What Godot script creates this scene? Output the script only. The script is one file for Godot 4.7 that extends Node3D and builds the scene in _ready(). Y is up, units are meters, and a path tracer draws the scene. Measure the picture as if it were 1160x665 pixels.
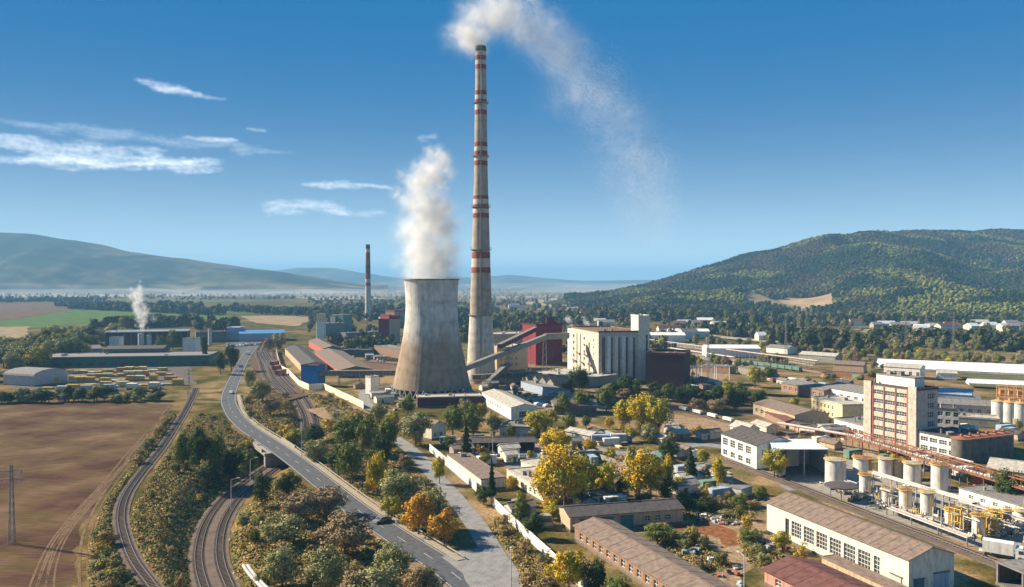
extends Node3D
# A power station in a wide autumn valley, seen from the air. Metres, y up, the camera 58 m above flat ground.

var rng := RandomNumberGenerator.new()
var M := {}          # materials by name
var tex := {}        # shared textures
var used := {}       # names already given at top level
var cache := {}      # shared meshes
var protos := {}     # tree prototypes
var cut: PackedVector3Array      # centre line of the railway in its cutting
var lanes := []      # [polyline, half width] kept free of plants
var solids := []     # [Transform3D, half length, depth] footprints kept free of plants

func _ready() -> void:
	rng.seed = 20
	# ---- camera
	var cam := Camera3D.new()
	cam.name = "camera"
	cam.position = Vector3(0, 58, 0)
	cam.rotation_degrees = Vector3(-0.913, 0, 0)
	cam.fov = 40.13
	cam.near = 1.0
	cam.far = 60000.0
	cam.current = true
	add_child(cam)
	# ---- sky, air and exposure
	var env := Environment.new()
	env.background_mode = Environment.BG_SKY
	env.tonemap_mode = Environment.TONE_MAPPER_LINEAR
	env.tonemap_exposure = 2.45
	env.sdfgi_enabled = true
	env.ssao_enabled = true
	env.ssil_enabled = true
	var sm := ProceduralSkyMaterial.new()
	sm.sky_top_color = Color(0.0, 0.070, 0.185).linear_to_srgb()
	sm.sky_horizon_color = Color(0.40, 0.52, 0.55).linear_to_srgb()
	sm.sky_curve = 0.048
	sm.ground_bottom_color = Color(0.10, 0.09, 0.07).linear_to_srgb()
	sm.ground_horizon_color = Color(0.42, 0.50, 0.54).linear_to_srgb()
	sm.sun_angle_max = 4.0
	sm.sky_cover = sky_clouds()
	sm.sky_cover_modulate = Color(1, 1, 1, 1)
	var sky := Sky.new()
	sky.sky_material = sm
	env.sky = sky
	env.fog_enabled = true
	env.fog_density = 0.00013
	env.fog_light_color = Color(0.58, 0.82, 1.0)
	env.volumetric_fog_enabled = true
	env.volumetric_fog_density = 0.0
	var we := WorldEnvironment.new()
	we.name = "world_environment"
	we.environment = env
	add_child(we)
	# ---- sun: low in the left, a little beyond the works
	var sun := DirectionalLight3D.new()
	sun.name = "sun"
	sun.light_energy = 1.6
	sun.light_color = Color(1.0, 0.86, 0.66).linear_to_srgb()
	sun.light_angular_distance = 0.5
	sun.shadow_enabled = true
	add_child(sun)
	var el := deg_to_rad(32.0)
	var to_sun := Vector3(-0.944 * cos(el), sin(el), -0.33 * cos(el))
	sun.look_at_from_position(Vector3.ZERO, -to_sun, Vector3.UP)
	# ---- what the place is made of
	make_textures()
	make_materials()
	make_ground()
	make_hills()
	make_fields()
	make_roads()
	make_railways()
	make_landmarks()
	make_buildings()
	make_yard()
	make_details()
	make_trees()
	make_clutter()
	make_scrub()
	make_smoke()

# ------------------------------------------------------------------ mesh helpers
class MB:
	var v := PackedVector3Array()
	var n := PackedVector3Array()
	var c := PackedColorArray()
	var col := Color.WHITE
	var xf := Transform3D.IDENTITY
	func tri(a: Vector3, b: Vector3, d: Vector3, hint: Vector3) -> void:
		var m := (d - a).cross(b - a)
		if m.dot(hint) < 0.0:
			var t := b
			b = d
			d = t
			m = -m
		m = (xf.basis * m).normalized()
		v.append(xf * a); v.append(xf * b); v.append(xf * d)
		for i in 3:
			n.append(m); c.append(col)
	func quad(a: Vector3, b: Vector3, d: Vector3, e: Vector3, hint: Vector3) -> void:
		tri(a, b, d, hint)
		tri(a, d, e, hint)
	func box(o: Vector3, s: Vector3) -> void:
		var h := s * 0.5
		for ax in 3:
			for sg in [-1.0, 1.0]:
				var nn := Vector3.ZERO
				nn[ax] = sg
				var p := Vector3.ZERO
				p[(ax + 1) % 3] = h[(ax + 1) % 3]
				var q := Vector3.ZERO
				q[(ax + 2) % 3] = h[(ax + 2) % 3]
				var m := o + nn * h[ax]
				quad(m - p - q, m + p - q, m + p + q, m - p + q, nn)
	func smooth_tri(p: Array, m: Array) -> void:
		var f: Vector3 = (p[2] - p[0]).cross(p[1] - p[0])
		var o := [0, 1, 2] if f.dot(m[0] + m[1] + m[2]) >= 0.0 else [0, 2, 1]
		for i in o:
			v.append(xf * p[i]); n.append((xf.basis * m[i]).normalized()); c.append(col)
	func tube(p0: Vector3, p1: Vector3, r0: float, r1: float, seg := 8, caps := true) -> void:
		var d := (p1 - p0).normalized()
		var x := d.cross(Vector3.UP if absf(d.y) < 0.9 else Vector3.RIGHT).normalized()
		var y := x.cross(d)
		for i in seg:
			var a := TAU * i / seg
			var b := TAU * (i + 1) / seg
			var na := x * cos(a) + y * sin(a)
			var nb := x * cos(b) + y * sin(b)
			smooth_tri([p0 + na * r0, p0 + nb * r0, p1 + nb * r1], [na, nb, nb])
			smooth_tri([p0 + na * r0, p1 + nb * r1, p1 + na * r1], [na, nb, na])
			if caps:
				tri(p1, p1 + na * r1, p1 + nb * r1, d)
				tri(p0, p0 + na * r0, p0 + nb * r0, -d)
	func lathe(o: Vector3, prof: Array, seg := 24, sgn := 1.0) -> void:   # prof: [radius, height] upwards
		for k in prof.size() - 1:
			var a0: Vector2 = prof[k]
			var a1: Vector2 = prof[k + 1]
			var t0: Vector2 = (a1 - prof[k - 1]) if k > 0 else a1 - a0
			var t1: Vector2 = (prof[k + 2] - a0) if k + 2 < prof.size() else a1 - a0
			var e := (a1 - a0).normalized()
			if t0.normalized().dot(e) < 0.85: t0 = a1 - a0
			if t1.normalized().dot(e) < 0.85: t1 = a1 - a0
			for i in seg:
				var s := TAU * i / seg
				var t := TAU * (i + 1) / seg
				var cs := Vector3(cos(s), 0, sin(s))
				var ct := Vector3(cos(t), 0, sin(t))
				var n00 := (cs * t0.y - Vector3.UP * t0.x) * sgn
				var n01 := (ct * t0.y - Vector3.UP * t0.x) * sgn
				var n10 := (cs * t1.y - Vector3.UP * t1.x) * sgn
				var n11 := (ct * t1.y - Vector3.UP * t1.x) * sgn
				var p00 := o + cs * a0.x + Vector3.UP * a0.y
				var p01 := o + ct * a0.x + Vector3.UP * a0.y
				var p10 := o + cs * a1.x + Vector3.UP * a1.y
				var p11 := o + ct * a1.x + Vector3.UP * a1.y
				if a0.x > 0.0001: smooth_tri([p00, p01, p11], [n00, n01, n11])
				if a1.x > 0.0001: smooth_tri([p00, p11, p10], [n00, n11, n10])
	func mesh() -> ArrayMesh:
		var a := []
		a.resize(Mesh.ARRAY_MAX)
		a[Mesh.ARRAY_VERTEX] = v
		a[Mesh.ARRAY_NORMAL] = n
		a[Mesh.ARRAY_COLOR] = c
		var m := ArrayMesh.new()
		if v.size():
			m.add_surface_from_arrays(Mesh.PRIMITIVE_TRIANGLES, a)
		return m

func numbered(nm: String) -> String:
	if not used.has(nm):
		used[nm] = 0
		return nm
	used[nm] += 1
	return "%s_%03d" % [nm, used[nm]]

func tag(o: Node, label: String, category: String, group := "", kind := "") -> void:
	if label: o.set_meta("label", label)
	if category: o.set_meta("category", category)
	if group: o.set_meta("group", group)
	if kind: o.set_meta("kind", kind)

func thing(nm: String, label: String, category: String, at := Vector3.ZERO, turn := 0.0, group := "") -> Node3D:
	var o := Node3D.new()
	o.name = numbered(nm)
	add_child(o)
	o.position = at
	o.rotation.y = turn
	tag(o, label, category, group)
	return o

func inst(mesh: Mesh, nm: String, m: Material, parent: Node) -> MeshInstance3D:
	var o := MeshInstance3D.new()
	o.name = nm
	o.mesh = mesh
	o.material_override = m
	parent.add_child(o, true)
	return o

func part(mb: MB, nm: String, m: Material, parent: Node) -> MeshInstance3D:
	return inst(mb.mesh(), nm, m, parent)

func structure(mesh: Mesh, nm: String, m: Material) -> MeshInstance3D:
	var o := MeshInstance3D.new()
	o.name = numbered(nm)
	o.mesh = mesh
	o.material_override = m
	o.set_meta("kind", "structure")
	add_child(o)
	return o

# ------------------------------------------------------------------ textures and materials
func noise_tex(freq: float, oct: int, ramp: Array, sd: int, kind := FastNoiseLite.TYPE_SIMPLEX_SMOOTH) -> NoiseTexture2D:
	var fn := FastNoiseLite.new()
	fn.noise_type = kind
	fn.frequency = freq
	fn.fractal_octaves = oct
	fn.seed = sd
	var t := NoiseTexture2D.new()
	t.width = 512
	t.height = 512
	t.seamless = true
	t.noise = fn
	var gr := Gradient.new()
	gr.offsets = PackedFloat32Array(ramp.map(func(e): return e[0]))
	gr.colors = PackedColorArray(ramp.map(func(e): return e[1]))
	t.color_ramp = gr
	return t

func grey(x: float) -> Color:
	return Color(x, x, x)

func make_textures() -> void:
	tex.mottle = noise_tex(0.012, 5, [[0.0, grey(0.8)], [0.5, grey(0.93)], [1.0, grey(1.0)]], 1)
	tex.grime = noise_tex(0.02, 5, [[0.0, grey(0.72)], [0.3, grey(0.9)], [0.6, grey(0.97)], [1.0, grey(1.0)]], 2)
	tex.fine = noise_tex(0.05, 4, [[0.0, grey(0.72)], [0.5, grey(0.9)], [1.0, grey(1.0)]], 3)
	tex.soil = noise_tex(0.03, 5, [[0.0, Color(0.60, 0.56, 0.52)], [0.45, Color(0.82, 0.79, 0.76)], [1.0, Color(1, 0.98, 0.94)]], 4)
	tex.patch = noise_tex(0.008, 4, [[0.0, Color(0.55, 0.62, 0.40)], [0.45, Color(0.86, 0.86, 0.74)], [0.65, Color(1, 0.97, 0.92)], [1.0, Color(1, 0.9, 0.8)]], 5)
	tex.tilth = noise_tex(0.012, 6, [[0.15, Color(0.66, 0.60, 0.58)], [0.42, Color(0.80, 0.76, 0.74)], [0.55, Color(0.80, 0.82, 0.66)], [0.65, Color(0.88, 0.86, 0.80)], [0.9, Color(1, 1, 0.95)]], 9)
	tex.furrow = noise_tex(0.02, 5, [[0.2, grey(0.74)], [0.45, grey(0.9)], [0.55, grey(0.93)], [0.8, grey(1.0)]], 6)

func mat(nm: String, c: Color, rough := 0.85, t := "", scale := Vector3.ONE, o := {}) -> StandardMaterial3D:
	var m := StandardMaterial3D.new()
	m.resource_name = nm
	m.albedo_color = c.linear_to_srgb()
	m.roughness = rough
	m.metallic_specular = o.get("spec", 0.3)
	if t:
		m.albedo_texture = tex[t]
		m.uv1_triplanar = true
		m.uv1_world_triplanar = o.get("world", true)
		m.uv1_scale = scale
		m.uv1_triplanar_sharpness = 4.0
	if o.has("detail"):
		m.detail_enabled = true
		m.detail_albedo = tex[o.detail]
		m.detail_blend_mode = BaseMaterial3D.BLEND_MODE_MUL
		m.detail_uv_layer = BaseMaterial3D.DETAIL_UV_2
		m.uv2_triplanar = true
		m.uv2_world_triplanar = true
		m.uv2_scale = o.detail_scale
	if o.get("vc", false): m.vertex_color_use_as_albedo = true
	if o.has("metal"): m.metallic = o.metal
	if o.has("back"):
		m.backlight_enabled = true
		m.backlight = o.back
	M[nm] = m
	return m

func make_materials() -> void:
	var V := Vector3(0.12, 0.03, 0.12)      # rain streaks down walls
	var R := Vector3(0.06, 0.06, 0.06)
	mat("ground", Color(1, 1, 1), 0.95, "soil", Vector3.ONE * 0.06, {vc = true, detail = "patch", detail_scale = Vector3.ONE * 0.011, spec = 0.1})
	mat("field_soil", Color(0.205, 0.132, 0.088), 0.95, "furrow", Vector3(0.012, 0.03, 0.15), {detail = "tilth", detail_scale = Vector3(0.006, 0.008, 0.006), spec = 0.1})
	mat("hill", Color(1, 1, 1), 0.95, "mottle", Vector3.ONE * 0.002, {vc = true, spec = 0.1})
	mat("asphalt", Color(0.12, 0.125, 0.135), 0.85, "grime", Vector3.ONE * 0.05, {detail = "fine", detail_scale = Vector3.ONE * 0.3})
	mat("pale_gravel", Color(0.58, 0.52, 0.42), 0.9, "mottle", Vector3.ONE * 0.02, {detail = "soil", detail_scale = Vector3.ONE * 0.02})
	mat("concrete_floor", Color(0.40, 0.36, 0.30), 0.9, "grime", Vector3.ONE * 0.04, {detail = "fine", detail_scale = Vector3.ONE * 0.2})
	mat("yard_dark", Color(0.17, 0.15, 0.125), 0.9, "soil", Vector3.ONE * 0.05, {detail = "mottle", detail_scale = Vector3.ONE * 0.03})
	mat("asphalt_pale", Color(0.31, 0.30, 0.285), 0.9, "mottle", Vector3.ONE * 0.05, {detail = "mottle", detail_scale = Vector3.ONE * 0.3})
	mat("rut", Color(0.30, 0.215, 0.145), 0.95, "soil", Vector3.ONE * 0.1, {detail = "mottle", detail_scale = Vector3.ONE * 0.05, spec = 0.1})
	mat("dirt", Color(0.48, 0.36, 0.24), 0.95, "soil", Vector3.ONE * 0.05, {detail = "mottle", detail_scale = Vector3.ONE * 0.03, spec = 0.1})
	mat("red_dirt", Color(0.36, 0.17, 0.085), 0.95, "soil", Vector3.ONE * 0.05, {detail = "mottle", detail_scale = Vector3.ONE * 0.05, spec = 0.1})
	mat("red_dirt_dark", Color(0.21, 0.15, 0.11), 0.95, "soil", Vector3.ONE * 0.05, {detail = "mottle", detail_scale = Vector3.ONE * 0.05, spec = 0.1})
	mat("coal", Color(0.055, 0.05, 0.05), 0.95, "soil", Vector3.ONE * 0.05, {detail = "mottle", detail_scale = Vector3.ONE * 0.02, spec = 0.1})
	mat("ballast", Color(0.22, 0.17, 0.135), 0.95, "fine", Vector3.ONE * 0.25, {detail = "mottle", detail_scale = Vector3.ONE * 0.04, spec = 0.1})
	mat("paint", Color(0.42, 0.42, 0.40), 0.7, "grime", Vector3.ONE * 0.1)
	mat("kerb", Color(0.34, 0.29, 0.22), 0.9, "grime", Vector3.ONE * 0.1)
	mat("steel", Color(0.30, 0.28, 0.27), 0.5, "grime", R, {metal = 0.3})
	mat("rail", Color(0.34, 0.28, 0.24), 0.4, "", R, {metal = 0.6})
	mat("sleeper", Color(0.16, 0.12, 0.095), 0.9, "fine", Vector3.ONE * 0.3)
	mat("tower", Color(1, 1, 1), 0.9, "mottle", Vector3(0.05, 0.02, 0.05), {vc = true, detail = "mottle", detail_scale = Vector3.ONE * 0.03})
	mat("stack", Color(0.45, 0.38, 0.30), 0.9, "grime", Vector3(0.05, 0.008, 0.05), {detail = "mottle", detail_scale = Vector3.ONE * 0.04})
	mat("stack_pale", Color(0.62, 0.58, 0.50), 0.9, "grime", Vector3(0.05, 0.01, 0.05), {detail = "mottle", detail_scale = Vector3.ONE * 0.04})
	mat("stack_red", Color(0.27, 0.07, 0.045), 0.8, "grime", Vector3(0.06, 0.03, 0.06))
	mat("stack_white", Color(0.52, 0.46, 0.38), 0.8, "grime", Vector3(0.06, 0.03, 0.06))
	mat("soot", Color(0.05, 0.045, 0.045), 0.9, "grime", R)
	mat("concrete", Color(0.40, 0.36, 0.30), 0.9, "grime", V, {detail = "mottle", detail_scale = Vector3.ONE * 0.06})
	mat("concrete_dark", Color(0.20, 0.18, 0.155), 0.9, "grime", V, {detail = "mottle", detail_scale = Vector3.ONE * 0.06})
	mat("cream", Color(0.76, 0.69, 0.54), 0.85, "grime", V)
	mat("plaster", Color(0.64, 0.56, 0.46), 0.85, "grime", V, {detail = "mottle", detail_scale = Vector3.ONE * 0.08})
	mat("silo_wall", Color(0.66, 0.60, 0.50), 0.85, "grime", V, {detail = "mottle", detail_scale = Vector3.ONE * 0.08})
	mat("roof_rusty", Color(0.24, 0.14, 0.10), 0.85, "grime", R, {detail = "mottle", detail_scale = Vector3.ONE * 0.1})
	mat("white_wall", Color(0.80, 0.77, 0.69), 0.85, "grime", V)
	mat("grey_wall", Color(0.50, 0.48, 0.46), 0.85, "grime", V)
	mat("blue_grey", Color(0.36, 0.43, 0.50), 0.8, "grime", V)
	mat("tan_wall", Color(0.50, 0.38, 0.25), 0.9, "grime", V)
	mat("pink_wall", Color(0.50, 0.27, 0.20), 0.9, "grime", V)
	mat("brick", Color(0.40, 0.25, 0.165), 0.9, "grime", V, {detail = "fine", detail_scale = Vector3.ONE * 0.4})
	mat("red_wall", Color(0.26, 0.03, 0.045), 0.7, "grime", V)
	mat("salmon", Color(0.46, 0.13, 0.095), 0.8, "grime", V)
	mat("maroon", Color(0.105, 0.038, 0.042), 0.85, "grime", V)
	mat("blue_wall", Color(0.02, 0.17, 0.42), 0.7, "grime", V)
	mat("green_wall", Color(0.03, 0.15, 0.095), 0.7, "grime", V)
	mat("green_pale", Color(0.16, 0.26, 0.21), 0.8, "grime", V)
	mat("yellow_wall", Color(0.74, 0.62, 0.34), 0.85, "grime", V)
	mat("roof_grey", Color(0.27, 0.25, 0.235), 0.85, "grime", R, {detail = "mottle", detail_scale = Vector3.ONE * 0.1})
	mat("roof_dark", Color(0.12, 0.105, 0.10), 0.85, "grime", R, {detail = "mottle", detail_scale = Vector3.ONE * 0.1})
	mat("roof_brown", Color(0.27, 0.20, 0.155), 0.85, "grime", R, {detail = "mottle", detail_scale = Vector3.ONE * 0.1})
	mat("roof_red", Color(0.19, 0.085, 0.07), 0.85, "grime", R, {detail = "mottle", detail_scale = Vector3.ONE * 0.1})
	mat("roof_pale", Color(0.56, 0.51, 0.43), 0.8, "grime", R, {detail = "mottle", detail_scale = Vector3.ONE * 0.08})
	mat("roof_white", Color(0.80, 0.79, 0.76), 0.7, "grime", R)
	mat("roof_blue", Color(0.10, 0.28, 0.50), 0.6, "grime", R)
	mat("glass", Color(0.045, 0.055, 0.065), 0.12, "", R, {spec = 0.6})
	mat("frame_white", Color(0.70, 0.67, 0.60), 0.7, "grime", R)
	mat("frame_red", Color(0.42, 0.15, 0.12), 0.7, "grime", R)
	mat("frame_dark", Color(0.09, 0.085, 0.085), 0.7, "grime", R)
	mat("teal", Color(0.05, 0.19, 0.20), 0.7, "grime", R)
	mat("tank", Color(0.76, 0.73, 0.67), 0.5, "mottle", V, {detail = "grime", detail_scale = Vector3(0.25, 0.04, 0.25)})
	mat("tank_tan", Color(0.52, 0.40, 0.26), 0.6, "grime", V)
	mat("yellow_steel", Color(0.62, 0.41, 0.09), 0.6, "grime", R)
	mat("rust", Color(0.30, 0.12, 0.07), 0.85, "grime", R)
	mat("pipe", Color(0.52, 0.49, 0.45), 0.5, "grime", R)
	mat("orange_steel", Color(0.62, 0.33, 0.13), 0.7, "grime", R)
	mat("wood", Color(0.16, 0.115, 0.08), 0.9, "grime", R)
	mat("rubber", Color(0.03, 0.03, 0.03), 0.8)
	mat("car_white", Color(0.78, 0.78, 0.76), 0.3, "grime", R)
	mat("car_red", Color(0.35, 0.03, 0.03), 0.3, "grime", R)
	mat("car_blue", Color(0.04, 0.10, 0.25), 0.3, "grime", R)
	mat("car_grey", Color(0.22, 0.23, 0.24), 0.3, "grime", R)
	mat("leaf", Color(1, 1, 1), 0.75, "", R, {vc = true, back = Color(0.35, 0.35, 0.2), spec = 0.25})
	mat("far_leaf", Color(1, 1, 1), 0.85, "", R, {vc = true, spec = 0.1})
	mat("bark", Color(0.13, 0.095, 0.07), 0.9, "fine", Vector3.ONE * 0.4)
	mat("vapour", Color(0.97, 0.97, 0.97), 1.0, "", R, {back = Color(1, 1, 1), spec = 0.0})

# ------------------------------------------------------------------ plan helpers
func lerp_table(t: Array, x: float) -> float:
	if x <= t[0][0]: return t[0][1]
	for i in t.size() - 1:
		if x <= t[i + 1][0]:
			var k: float = (x - t[i][0]) / (t[i + 1][0] - t[i][0])
			k = k * k * (3.0 - 2.0 * k) * 0.4 + k * 0.6
			return lerpf(t[i][1], t[i + 1][1], k)
	return t[-1][1]

func spline(p: Array, step := 4.0) -> PackedVector3Array:
	var out := PackedVector3Array()
	for i in p.size() - 1:
		var a: Vector3 = p[maxi(i - 1, 0)]
		var b: Vector3 = p[i]
		var d: Vector3 = p[i + 1]
		var e: Vector3 = p[mini(i + 2, p.size() - 1)]
		var k := maxi(1, int(b.distance_to(d) / step))
		for j in k:
			out.append(b.cubic_interpolate(d, a, e, float(j) / k))
	out.append(p[-1])
	return out

func side_of(p: PackedVector3Array, i: int) -> Vector3:
	var d := p[mini(i + 1, p.size() - 1)] - p[maxi(i - 1, 0)]
	d.y = 0
	return Vector3(-d.z, 0, d.x).normalized()      # to the right of travel

func ribbon(mb: MB, p: PackedVector3Array, a: float, b: float, y: float, thick := 0.0, jitter := 0.0) -> void:
	var l := PackedVector3Array()
	var r := PackedVector3Array()
	for i in p.size():
		var s := side_of(p, i)
		l.append(p[i] + s * (a + rng.randf_range(-jitter, jitter)) + Vector3(0, y, 0))
		r.append(p[i] + s * (b + rng.randf_range(-jitter, jitter)) + Vector3(0, y, 0))
	for i in p.size() - 1:
		mb.quad(l[i], r[i], r[i + 1], l[i + 1], Vector3.UP)
		if thick > 0.0:
			var dn := Vector3(0, -thick, 0)
			var s := side_of(p, i)
			mb.quad(l[i], l[i + 1], l[i + 1] + dn, l[i] + dn, -s)
			mb.quad(r[i], r[i + 1], r[i + 1] + dn, r[i] + dn, s)

func ragged(pts: Array, step: float, amount: float) -> PackedVector2Array:
	var out := PackedVector2Array()
	for i in pts.size():
		var a := Vector2(pts[i].x, pts[i].z)
		var e: Vector3 = pts[(i + 1) % pts.size()]
		var b := Vector2(e.x, e.y if false else e.z)
		var k := maxi(1, int(a.distance_to(b) / step))
		for j in k:
			out.append(a.lerp(b, float(j) / k) + Vector2(rng.randf_range(-amount, amount), rng.randf_range(-amount, amount)))
	return out

func sheet(nm: String, pts: Array, y: float, m: Material, amount := 0.8, step := 6.0) -> void:
	var poly := ragged(pts, step, amount)
	var idx := Geometry2D.triangulate_polygon(poly)
	var mb := MB.new()
	for i in range(0, idx.size(), 3):
		var q := [poly[idx[i]], poly[idx[i + 1]], poly[idx[i + 2]]].map(func(e): return Vector3(e.x, y, e.y))
		mb.tri(q[0], q[1], q[2], Vector3.UP)
	structure(mb.mesh(), nm, m)

func near_line(p: PackedVector3Array, q: Vector3) -> Vector2:     # (distance, height of the line there)
	var best := Vector2(1e9, 0)
	for i in p.size() - 1:
		var a := Vector2(p[i].x, p[i].z)
		var b := Vector2(p[i + 1].x, p[i + 1].z)
		var w := Vector2(q.x, q.z)
		var ab := b - a
		var t := clampf((w - a).dot(ab) / maxf(ab.length_squared(), 0.001), 0, 1)
		var d := w.distance_to(a + ab * t)
		if d < best.x:
			best = Vector2(d, lerpf(p[i].y, p[i + 1].y, t))
	return best

func ground_at(x: float, z: float) -> float:
	if x < -140.0 or x > -20.0 or z > -90.0 or z < -420.0: return 0.0
	var q := near_line(cut, Vector3(x, 0, z))
	if q.x > 22.0: return 0.0
	return q.y * (1.0 - smoothstep(4.2, 6.0 - q.y * 1.7, q.x))

func blocked(x: float, z: float, more := 0.0) -> bool:
	for l in lanes:
		var bb: Rect2 = l[2]
		if bb.grow(l[1] + more).has_point(Vector2(x, z)) and near_line(l[0], Vector3(x, 0, z)).x < l[1] + more:
			return true
	for s in solids:
		var q: Vector3 = s[0] * Vector3(x, 0, z)
		if absf(q.x) < s[1] + more and q.z < more and q.z > -s[2] - more:
			return true
	return false

func lane(p: PackedVector3Array, half: float) -> void:
	var bb := Rect2(Vector2(p[0].x, p[0].z), Vector2.ZERO)
	for q in p: bb = bb.expand(Vector2(q.x, q.z))
	lanes.append([p, half, bb])

# ------------------------------------------------------------------ buildings
# A to B is the foot of the front, left to right as seen from outside; the house lies behind it.
func bld(nm: String, label: String, cat: String, A: Vector3, B: Vector3, depth: float, h: float, o := {}) -> Node3D:
	A.y = 0; B.y = 0
	var L := A.distance_to(B)
	var d := (B - A) / L
	var t := thing(nm, label, cat, (A + B) * 0.5, atan2(-d.z, d.x), o.get("group", ""))
	solids.append([t.transform.affine_inverse(), L * 0.5 + 0.5, depth + 0.5])
	t.position.y = o.get("y0", 0.0)      # on a roof
	var wm: Material = M[o.get("wall", "concrete")]
	var rm: Material = M[o.get("roof", "roof_grey")]
	var kind: String = o.get("shape", "flat")
	var rise: float = o.get("rise", 1.5)
	var wins := {"front": [], "right": [], "left": [], "back": []}
	for w in o.get("win", []):
		for r in w.get("rows", 1):
			for k in w.get("n", 1):
				wins[w.get("face", "front")].append([Rect2(w.x + k * w.get("pitch", 0.0), w.y + r * w.get("rise", 0.0), w.w, w.h), w])
	var mb := MB.new()
	for f in ["front", "right", "left", "back"]:
		if f == "front" and o.get("open", false): continue
		var fl := L if f in ["front", "back"] else depth
		var fx := face_xf(f, L, depth)
		if f == "front" and o.has("front"):
			var pb := MB.new()
			wall_face(pb, fx, fl, h, wins[f].map(func(e): return e[0]))
			part(pb, "front_wall", M[o.front], t)
		else:
			wall_face(mb, fx, fl, h, wins[f].map(func(e): return e[0]))
		for e in wins[f]:
			window(t, fx, e[0], e[1])
	var ov: float = o.get("over", 0.35)
	var rb := MB.new()
	if kind == "flat":
		var ph: float = o.get("parapet", 0.5)
		rb.box(Vector3(0, h + 0.1, -depth / 2), Vector3(L + 0.1, 0.2, depth + 0.1))
		for e in [[0.0, 0.0, L + 0.3, 0.3], [0.0, -depth, L + 0.3, 0.3]]:
			rb.box(Vector3(e[0], h + 0.1 + ph / 2, e[1]), Vector3(e[2], ph + 0.14, e[3]))
		for sg in [-1.0, 1.0]:
			rb.box(Vector3(sg * L / 2, h + 0.1 + ph / 2, -depth / 2), Vector3(0.3, ph + 0.1, depth - 0.32))
		part(rb, "roof", rm, t)
		roof_clutter(t, L, depth, h + 0.2, o.get("clutter", 3))
	elif kind == "gable":       # ridge along the front
		var dz := depth / 2 + ov
		var dy := rise * dz / (depth / 2)
		var x := L / 2 + ov
		var rt := Vector3(0, h + rise + 0.12, -depth / 2)
		for sg in [-1.0, 1.0]:
			var e := rt + Vector3(0, -dy, sg * dz)
			var th := Vector3(0, -0.14, 0)
			var nn := Vector3(0, 1, sg * dy / dz)
			rb.quad(rt + Vector3(-x, 0, 0), rt + Vector3(x, 0, 0), e + Vector3(x, 0, 0), e + Vector3(-x, 0, 0), nn)
			rb.quad(rt + Vector3(-x, 0, 0) + th, rt + Vector3(x, 0, 0) + th, e + Vector3(x, 0, 0) + th, e + Vector3(-x, 0, 0) + th, -nn)
			rb.quad(e + Vector3(-x, 0, 0), e + Vector3(x, 0, 0), e + Vector3(x, 0, 0) + th, e + Vector3(-x, 0, 0) + th, Vector3(0, 0, sg))
			for sx in [-1.0, 1.0]:
				rb.quad(rt + Vector3(sx * x, 0, 0), e + Vector3(sx * x, 0, 0), e + Vector3(sx * x, 0, 0) + th, rt + Vector3(sx * x, 0, 0) + th, Vector3(sx, 0, 0))
		for sx in [-1.0, 1.0]:
			mb.tri(Vector3(sx * L / 2, h, 0), Vector3(sx * L / 2, h, -depth), Vector3(sx * L / 2, h + rise, -depth / 2), Vector3(sx, 0, 0))
		var rf := part(rb, "roof", rm, t)
		seams(rf, L + 2 * ov, dz, dy, rt, o.get("seam", 3.0))
	elif kind == "cross":       # ridge from front to back
		var dx := L / 2 + ov
		var dy := rise * dx / (L / 2)
		var rt := Vector3(0, h + rise + 0.12, 0)
		for sg in [-1.0, 1.0]:
			var e := Vector3(sg * dx, -dy, 0)
			var f0 := Vector3(0, 0, ov)
			var f1 := Vector3(0, 0, -depth - ov)
			var th := Vector3(0, -0.14, 0)
			var nn := Vector3(sg * dy / dx, 1, 0)
			rb.quad(rt + f0, rt + f1, rt + f1 + e, rt + f0 + e, nn)
			rb.quad(rt + f0 + th, rt + f1 + th, rt + f1 + e + th, rt + f0 + e + th, -nn)
			rb.quad(rt + f0 + e, rt + f1 + e, rt + f1 + e + th, rt + f0 + e + th, Vector3(sg, 0, 0))
			rb.quad(rt + f0, rt + f0 + e, rt + f0 + e + th, rt + f0 + th, Vector3(0, 0, 1))
			rb.quad(rt + f1, rt + f1 + e, rt + f1 + e + th, rt + f1 + th, Vector3(0, 0, -1))
		for z in [0.0, -depth]:
			mb.tri(Vector3(-L / 2, h, z), Vector3(L / 2, h, z), Vector3(0, h + rise, z), Vector3(0, 0, 1 if z == 0.0 else -1))
		part(rb, "roof", rm, t)
	elif kind == "vault":
		var seg := 10
		for i in seg:
			var a := PI * i / seg
			var b := PI * (i + 1) / seg
			var pa := Vector3(0, h + sin(a) * rise + 0.1, -depth / 2 + cos(a) * (depth / 2 + 0.2))
			var pb := Vector3(0, h + sin(b) * rise + 0.1, -depth / 2 + cos(b) * (depth / 2 + 0.2))
			var x := Vector3(L / 2 + 0.2, 0, 0)
			var m := (pa + pb) / 2 - Vector3(0, h, -depth / 2)
			rb.quad(pa - x, pa + x, pb + x, pb - x, m)
			for sx in [-1.0, 1.0]:
				mb.tri(Vector3(sx * L / 2, h, -depth / 2), pa + Vector3(sx * L / 2, -0.1, 0), pb + Vector3(sx * L / 2, -0.1, 0), Vector3(sx, 0, 0))
		part(rb, "roof", rm, t)
	if o.get("open", false):
		var nc := int(L / 5.0) + 1
		for i in nc:
			var cb := MB.new()
			cb.box(Vector3(-L / 2 + 0.2 + (L - 0.4) * i / maxf(1, nc - 1), h / 2, -0.2), Vector3(0.35, h, 0.35))
			part(cb, "column", M.steel, t)
	part(mb, "wall", wm, t)
	if o.get("plinth", true):
		var pb := MB.new()
		pb.box(Vector3(0, 0.2, -depth / 2), Vector3(L + 0.16, 0.7, depth + 0.16))
		part(pb, "plinth", M.concrete_dark, t)
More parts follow.
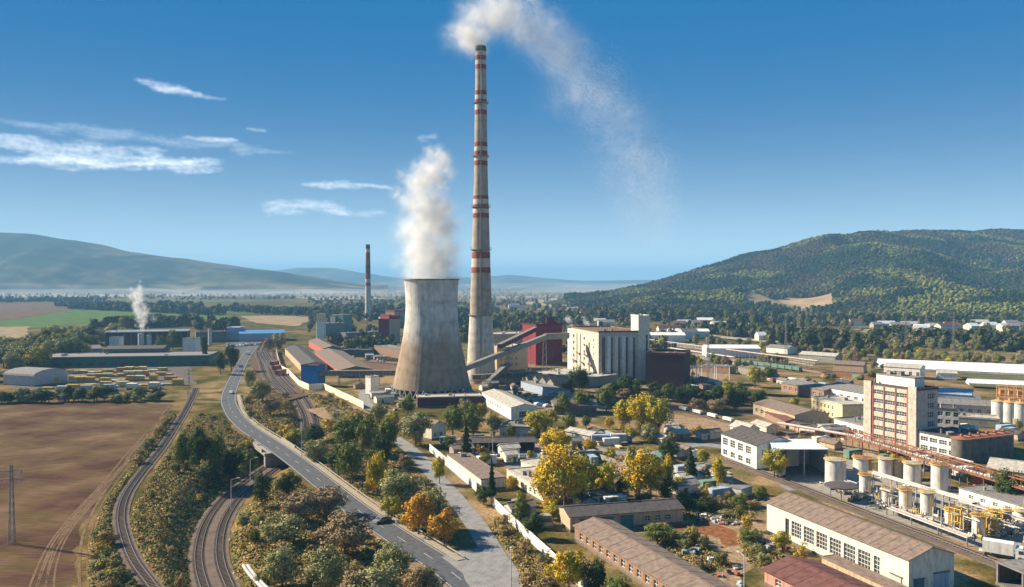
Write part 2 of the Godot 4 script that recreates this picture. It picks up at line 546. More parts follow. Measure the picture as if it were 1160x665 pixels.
	for dr in o.get("door", []):      # [face, x, width, height, material]
		var fx := face_xf(dr[0], L, depth)
		var db := MB.new()
		db.xf = fx
		db.box(Vector3(dr[1] + dr[2] / 2, dr[3] / 2 + 0.03, 0.08), Vector3(dr[2], dr[3], 0.14))
		var dn := part(db, "door", M[dr[4]], t)
		var hb := MB.new()
		hb.xf = fx
		hb.box(Vector3(dr[1] + dr[2] / 2, dr[3] + 0.14, 0.1), Vector3(dr[2] + 0.3, 0.18, 0.3))
		part(hb, "lintel", M.concrete_dark, dn)
	return t

func face_xf(f: String, L: float, depth: float) -> Transform3D:      # x along the face, y up, z outwards
	match f:
		"front": return Transform3D(Basis.IDENTITY, Vector3(-L / 2, 0, 0))
		"right": return Transform3D(Basis(Vector3(0, 0, -1), Vector3.UP, Vector3(1, 0, 0)), Vector3(L / 2, 0, 0))
		"left": return Transform3D(Basis(Vector3(0, 0, 1), Vector3.UP, Vector3(-1, 0, 0)), Vector3(-L / 2, 0, -depth))
	return Transform3D(Basis(Vector3(-1, 0, 0), Vector3.UP, Vector3(0, 0, -1)), Vector3(L / 2, 0, -depth))

func wall_face(mb: MB, fx: Transform3D, w: float, h: float, holes: Array) -> void:
	mb.xf = fx
	var xs := [0.0, w]
	var ys := [0.0, h]
	for r in holes:
		for q in [r.position.x, r.end.x]:
			if not xs.any(func(e): return absf(e - q) < 0.001): xs.append(q)
		for q in [r.position.y, r.end.y]:
			if not ys.any(func(e): return absf(e - q) < 0.001): ys.append(q)
	xs.sort(); ys.sort()
	for j in ys.size() - 1:
		var run := -1.0
		for i in xs.size() - 1:
			var m := Vector2((xs[i] + xs[i + 1]) / 2, (ys[j] + ys[j + 1]) / 2)
			var inside := false
			for r in holes:
				if r.has_point(m):
					inside = true
					break
			if not inside and run < 0.0: run = xs[i]
			if run >= 0.0 and (inside or i == xs.size() - 2):
				var e: float = xs[i] if inside else xs[i + 1]
				mb.quad(Vector3(run, ys[j], 0), Vector3(e, ys[j], 0), Vector3(e, ys[j + 1], 0), Vector3(run, ys[j + 1], 0), Vector3(0, 0, 1))
				run = -1.0
	for r in holes:
		var a := Vector3(r.position.x, r.position.y, 0)
		var b := Vector3(r.end.x, r.position.y, 0)
		var c := Vector3(r.end.x, r.end.y, 0)
		var d := Vector3(r.position.x, r.end.y, 0)
		var k := Vector3(0, 0, -0.35)
		mb.quad(a, b, b + k, a + k, Vector3.UP)
		mb.quad(d, c, c + k, d + k, Vector3.DOWN)
		mb.quad(a, d, d + k, a + k, Vector3.RIGHT)
		mb.quad(b, c, c + k, b + k, Vector3.LEFT)
	mb.xf = Transform3D.IDENTITY

func window(t: Node3D, fx: Transform3D, r: Rect2, w: Dictionary) -> void:
	var nx: int = w.get("mx", 2)
	var ny: int = w.get("my", 2)
	var bar: float = w.get("bar", 0.09)
	var key := "win %.2f %.2f %d %d %.2f" % [r.size.x, r.size.y, nx, ny, bar]
	if not cache.has(key):
		var fb := MB.new()
		var W := r.size.x
		var H := r.size.y
		for i in nx + 1:
			fb.box(Vector3(clampf(W * i / nx, bar / 2, W - bar / 2), H / 2, 0), Vector3(bar, H, 0.12))
		for j in ny + 1:
			fb.box(Vector3(W / 2, clampf(H * j / ny, bar / 2, H - bar / 2), 0.01), Vector3(W, bar, 0.1))
		var gb := MB.new()
		gb.quad(Vector3(0, 0, -0.03), Vector3(W, 0, -0.03), Vector3(W, H, -0.03), Vector3(0, H, -0.03), Vector3(0, 0, 1))
		cache[key] = [fb.mesh(), gb.mesh()]
	var f := inst(cache[key][0], "window", M[w.get("frame", "frame_white")], t)
	f.transform = fx * Transform3D(Basis.IDENTITY, Vector3(r.position.x, r.position.y, -0.22))
	inst(cache[key][1], "pane", M[w.get("glass", "glass")], f)

func roof_clutter(t: Node3D, L: float, depth: float, y: float, n: int) -> void:
	for i in n:
		var b := MB.new()
		var s := Vector3(rng.randf_range(0.8, 2.2), rng.randf_range(0.6, 1.5), rng.randf_range(0.8, 2.2))
		var p := Vector3(rng.randf_range(-0.4, 0.4) * L, y + s.y / 2, -depth * rng.randf_range(0.2, 0.8))
		if rng.randf() < 0.5:
			b.box(p, s)
			b.box(p + Vector3(0, s.y / 2 + 0.06, 0), Vector3(s.x + 0.2, 0.1, s.z + 0.2))
		else:
			b.tube(Vector3(p.x, y, p.z), Vector3(p.x, y + s.y, p.z), 0.3, 0.3, 8)
			b.tube(Vector3(p.x, y + s.y, p.z), Vector3(p.x, y + s.y + 0.3, p.z), 0.5, 0.1, 8)
		part(b, "roof_vent", M[["steel", "concrete", "pipe"][i % 3]], t)

func seams(rf: Node3D, W: float, dz: float, dy: float, rt: Vector3, pitch: float) -> void:   # standing seams between roof sheets, and the ridge cap
	if pitch <= 0.0: return
	var b := MB.new()
	var len := sqrt(dz * dz + dy * dy)
	var k := int(W / pitch)
	for sg in [-1.0, 1.0]:
		var ang: float = atan2(dy, dz) * sg
		for i in range(1, k):
			b.xf = Transform3D(Basis(Vector3.RIGHT, ang), rt + Vector3(-W / 2 + W * i / k, -dy / 2, sg * dz / 2))
			b.box(Vector3(0, 0.02, 0), Vector3(0.07, 0.05, len - 0.1))
	b.xf = Transform3D.IDENTITY
	b.box(rt + Vector3(0, 0.04, 0), Vector3(W, 0.1, 0.5))
	part(b, "seam", rf.material_override, rf)

# ------------------------------------------------------------------ the setting
func sky_clouds() -> ImageTexture:
	var W := 4096
	var im := Image.create(W, W / 2, false, Image.FORMAT_RGBA8)
	im.fill(Color(0, 0, 0, 0))
	var fn := FastNoiseLite.new()
	fn.seed = 3
	fn.frequency = 1.0
	fn.fractal_octaves = 4
	# azimuth and height in degrees of each streak: middle, half length, half thickness, slope, strength
	var list := [
		[-28.5, 9.0, 0.80, -0.075, 0.29], [-26.0, 6.2, 0.48, 0.055, 0.29], [-31.0, 8.0, 0.42, 0.020, 0.24], [-20.5, 1.9, 0.20, -0.02, 0.30],
		[-23.0, 2.2, 0.32, -0.16, 0.27], [-21.6, 2.6, 0.22, -0.08, 0.16], [-11.5, 3.4, 0.26, -0.03, 0.29], [-14.2, 3.2, 0.55, -0.02, 0.24],
		[-17.6, 0.7, 0.2, 0.0, 0.20], [-10.5, 2.0, 0.3, 0.0, 0.14], [-6.0, 0.8, 0.35, 0.0, 0.18], [-24.0, 9.0, 0.5, -0.05, 0.12]]
	var up := [8.15, 7.55, 7.2, 9.35, 12.4, 12.1, 6.6, 5.0, 10.1, 4.7, 10.0, 9.1]
	for k in list.size():
		var c: Array = list[k]
		for j in range(int((90.0 - up[k] - 3.0) / 180.0 * W / 2), int((90.0 - up[k] + 3.0) / 180.0 * W / 2)):
			for i in range(int((c[0] - c[1] * 1.2) / 360.0 * W), int((c[0] + c[1] * 1.2) / 360.0 * W)):
				var az := (i + 0.5) / W * 360.0
				var el := 90.0 - (j + 0.5) / W * 360.0
				var x: float = (az - c[0]) / c[1]
				var y: float = (el - up[k] - (az - c[0]) * c[3]) / c[2]
				y += fn.get_noise_2d(az * 0.22 + k * 9.0, el * 0.8) * 1.1 + fn.get_noise_2d(az * 0.5 + el * 1.2, el * 5.0 + 40.0) * 0.35 + fn.get_noise_2d(az * 2.2 - el * 3.0, el * 9.0) * 0.3
				var th := sqrt(maxf(0.0, 1.0 - x * x))
				var body := smoothstep(1.0, 0.0, absf(y) / maxf(th, 0.05)) * smoothstep(0.0, 0.75, th)
				if body <= 0.0: continue
				var fibre := 0.68 + 0.5 * fn.get_noise_2d(az * 0.5 + el * 2.0, el * 9.0) + 0.4 * fn.get_noise_2d(az * 2.5 + el * 4.0, el * 16.0)
				var a: float = clampf(body * fibre, 0.0, 1.0) * c[4]
				var px := posmod(i, W)
				var old := im.get_pixel(px, j)
				im.set_pixel(px, j, Color(1.0, 0.965, 0.90, 1.0 - (1.0 - old.a) * (1.0 - a)).clamp())
	return ImageTexture.create_from_image(im)

const RIGHT_RIDGE := [[600, 318], [640, 322], [661, 333], [690, 333], [720, 327], [745, 321], [770, 313], [800, 304], [850, 290], [900, 284], [950, 275], [1000, 269], [1050, 266], [1100, 267], [1160, 265], [1300, 266], [1600, 300], [1800, 318]]
const LEFT_RIDGE := [[-500, 290], [-250, 268], [0, 263], [30, 264], [75, 271], [110, 276], [150, 285], [200, 292], [250, 299], [300, 305], [350, 312], [385, 318], [420, 322]]
const FAR_RIDGE := [[-600, 312], [200, 310], [300, 308], [340, 303], [375, 303], [410, 309], [450, 314], [480, 313], [540, 314], [580, 311], [620, 315], [660, 318], [720, 317], [800, 316], [1000, 312], [1600, 312]]

var hill_noise := FastNoiseLite.new()

# height of a hill whose crest shows at a given bearing (given as the tangent scale used in the tables above)
func crest(table: Array, u: float, r: float) -> float:
	return 58.0 + (318.0 - lerp_table(table, u)) / 910.0 * r

func right_hill(x: float, z: float) -> float:
	var d := -z
	var u := 580.0 + 910.0 * x / maxf(d, 1.0)
	var d0 := lerp_table([[640, 1900], [700, 1500], [760, 1300], [850, 1160], [1160, 1090], [1800, 900]], u)
	var r := lerp_table([[640, 2150], [700, 2150], [760, 2250], [850, 2450], [1160, 2700], [1800, 2600]], u)
	var top := maxf(0.0, crest(RIGHT_RIDGE, u, r)) * smoothstep(610.0, 690.0, u)
	var s := (d - d0) / (r - d0)
	if s <= 0.0: return -4.0 + s * 10.0
	var spur := hill_noise.get_noise_2d(x * 1.0, z * 0.55)
	var k := clampf(s, 0, 1)
	var h := top * (k * k * (3.0 - 2.0 * k) * 0.75 + k * 0.25)
	h += spur * 150.0 * k * (1.0 - k) * 2.2 * clampf(top / 150.0, 0, 1)
	if s > 1.0: h = top - (d - r) * 0.16
	return maxf(h, -20.0)

func far_hill(x: float, z: float, table: Array, d0: float, r: float) -> float:
	var d := -z
	var u := 580.0 + 910.0 * x / d
	var k := clampf((d - d0) / (r - d0), 0, 1)
	var top := crest(table, u, r)
	if top <= 0.0: return -30.0
	return top * (k * k * (3.0 - 2.0 * k)) + hill_noise.get_noise_2d(x * 0.75, z * 0.5) * 230.0 * k * (1.0 - k) * clampf(top / 300.0, 0, 1) - 3.0 - maxf(0.0, d - r) * 0.2

func grid_mesh(us: PackedFloat32Array, ds: PackedFloat32Array, place: Callable, paint: Callable) -> ArrayMesh:
	var v := PackedVector3Array()
	var c := PackedColorArray()
	for d in ds:
		for u in us:
			var p: Vector3 = place.call(u, d)
			v.append(p)
			c.append(paint.call(p, u, d))
	var idx := PackedInt32Array()
	var w := us.size()
	for j in ds.size() - 1:
		for i in w - 1:
			var a := j * w + i
			var q := PackedInt32Array([a, a + 1, a + w + 1, a + w])
			var up := (v[q[2]] - v[q[0]]).cross(v[q[1]] - v[q[0]]).y > 0.0
			idx.append_array([q[0], q[1], q[2], q[0], q[2], q[3]] if up else [q[0], q[2], q[1], q[0], q[3], q[2]])
	var arr := []
	arr.resize(Mesh.ARRAY_MAX)
	arr[Mesh.ARRAY_VERTEX] = v
	arr[Mesh.ARRAY_COLOR] = c
	arr[Mesh.ARRAY_INDEX] = idx
	var st := SurfaceTool.new()
	st.create_from_arrays(arr)
	st.generate_normals()
	return st.commit()

func steps(list: Array) -> PackedFloat32Array:       # [from, to, step] runs
	var out := PackedFloat32Array()
	for e in list:
		var x: float = e[0]
		while x < e[1] - 0.001:
			out.append(x)
			x += e[2]
	out.append(list[-1][1])
	return out

func make_ground() -> void:
	hill_noise.seed = 11
	hill_noise.frequency = 0.0016
	hill_noise.fractal_octaves = 4
	cut = spline([Vector3(-49.3, -2.0, -140.2), Vector3(-57.1, -2.0, -155.1), Vector3(-64.3, -2.5, -170.1), Vector3(-70.5, -3.0, -186.6), Vector3(-76.1, -3.5, -206.4), Vector3(-80.6, -4.5, -231.2), Vector3(-81.2, -5.0, -249.4), Vector3(-81.4, -5.2, -265.3), Vector3(-80.5, -5.0, -282.9), Vector3(-79.4, -4.0, -304.1), Vector3(-85.5, -2.0, -340.4), Vector3(-109.1, -0.6, -409.4), Vector3(-136.3, -0.1, -479.8), Vector3(-173.4, 0.0, -572.9), Vector3(-205.9, 0.0, -659.0)], 6.0)
	var fn := FastNoiseLite.new()
	fn.seed = 5
	fn.frequency = 0.02
	fn.fractal_octaves = 5
	var dry := Color(0.31, 0.235, 0.125)
	var olive := Color(0.145, 0.14, 0.048)
	var tan := Color(0.45, 0.35, 0.235)
	var greyc := Color(0.34, 0.285, 0.22)
	var far_green := Color(0.15, 0.155, 0.075)
	var xs := steps([[-16000, -3000, 1000], [-3000, -600, 120], [-600, -332, 20], [-332, 150, 2.2], [150, 700, 12], [700, 3000, 120], [3000, 16000, 1000]])
	var zs := steps([[-20000, -4000, 1000], [-4000, -1200, 140], [-1200, -430, 14], [-430, -96, 2.2], [-96, 400, 40]])
	var m := grid_mesh(xs, zs, func(x, z): return Vector3(x, ground_at(x, z), z), func(p: Vector3, _u, _d):
		var a := fn.get_noise_2d(p.x, p.z)
		var b := fn.get_noise_2d(p.x * 4.0 + 300.0, p.z * 4.0)
		var wild := dry.lerp(olive, smoothstep(-0.25, 0.25, a + b * 0.5))
		var work := greyc.lerp(tan, smoothstep(-0.2, 0.3, a)).lerp(dry, smoothstep(0.0, 0.35, b)).lerp(olive, smoothstep(0.05, 0.3, fn.get_noise_2d(p.x * 1.7 + 900.0, p.z * 1.7)) * 0.85)
		var far := far_green.lerp(dry, smoothstep(-0.2, 0.3, fn.get_noise_2d(p.x * 0.12, p.z * 0.3))).lerp(olive, smoothstep(0.0, 0.3, a))
		var edge := smoothstep(-52.0, -30.0, p.x + (p.z + 250.0) * 0.22 + a * 12.0) if p.z > -380.0 else smoothstep(-190.0, -150.0, p.x)
		var near := wild.lerp(work, edge)
		return near.lerp(far, smoothstep(-560.0, -800.0, p.z)))
	structure(m, "ground", M.ground)

func make_hills() -> void:
	var fn := FastNoiseLite.new()
	fn.seed = 8
	fn.frequency = 0.004
	fn.fractal_octaves = 4
	var floor_c := Color(0.05, 0.05, 0.025)
	var clearing := Color(0.36, 0.25, 0.15)
	var place := func(u: float, d: float):
		var x := (u - 580.0) / 910.0 * d
		return Vector3(x, right_hill(x, -d), -d)
	structure(grid_mesh(steps([[600, 1180, 6], [1180, 1800, 20]]), steps([[1000, 1800, 14], [1800, 3000, 30], [3000, 4600, 200]]), place, func(p: Vector3, u: float, d: float):
		return clearing if in_clearing(p.x, p.z) else floor_c), "hill", M.hill)
	var wood := func(p: Vector3, _u, _d):
		var a := fn.get_noise_2d(p.x * 0.35, p.z * 0.35) + fn.get_noise_2d(p.x * 2.0, p.z * 2.0) * 0.5
		var c := Color(0.03, 0.045, 0.02).lerp(Color(0.13, 0.115, 0.055), smoothstep(-0.2, 0.35, a))
		return c.lerp(Color(0.30, 0.24, 0.14), smoothstep(60.0, 20.0, p.y) * smoothstep(0.0, 0.25, fn.get_noise_2d(p.x * 0.5, p.z * 1.4 + 90.0)))
	var left := func(u: float, d: float):
		var x := (u - 580.0) / 910.0 * d
		return Vector3(x, far_hill(x, -d, LEFT_RIDGE, 3300.0, 4600.0), -d)
	structure(grid_mesh(steps([[-500, 440, 6]]), steps([[3250, 4700, 36], [4700, 5600, 200]]), left, wood), "hill", M.hill)
	var far := func(u: float, d: float):
		var x := (u - 580.0) / 910.0 * d
		return Vector3(x, far_hill(x, -d, FAR_RIDGE, 7600.0, 9200.0), -d)
	structure(grid_mesh(steps([[-600, 1600, 14]]), steps([[7500, 9300, 130], [9300, 10200, 400]]), far, wood), "hill", M.hill)
	# the morning mist lying on the far plain
	var mt := thing("valley_mist", "thin bank of pale mist lying on the far plain at left", "mist")
	mt.set_meta("kind", "stuff")
	var banks := [[Vector3(-1300, 10, -2900), Vector3(2600, 40, 700), 0.0003]]
	for i in 10:
		banks.append([Vector3(rng.randf_range(-2600, 900), rng.randf_range(0, 18), rng.randf_range(-4600, -2300)), Vector3(rng.randf_range(700, 2200), rng.randf_range(24, 80), rng.randf_range(300, 900)), rng.randf_range(0.00015, 0.00045)])
	for e in banks:
		var fv := FogVolume.new()
		fv.name = "bank"
		fv.shape = RenderingServer.FOG_VOLUME_SHAPE_ELLIPSOID
		fv.position = e[0]
		fv.size = e[1]
		var fm := FogMaterial.new()
		fm.resource_name = "mist"
		fm.albedo = Color(0.95, 0.97, 1.0)
		fm.density = e[2]
		fv.material = fm
		mt.add_child(fv, true)
	# the wood on the near hill: one mass of crowns
	var mm := MultiMesh.new()
	mm.transform_format = MultiMesh.TRANSFORM_3D
	mm.use_colors = true
	mm.mesh = far_crown(46, 7)
	var places := []
	var tries := 0
	while places.size() < 66000 and tries < 220000:
		tries += 1
		var d := sqrt(rng.randf_range(1060.0 * 1060.0, 2850.0 * 2850.0))
		var u := rng.randf_range(640.0, 1230.0)
		var x := (u - 580.0) / 910.0 * d
		var h := right_hill(x, -d)
		if h < 0.5 or in_clearing(x, -d): continue
		places.append(Vector3(x, h, -d))
	mm.instance_count = places.size()
	for i in places.size():
		var p: Vector3 = places[i]
		var s := rng.randf_range(0.5, 0.9)
		mm.set_instance_transform(i, Transform3D(Basis(Vector3.UP, rng.randf() * TAU).scaled(Vector3(s, s * rng.randf_range(0.85, 1.3), s)), p))
		var a := fn.get_noise_2d(p.x * 0.8, p.z * 0.8) + rng.randf_range(-0.05, 0.05)
		var c := Color(0.045, 0.062, 0.02).lerp(Color(0.19, 0.19, 0.045), smoothstep(-0.06, 0.2, a))
		var b := fn.get_noise_2d(p.x * 0.8 + 700.0, p.z * 0.8) + p.y * 0.0016 - 0.12 + rng.randf_range(-0.07, 0.07)
		c = c.lerp(Color(0.095, 0.07, 0.034), smoothstep(0.02, 0.26, b))
		if fn.get_noise_2d(p.x * 1.1 + 90.0, p.z * 1.1) > 0.2: c = Color(0.026, 0.042, 0.018)
		mm.set_instance_color(i, c * rng.randf_range(0.93, 1.07))
	var o := MultiMeshInstance3D.new()
	o.name = numbered("forest")
	o.multimesh = mm
	o.material_override = M.far_leaf
	tag(o, "dense autumn wood of green and russet trees covering the hillside", "forest", "", "stuff")
	add_child(o)

func in_clearing(x: float, z: float) -> bool:
	var d := -z
	var u := 580.0 + 910.0 * x / d
	var a := hill_noise.get_noise_2d(x * 6.0, z * 6.0)
	if u > 846.0 + a * 10.0 and u < 944.0 and d > 1440.0 + (944.0 - u) * 0.55 + a * 40.0 and d < 1680.0 + a * 60.0: return true
	return u > 1016.0 and u < 1060.0 and d > 1900.0 + a * 60.0 and d < 1985.0

func far_crown(k: int, sd: int, leaf := 1.0) -> ArrayMesh:        # a small crown of leaf clumps about 10 m wide, for trees a kilometre off
	var r := RandomNumberGenerator.new()
	r.seed = sd
	var mb := MB.new()
	for i in k:
		var d := Vector3(r.randf_range(-1, 1), r.randf_range(-0.55, 1), r.randf_range(-1, 1)).normalized()
		var p := Vector3(d.x * 4.6, 5.6 + d.y * 4.8, d.z * 4.6) * (r.randf_range(0.82, 1.1) if leaf == 1.0 else r.randf_range(0.6, 1.12) * (1.0 + 0.22 * sin(d.x * 5.0 + d.z * 4.0 + sd) * cos(d.y * 6.0)))
		var t := d.cross(Vector3(r.randf_range(-1, 1), r.randf_range(-1, 1), r.randf_range(-1, 1))).normalized()
		var b := d.cross(t)
		var s := r.randf_range(1.5, 2.6) * leaf
		var w := r.randf_range(0.88, 1.12)
		mb.col = Color(w, w, w)
		var q := [p - t * s - b * s * 0.6, p + t * s - b * s, p + t * s * 0.6 + b * s - d * 0.8, p - t * s + b * s * 0.8 - d * 0.5]
		mb.smooth_tri([q[0], q[1], q[2]], [d, d, d])
		mb.smooth_tri([q[0], q[2], q[3]], [d, d, d])
	return mb.mesh()

func make_fields() -> void:
	sheet("field", [Vector3(-258.7, 0.0, -378.9), Vector3(-217.0, 0.0, -378.9), Vector3(-193.4, 0.0, -381.6), Vector3(-159.1, 0.0, -376.2), Vector3(-146.9, 0.0, -333.2), Vector3(-134.4, 0.0, -292.4), Vector3(-124.1, 0.0, -260.4), Vector3(-112.6, 0.0, -220.9), Vector3(-100.4, 0.0, -186.3), Vector3(-89.4, 0.0, -163.0), Vector3(-78.0, 0.0, -141.0), Vector3(-99.8, 0.0, -141.0), Vector3(-172.6, 0.0, -217.2)], 0.03, M.field_soil, 0.9, 5.0)
	# far fields across the valley
	var cols := {"brown": Color(0.19, 0.12, 0.075), "green": Color(0.115, 0.19, 0.045), "tan": Color(0.40, 0.30, 0.17), "straw": Color(0.46, 0.37, 0.22), "dull": Color(0.17, 0.17, 0.08)}
	for k in cols: mat("crop_" + k, cols[k], 0.95, "furrow", Vector3(0.004, 0.01, 0.02), {detail = "mottle", detail_scale = Vector3.ONE * 0.004, spec = 0.1})
	var list := [
		["brown", [Vector3(-1427.9, 0.0, -2029.6), Vector3(-1228.4, 0.0, -2069.4), Vector3(-935.9, 0.0, -1758.9), Vector3(-837.9, 0.0, -1465.6), Vector3(-755.4, 0.0, -1226.8), Vector3(-773.4, 0.0, -1098.9)]], ["green", [Vector3(-757.6, 0.0, -1076.5), Vector3(-744.1, 0.0, -1212.7), Vector3(-823.2, 0.0, -1445.5), Vector3(-916.7, 0.0, -1730.0), Vector3(-703.1, 0.0, -1598.9), Vector3(-468.5, 0.0, -1352.8), Vector3(-435.1, 0.0, -1198.9), Vector3(-555.9, 0.0, -1098.9), Vector3(-618.7, 0.0, -879.0)]],
		["tan", [Vector3(-687.5, 0.0, -976.7), Vector3(-609.1, 0.0, -1014.3), Vector3(-483.4, 0.0, -799.0), Vector3(-530.4, 0.0, -753.3)]], ["green", [Vector3(-720.9, 0.0, -1884.6), Vector3(-490.1, 0.0, -1819.5), Vector3(-376.3, 0.0, -1425.9), Vector3(-476.3, 0.0, -1388.4), Vector3(-615.2, 0.0, -1598.9)]], ["tan", [Vector3(-446.7, 0.0, -1318.9), Vector3(-345.1, 0.0, -1335.6), Vector3(-294.0, 0.0, -1198.9), Vector3(-273.3, 0.0, -1014.3), Vector3(-350.5, 0.0, -1098.9)]],
		["straw", [Vector3(-2320.3, 0.0, -3298.7), Vector3(-1609.2, 0.0, -3405.1), Vector3(-1015.1, 0.0, -3298.7), Vector3(-1370.5, 0.0, -2899.8), Vector3(-1953.9, 0.0, -2777.7)]], ["dull", [Vector3(-1856.2, 0.0, -2638.7), Vector3(-1102.1, 0.0, -2638.7), Vector3(-630.5, 0.0, -2294.4), Vector3(-881.7, 0.0, -2110.8), Vector3(-1515.3, 0.0, -2153.9)]], ["straw", [Vector3(-763.3, 0.0, -2777.7), Vector3(-515.6, 0.0, -2932.0), Vector3(-396.1, 0.0, -2574.4), Vector3(-580.1, 0.0, -2398.8)]], ["green", [Vector3(-262.0, 0.0, -1702.1), Vector3(-124.3, 0.0, -1884.6), Vector3(-34.1, 0.0, -1551.8), Vector3(-163.6, 0.0, -1352.8)]],
		["straw", [Vector3(17.8, 0.0, -2029.6), Vector3(121.8, 0.0, -2638.7), Vector3(335.8, 0.0, -2777.7), Vector3(204.2, 0.0, -2110.8), Vector3(96.7, 0.0, -1758.9)]], ["tan", [Vector3(-125.4, 0.0, -2852.8), Vector3(210.9, 0.0, -3198.7), Vector3(225.6, 0.0, -2932.0), Vector3(-56.6, 0.0, -2574.4)]], ["dull", [Vector3(-96.7, 0.0, -4398.5), Vector3(386.7, 0.0, -4398.5), Vector3(290.0, 0.0, -3770.0), Vector3(-81.1, 0.0, -3690.9)]], ["straw", [Vector3(-742.5, 0.0, -4222.5), Vector3(-290.0, 0.0, -4398.5), Vector3(-257.8, 0.0, -3909.7), Vector3(-621.5, 0.0, -3770.0)]],
		["tan", [Vector3(402.9, 0.0, -959.0), Vector3(451.7, 0.0, -933.5), Vector3(416.2, 0.0, -837.1), Vector3(385.1, 0.0, -864.5)]], ["tan", [Vector3(452.3, 0.0, -893.9), Vector3(552.0, 0.0, -850.6), Vector3(476.8, 0.0, -722.3), Vector3(446.7, 0.0, -787.0)]], ["dull", [Vector3(435.1, 0.0, -1098.9), Vector3(556.9, 0.0, -1054.9), Vector3(486.8, 0.0, -941.8), Vector3(408.2, 0.0, -976.7)]], ["tan", [Vector3(241.7, 0.0, -675.9), Vector3(309.1, 0.0, -693.7), Vector3(300.8, 0.0, -650.8), Vector3(241.7, 0.0, -627.6)]], ["straw", [Vector3(270.7, 0.0, -879.0), Vector3(298.6, 0.0, -775.4), Vector3(277.8, 0.0, -742.6), Vector3(248.6, 0.0, -837.1)]], ["dull", [Vector3(273.6, 0.0, -497.1), Vector3(319.3, 0.0, -483.4), Vector3(278.6, 0.0, -414.8), Vector3(247.2, 0.0, -431.8)]]]
	for i in list.size():
		sheet("field", list[i][1], 0.08 + 0.05 * i, M["crop_" + list[i][0]], 3.0, 30.0)
	# bare ground inside the works
	sheet("dirt_yard", [Vector3(40.8, 0.0, -194.6), Vector3(49.1, 0.0, -202.1), Vector3(57.1, 0.0, -199.1), Vector3(59.7, 0.0, -189.0), Vector3(56.1, 0.0, -173.9), Vector3(50.8, 0.0, -163.0), Vector3(44.8, 0.0, -157.1), Vector3(40.9, 0.0, -141.0), Vector3(46.9, 0.0, -130.4), Vector3(31.7, 0.0, -130.4), Vector3(37.3, 0.0, -153.4), Vector3(44.1, 0.0, -163.0), Vector3(43.0, 0.0, -176.8), Vector3(38.3, 0.0, -182.4), Vector3(35.6, 0.0, -187.6)], 0.03, M.dirt, 0.9, 3.0)
	sheet("red_earth_yard", [Vector3(37.4, 0.0, -190.4), Vector3(46.9, 0.0, -193.2), Vector3(51.4, 0.0, -187.6), Vector3(51.3, 0.0, -178.6), Vector3(47.3, 0.0, -173.9), Vector3(45.5, 0.0, -182.4), Vector3(38.5, 0.0, -183.7)], 0.06, M.red_dirt, 0.7, 2.5)
	sheet("concrete_yard", [Vector3(78.4, 0.0, -236.9), Vector3(109.1, 0.0, -260.4), Vector3(130.4, 0.0, -196.8), Vector3(108.1, 0.0, -163.0), Vector3(102.9, 0.0, -169.4), Vector3(91.2, 0.0, -196.8), Vector3(80.7, 0.0, -228.6)], 0.03, M.concrete_floor, 0.5, 5.0)
	sheet("paved_yard", [Vector3(-6.2, 0.0, -281.4), Vector3(19.1, 0.0, -289.1), Vector3(32.9, 0.0, -271.2), Vector3(17.1, 0.0, -257.9), Vector3(0.0, 0.0, -248.1), Vector3(-7.2, 0.0, -260.4)], 0.035, M.asphalt_pale, 0.5, 5.0)
	sheet("coal_yard", [Vector3(-159.3, 0.0, -787.0), Vector3(-119.4, 0.0, -775.4), Vector3(-87.7, 0.0, -642.9), Vector3(-79.0, 0.0, -560.7), Vector3(-106.3, 0.0, -585.7), Vector3(-134.1, 0.0, -659.0)], 0.06, M.coal, 1.5, 8.0)
	sheet("siding_yard", [Vector3(-222.9, 0.0, -693.7), Vector3(-197.8, 0.0, -675.9), Vector3(-156.3, 0.0, -537.8), Vector3(-117.0, 0.0, -439.0), Vector3(-103.5, 0.0, -405.2), Vector3(-108.3, 0.0, -387.3), Vector3(-131.0, 0.0, -424.8), Vector3(-159.8, 0.0, -497.1), Vector3(-191.4, 0.0, -585.7)], 0.05, M.red_dirt_dark, 1.0, 6.0)
	sheet("storage_yard", [Vector3(-318.5, 0.0, -516.7), Vector3(-220.5, 0.0, -549.0), Vector3(-176.0, 0.0, -446.5), Vector3(-239.4, 0.0, -418.1), Vector3(-271.0, 0.0, -431.8)], 0.05, M.yard_dark, 1.0, 10.0)
	sheet("parking_lot", [Vector3(-268.5, 0.0, -753.3), Vector3(-238.9, 0.0, -775.4), Vector3(-195.2, 0.0, -642.9), Vector3(-219.6, 0.0, -627.6)], 0.05, M.asphalt, 1.0, 10.0)
	for l in [[Vector3(124.4, 0.0, -764.2), Vector3(181.3, 0.0, -659.0), Vector3(208.8, 0.0, -554.8)], [Vector3(116.0, 0.0, -659.0), Vector3(147.5, 0.0, -609.4), Vector3(165.6, 0.0, -543.3)], [Vector3(91.8, 0.0, -549.0), Vector3(109.2, 0.0, -516.7), Vector3(127.6, 0.0, -479.0)], [Vector3(122.1, 0.0, -925.3), Vector3(201.9, 0.0, -834.4), Vector3(257.0, 0.0, -732.3)]]: lane(spline(l, 20.0), 9.0)
	sheet("gravel_strip", [Vector3(128.1, 0.0, -787.0), Vector3(185.9, 0.0, -675.9), Vector3(215.2, 0.0, -566.7), Vector3(203.3, 0.0, -543.3), Vector3(176.9, 0.0, -642.9), Vector3(121.8, 0.0, -747.9)], 0.07, M.pale_gravel, 1.0, 8.0)
	sheet("gravel_strip", [Vector3(119.0, 0.0, -675.9), Vector3(151.9, 0.0, -627.6), Vector3(172.2, 0.0, -554.8), Vector3(159.4, 0.0, -532.3), Vector3(140.1, 0.0, -592.3), Vector3(113.2, 0.0, -642.9)], 0.08, M.pale_gravel, 1.0, 8.0)
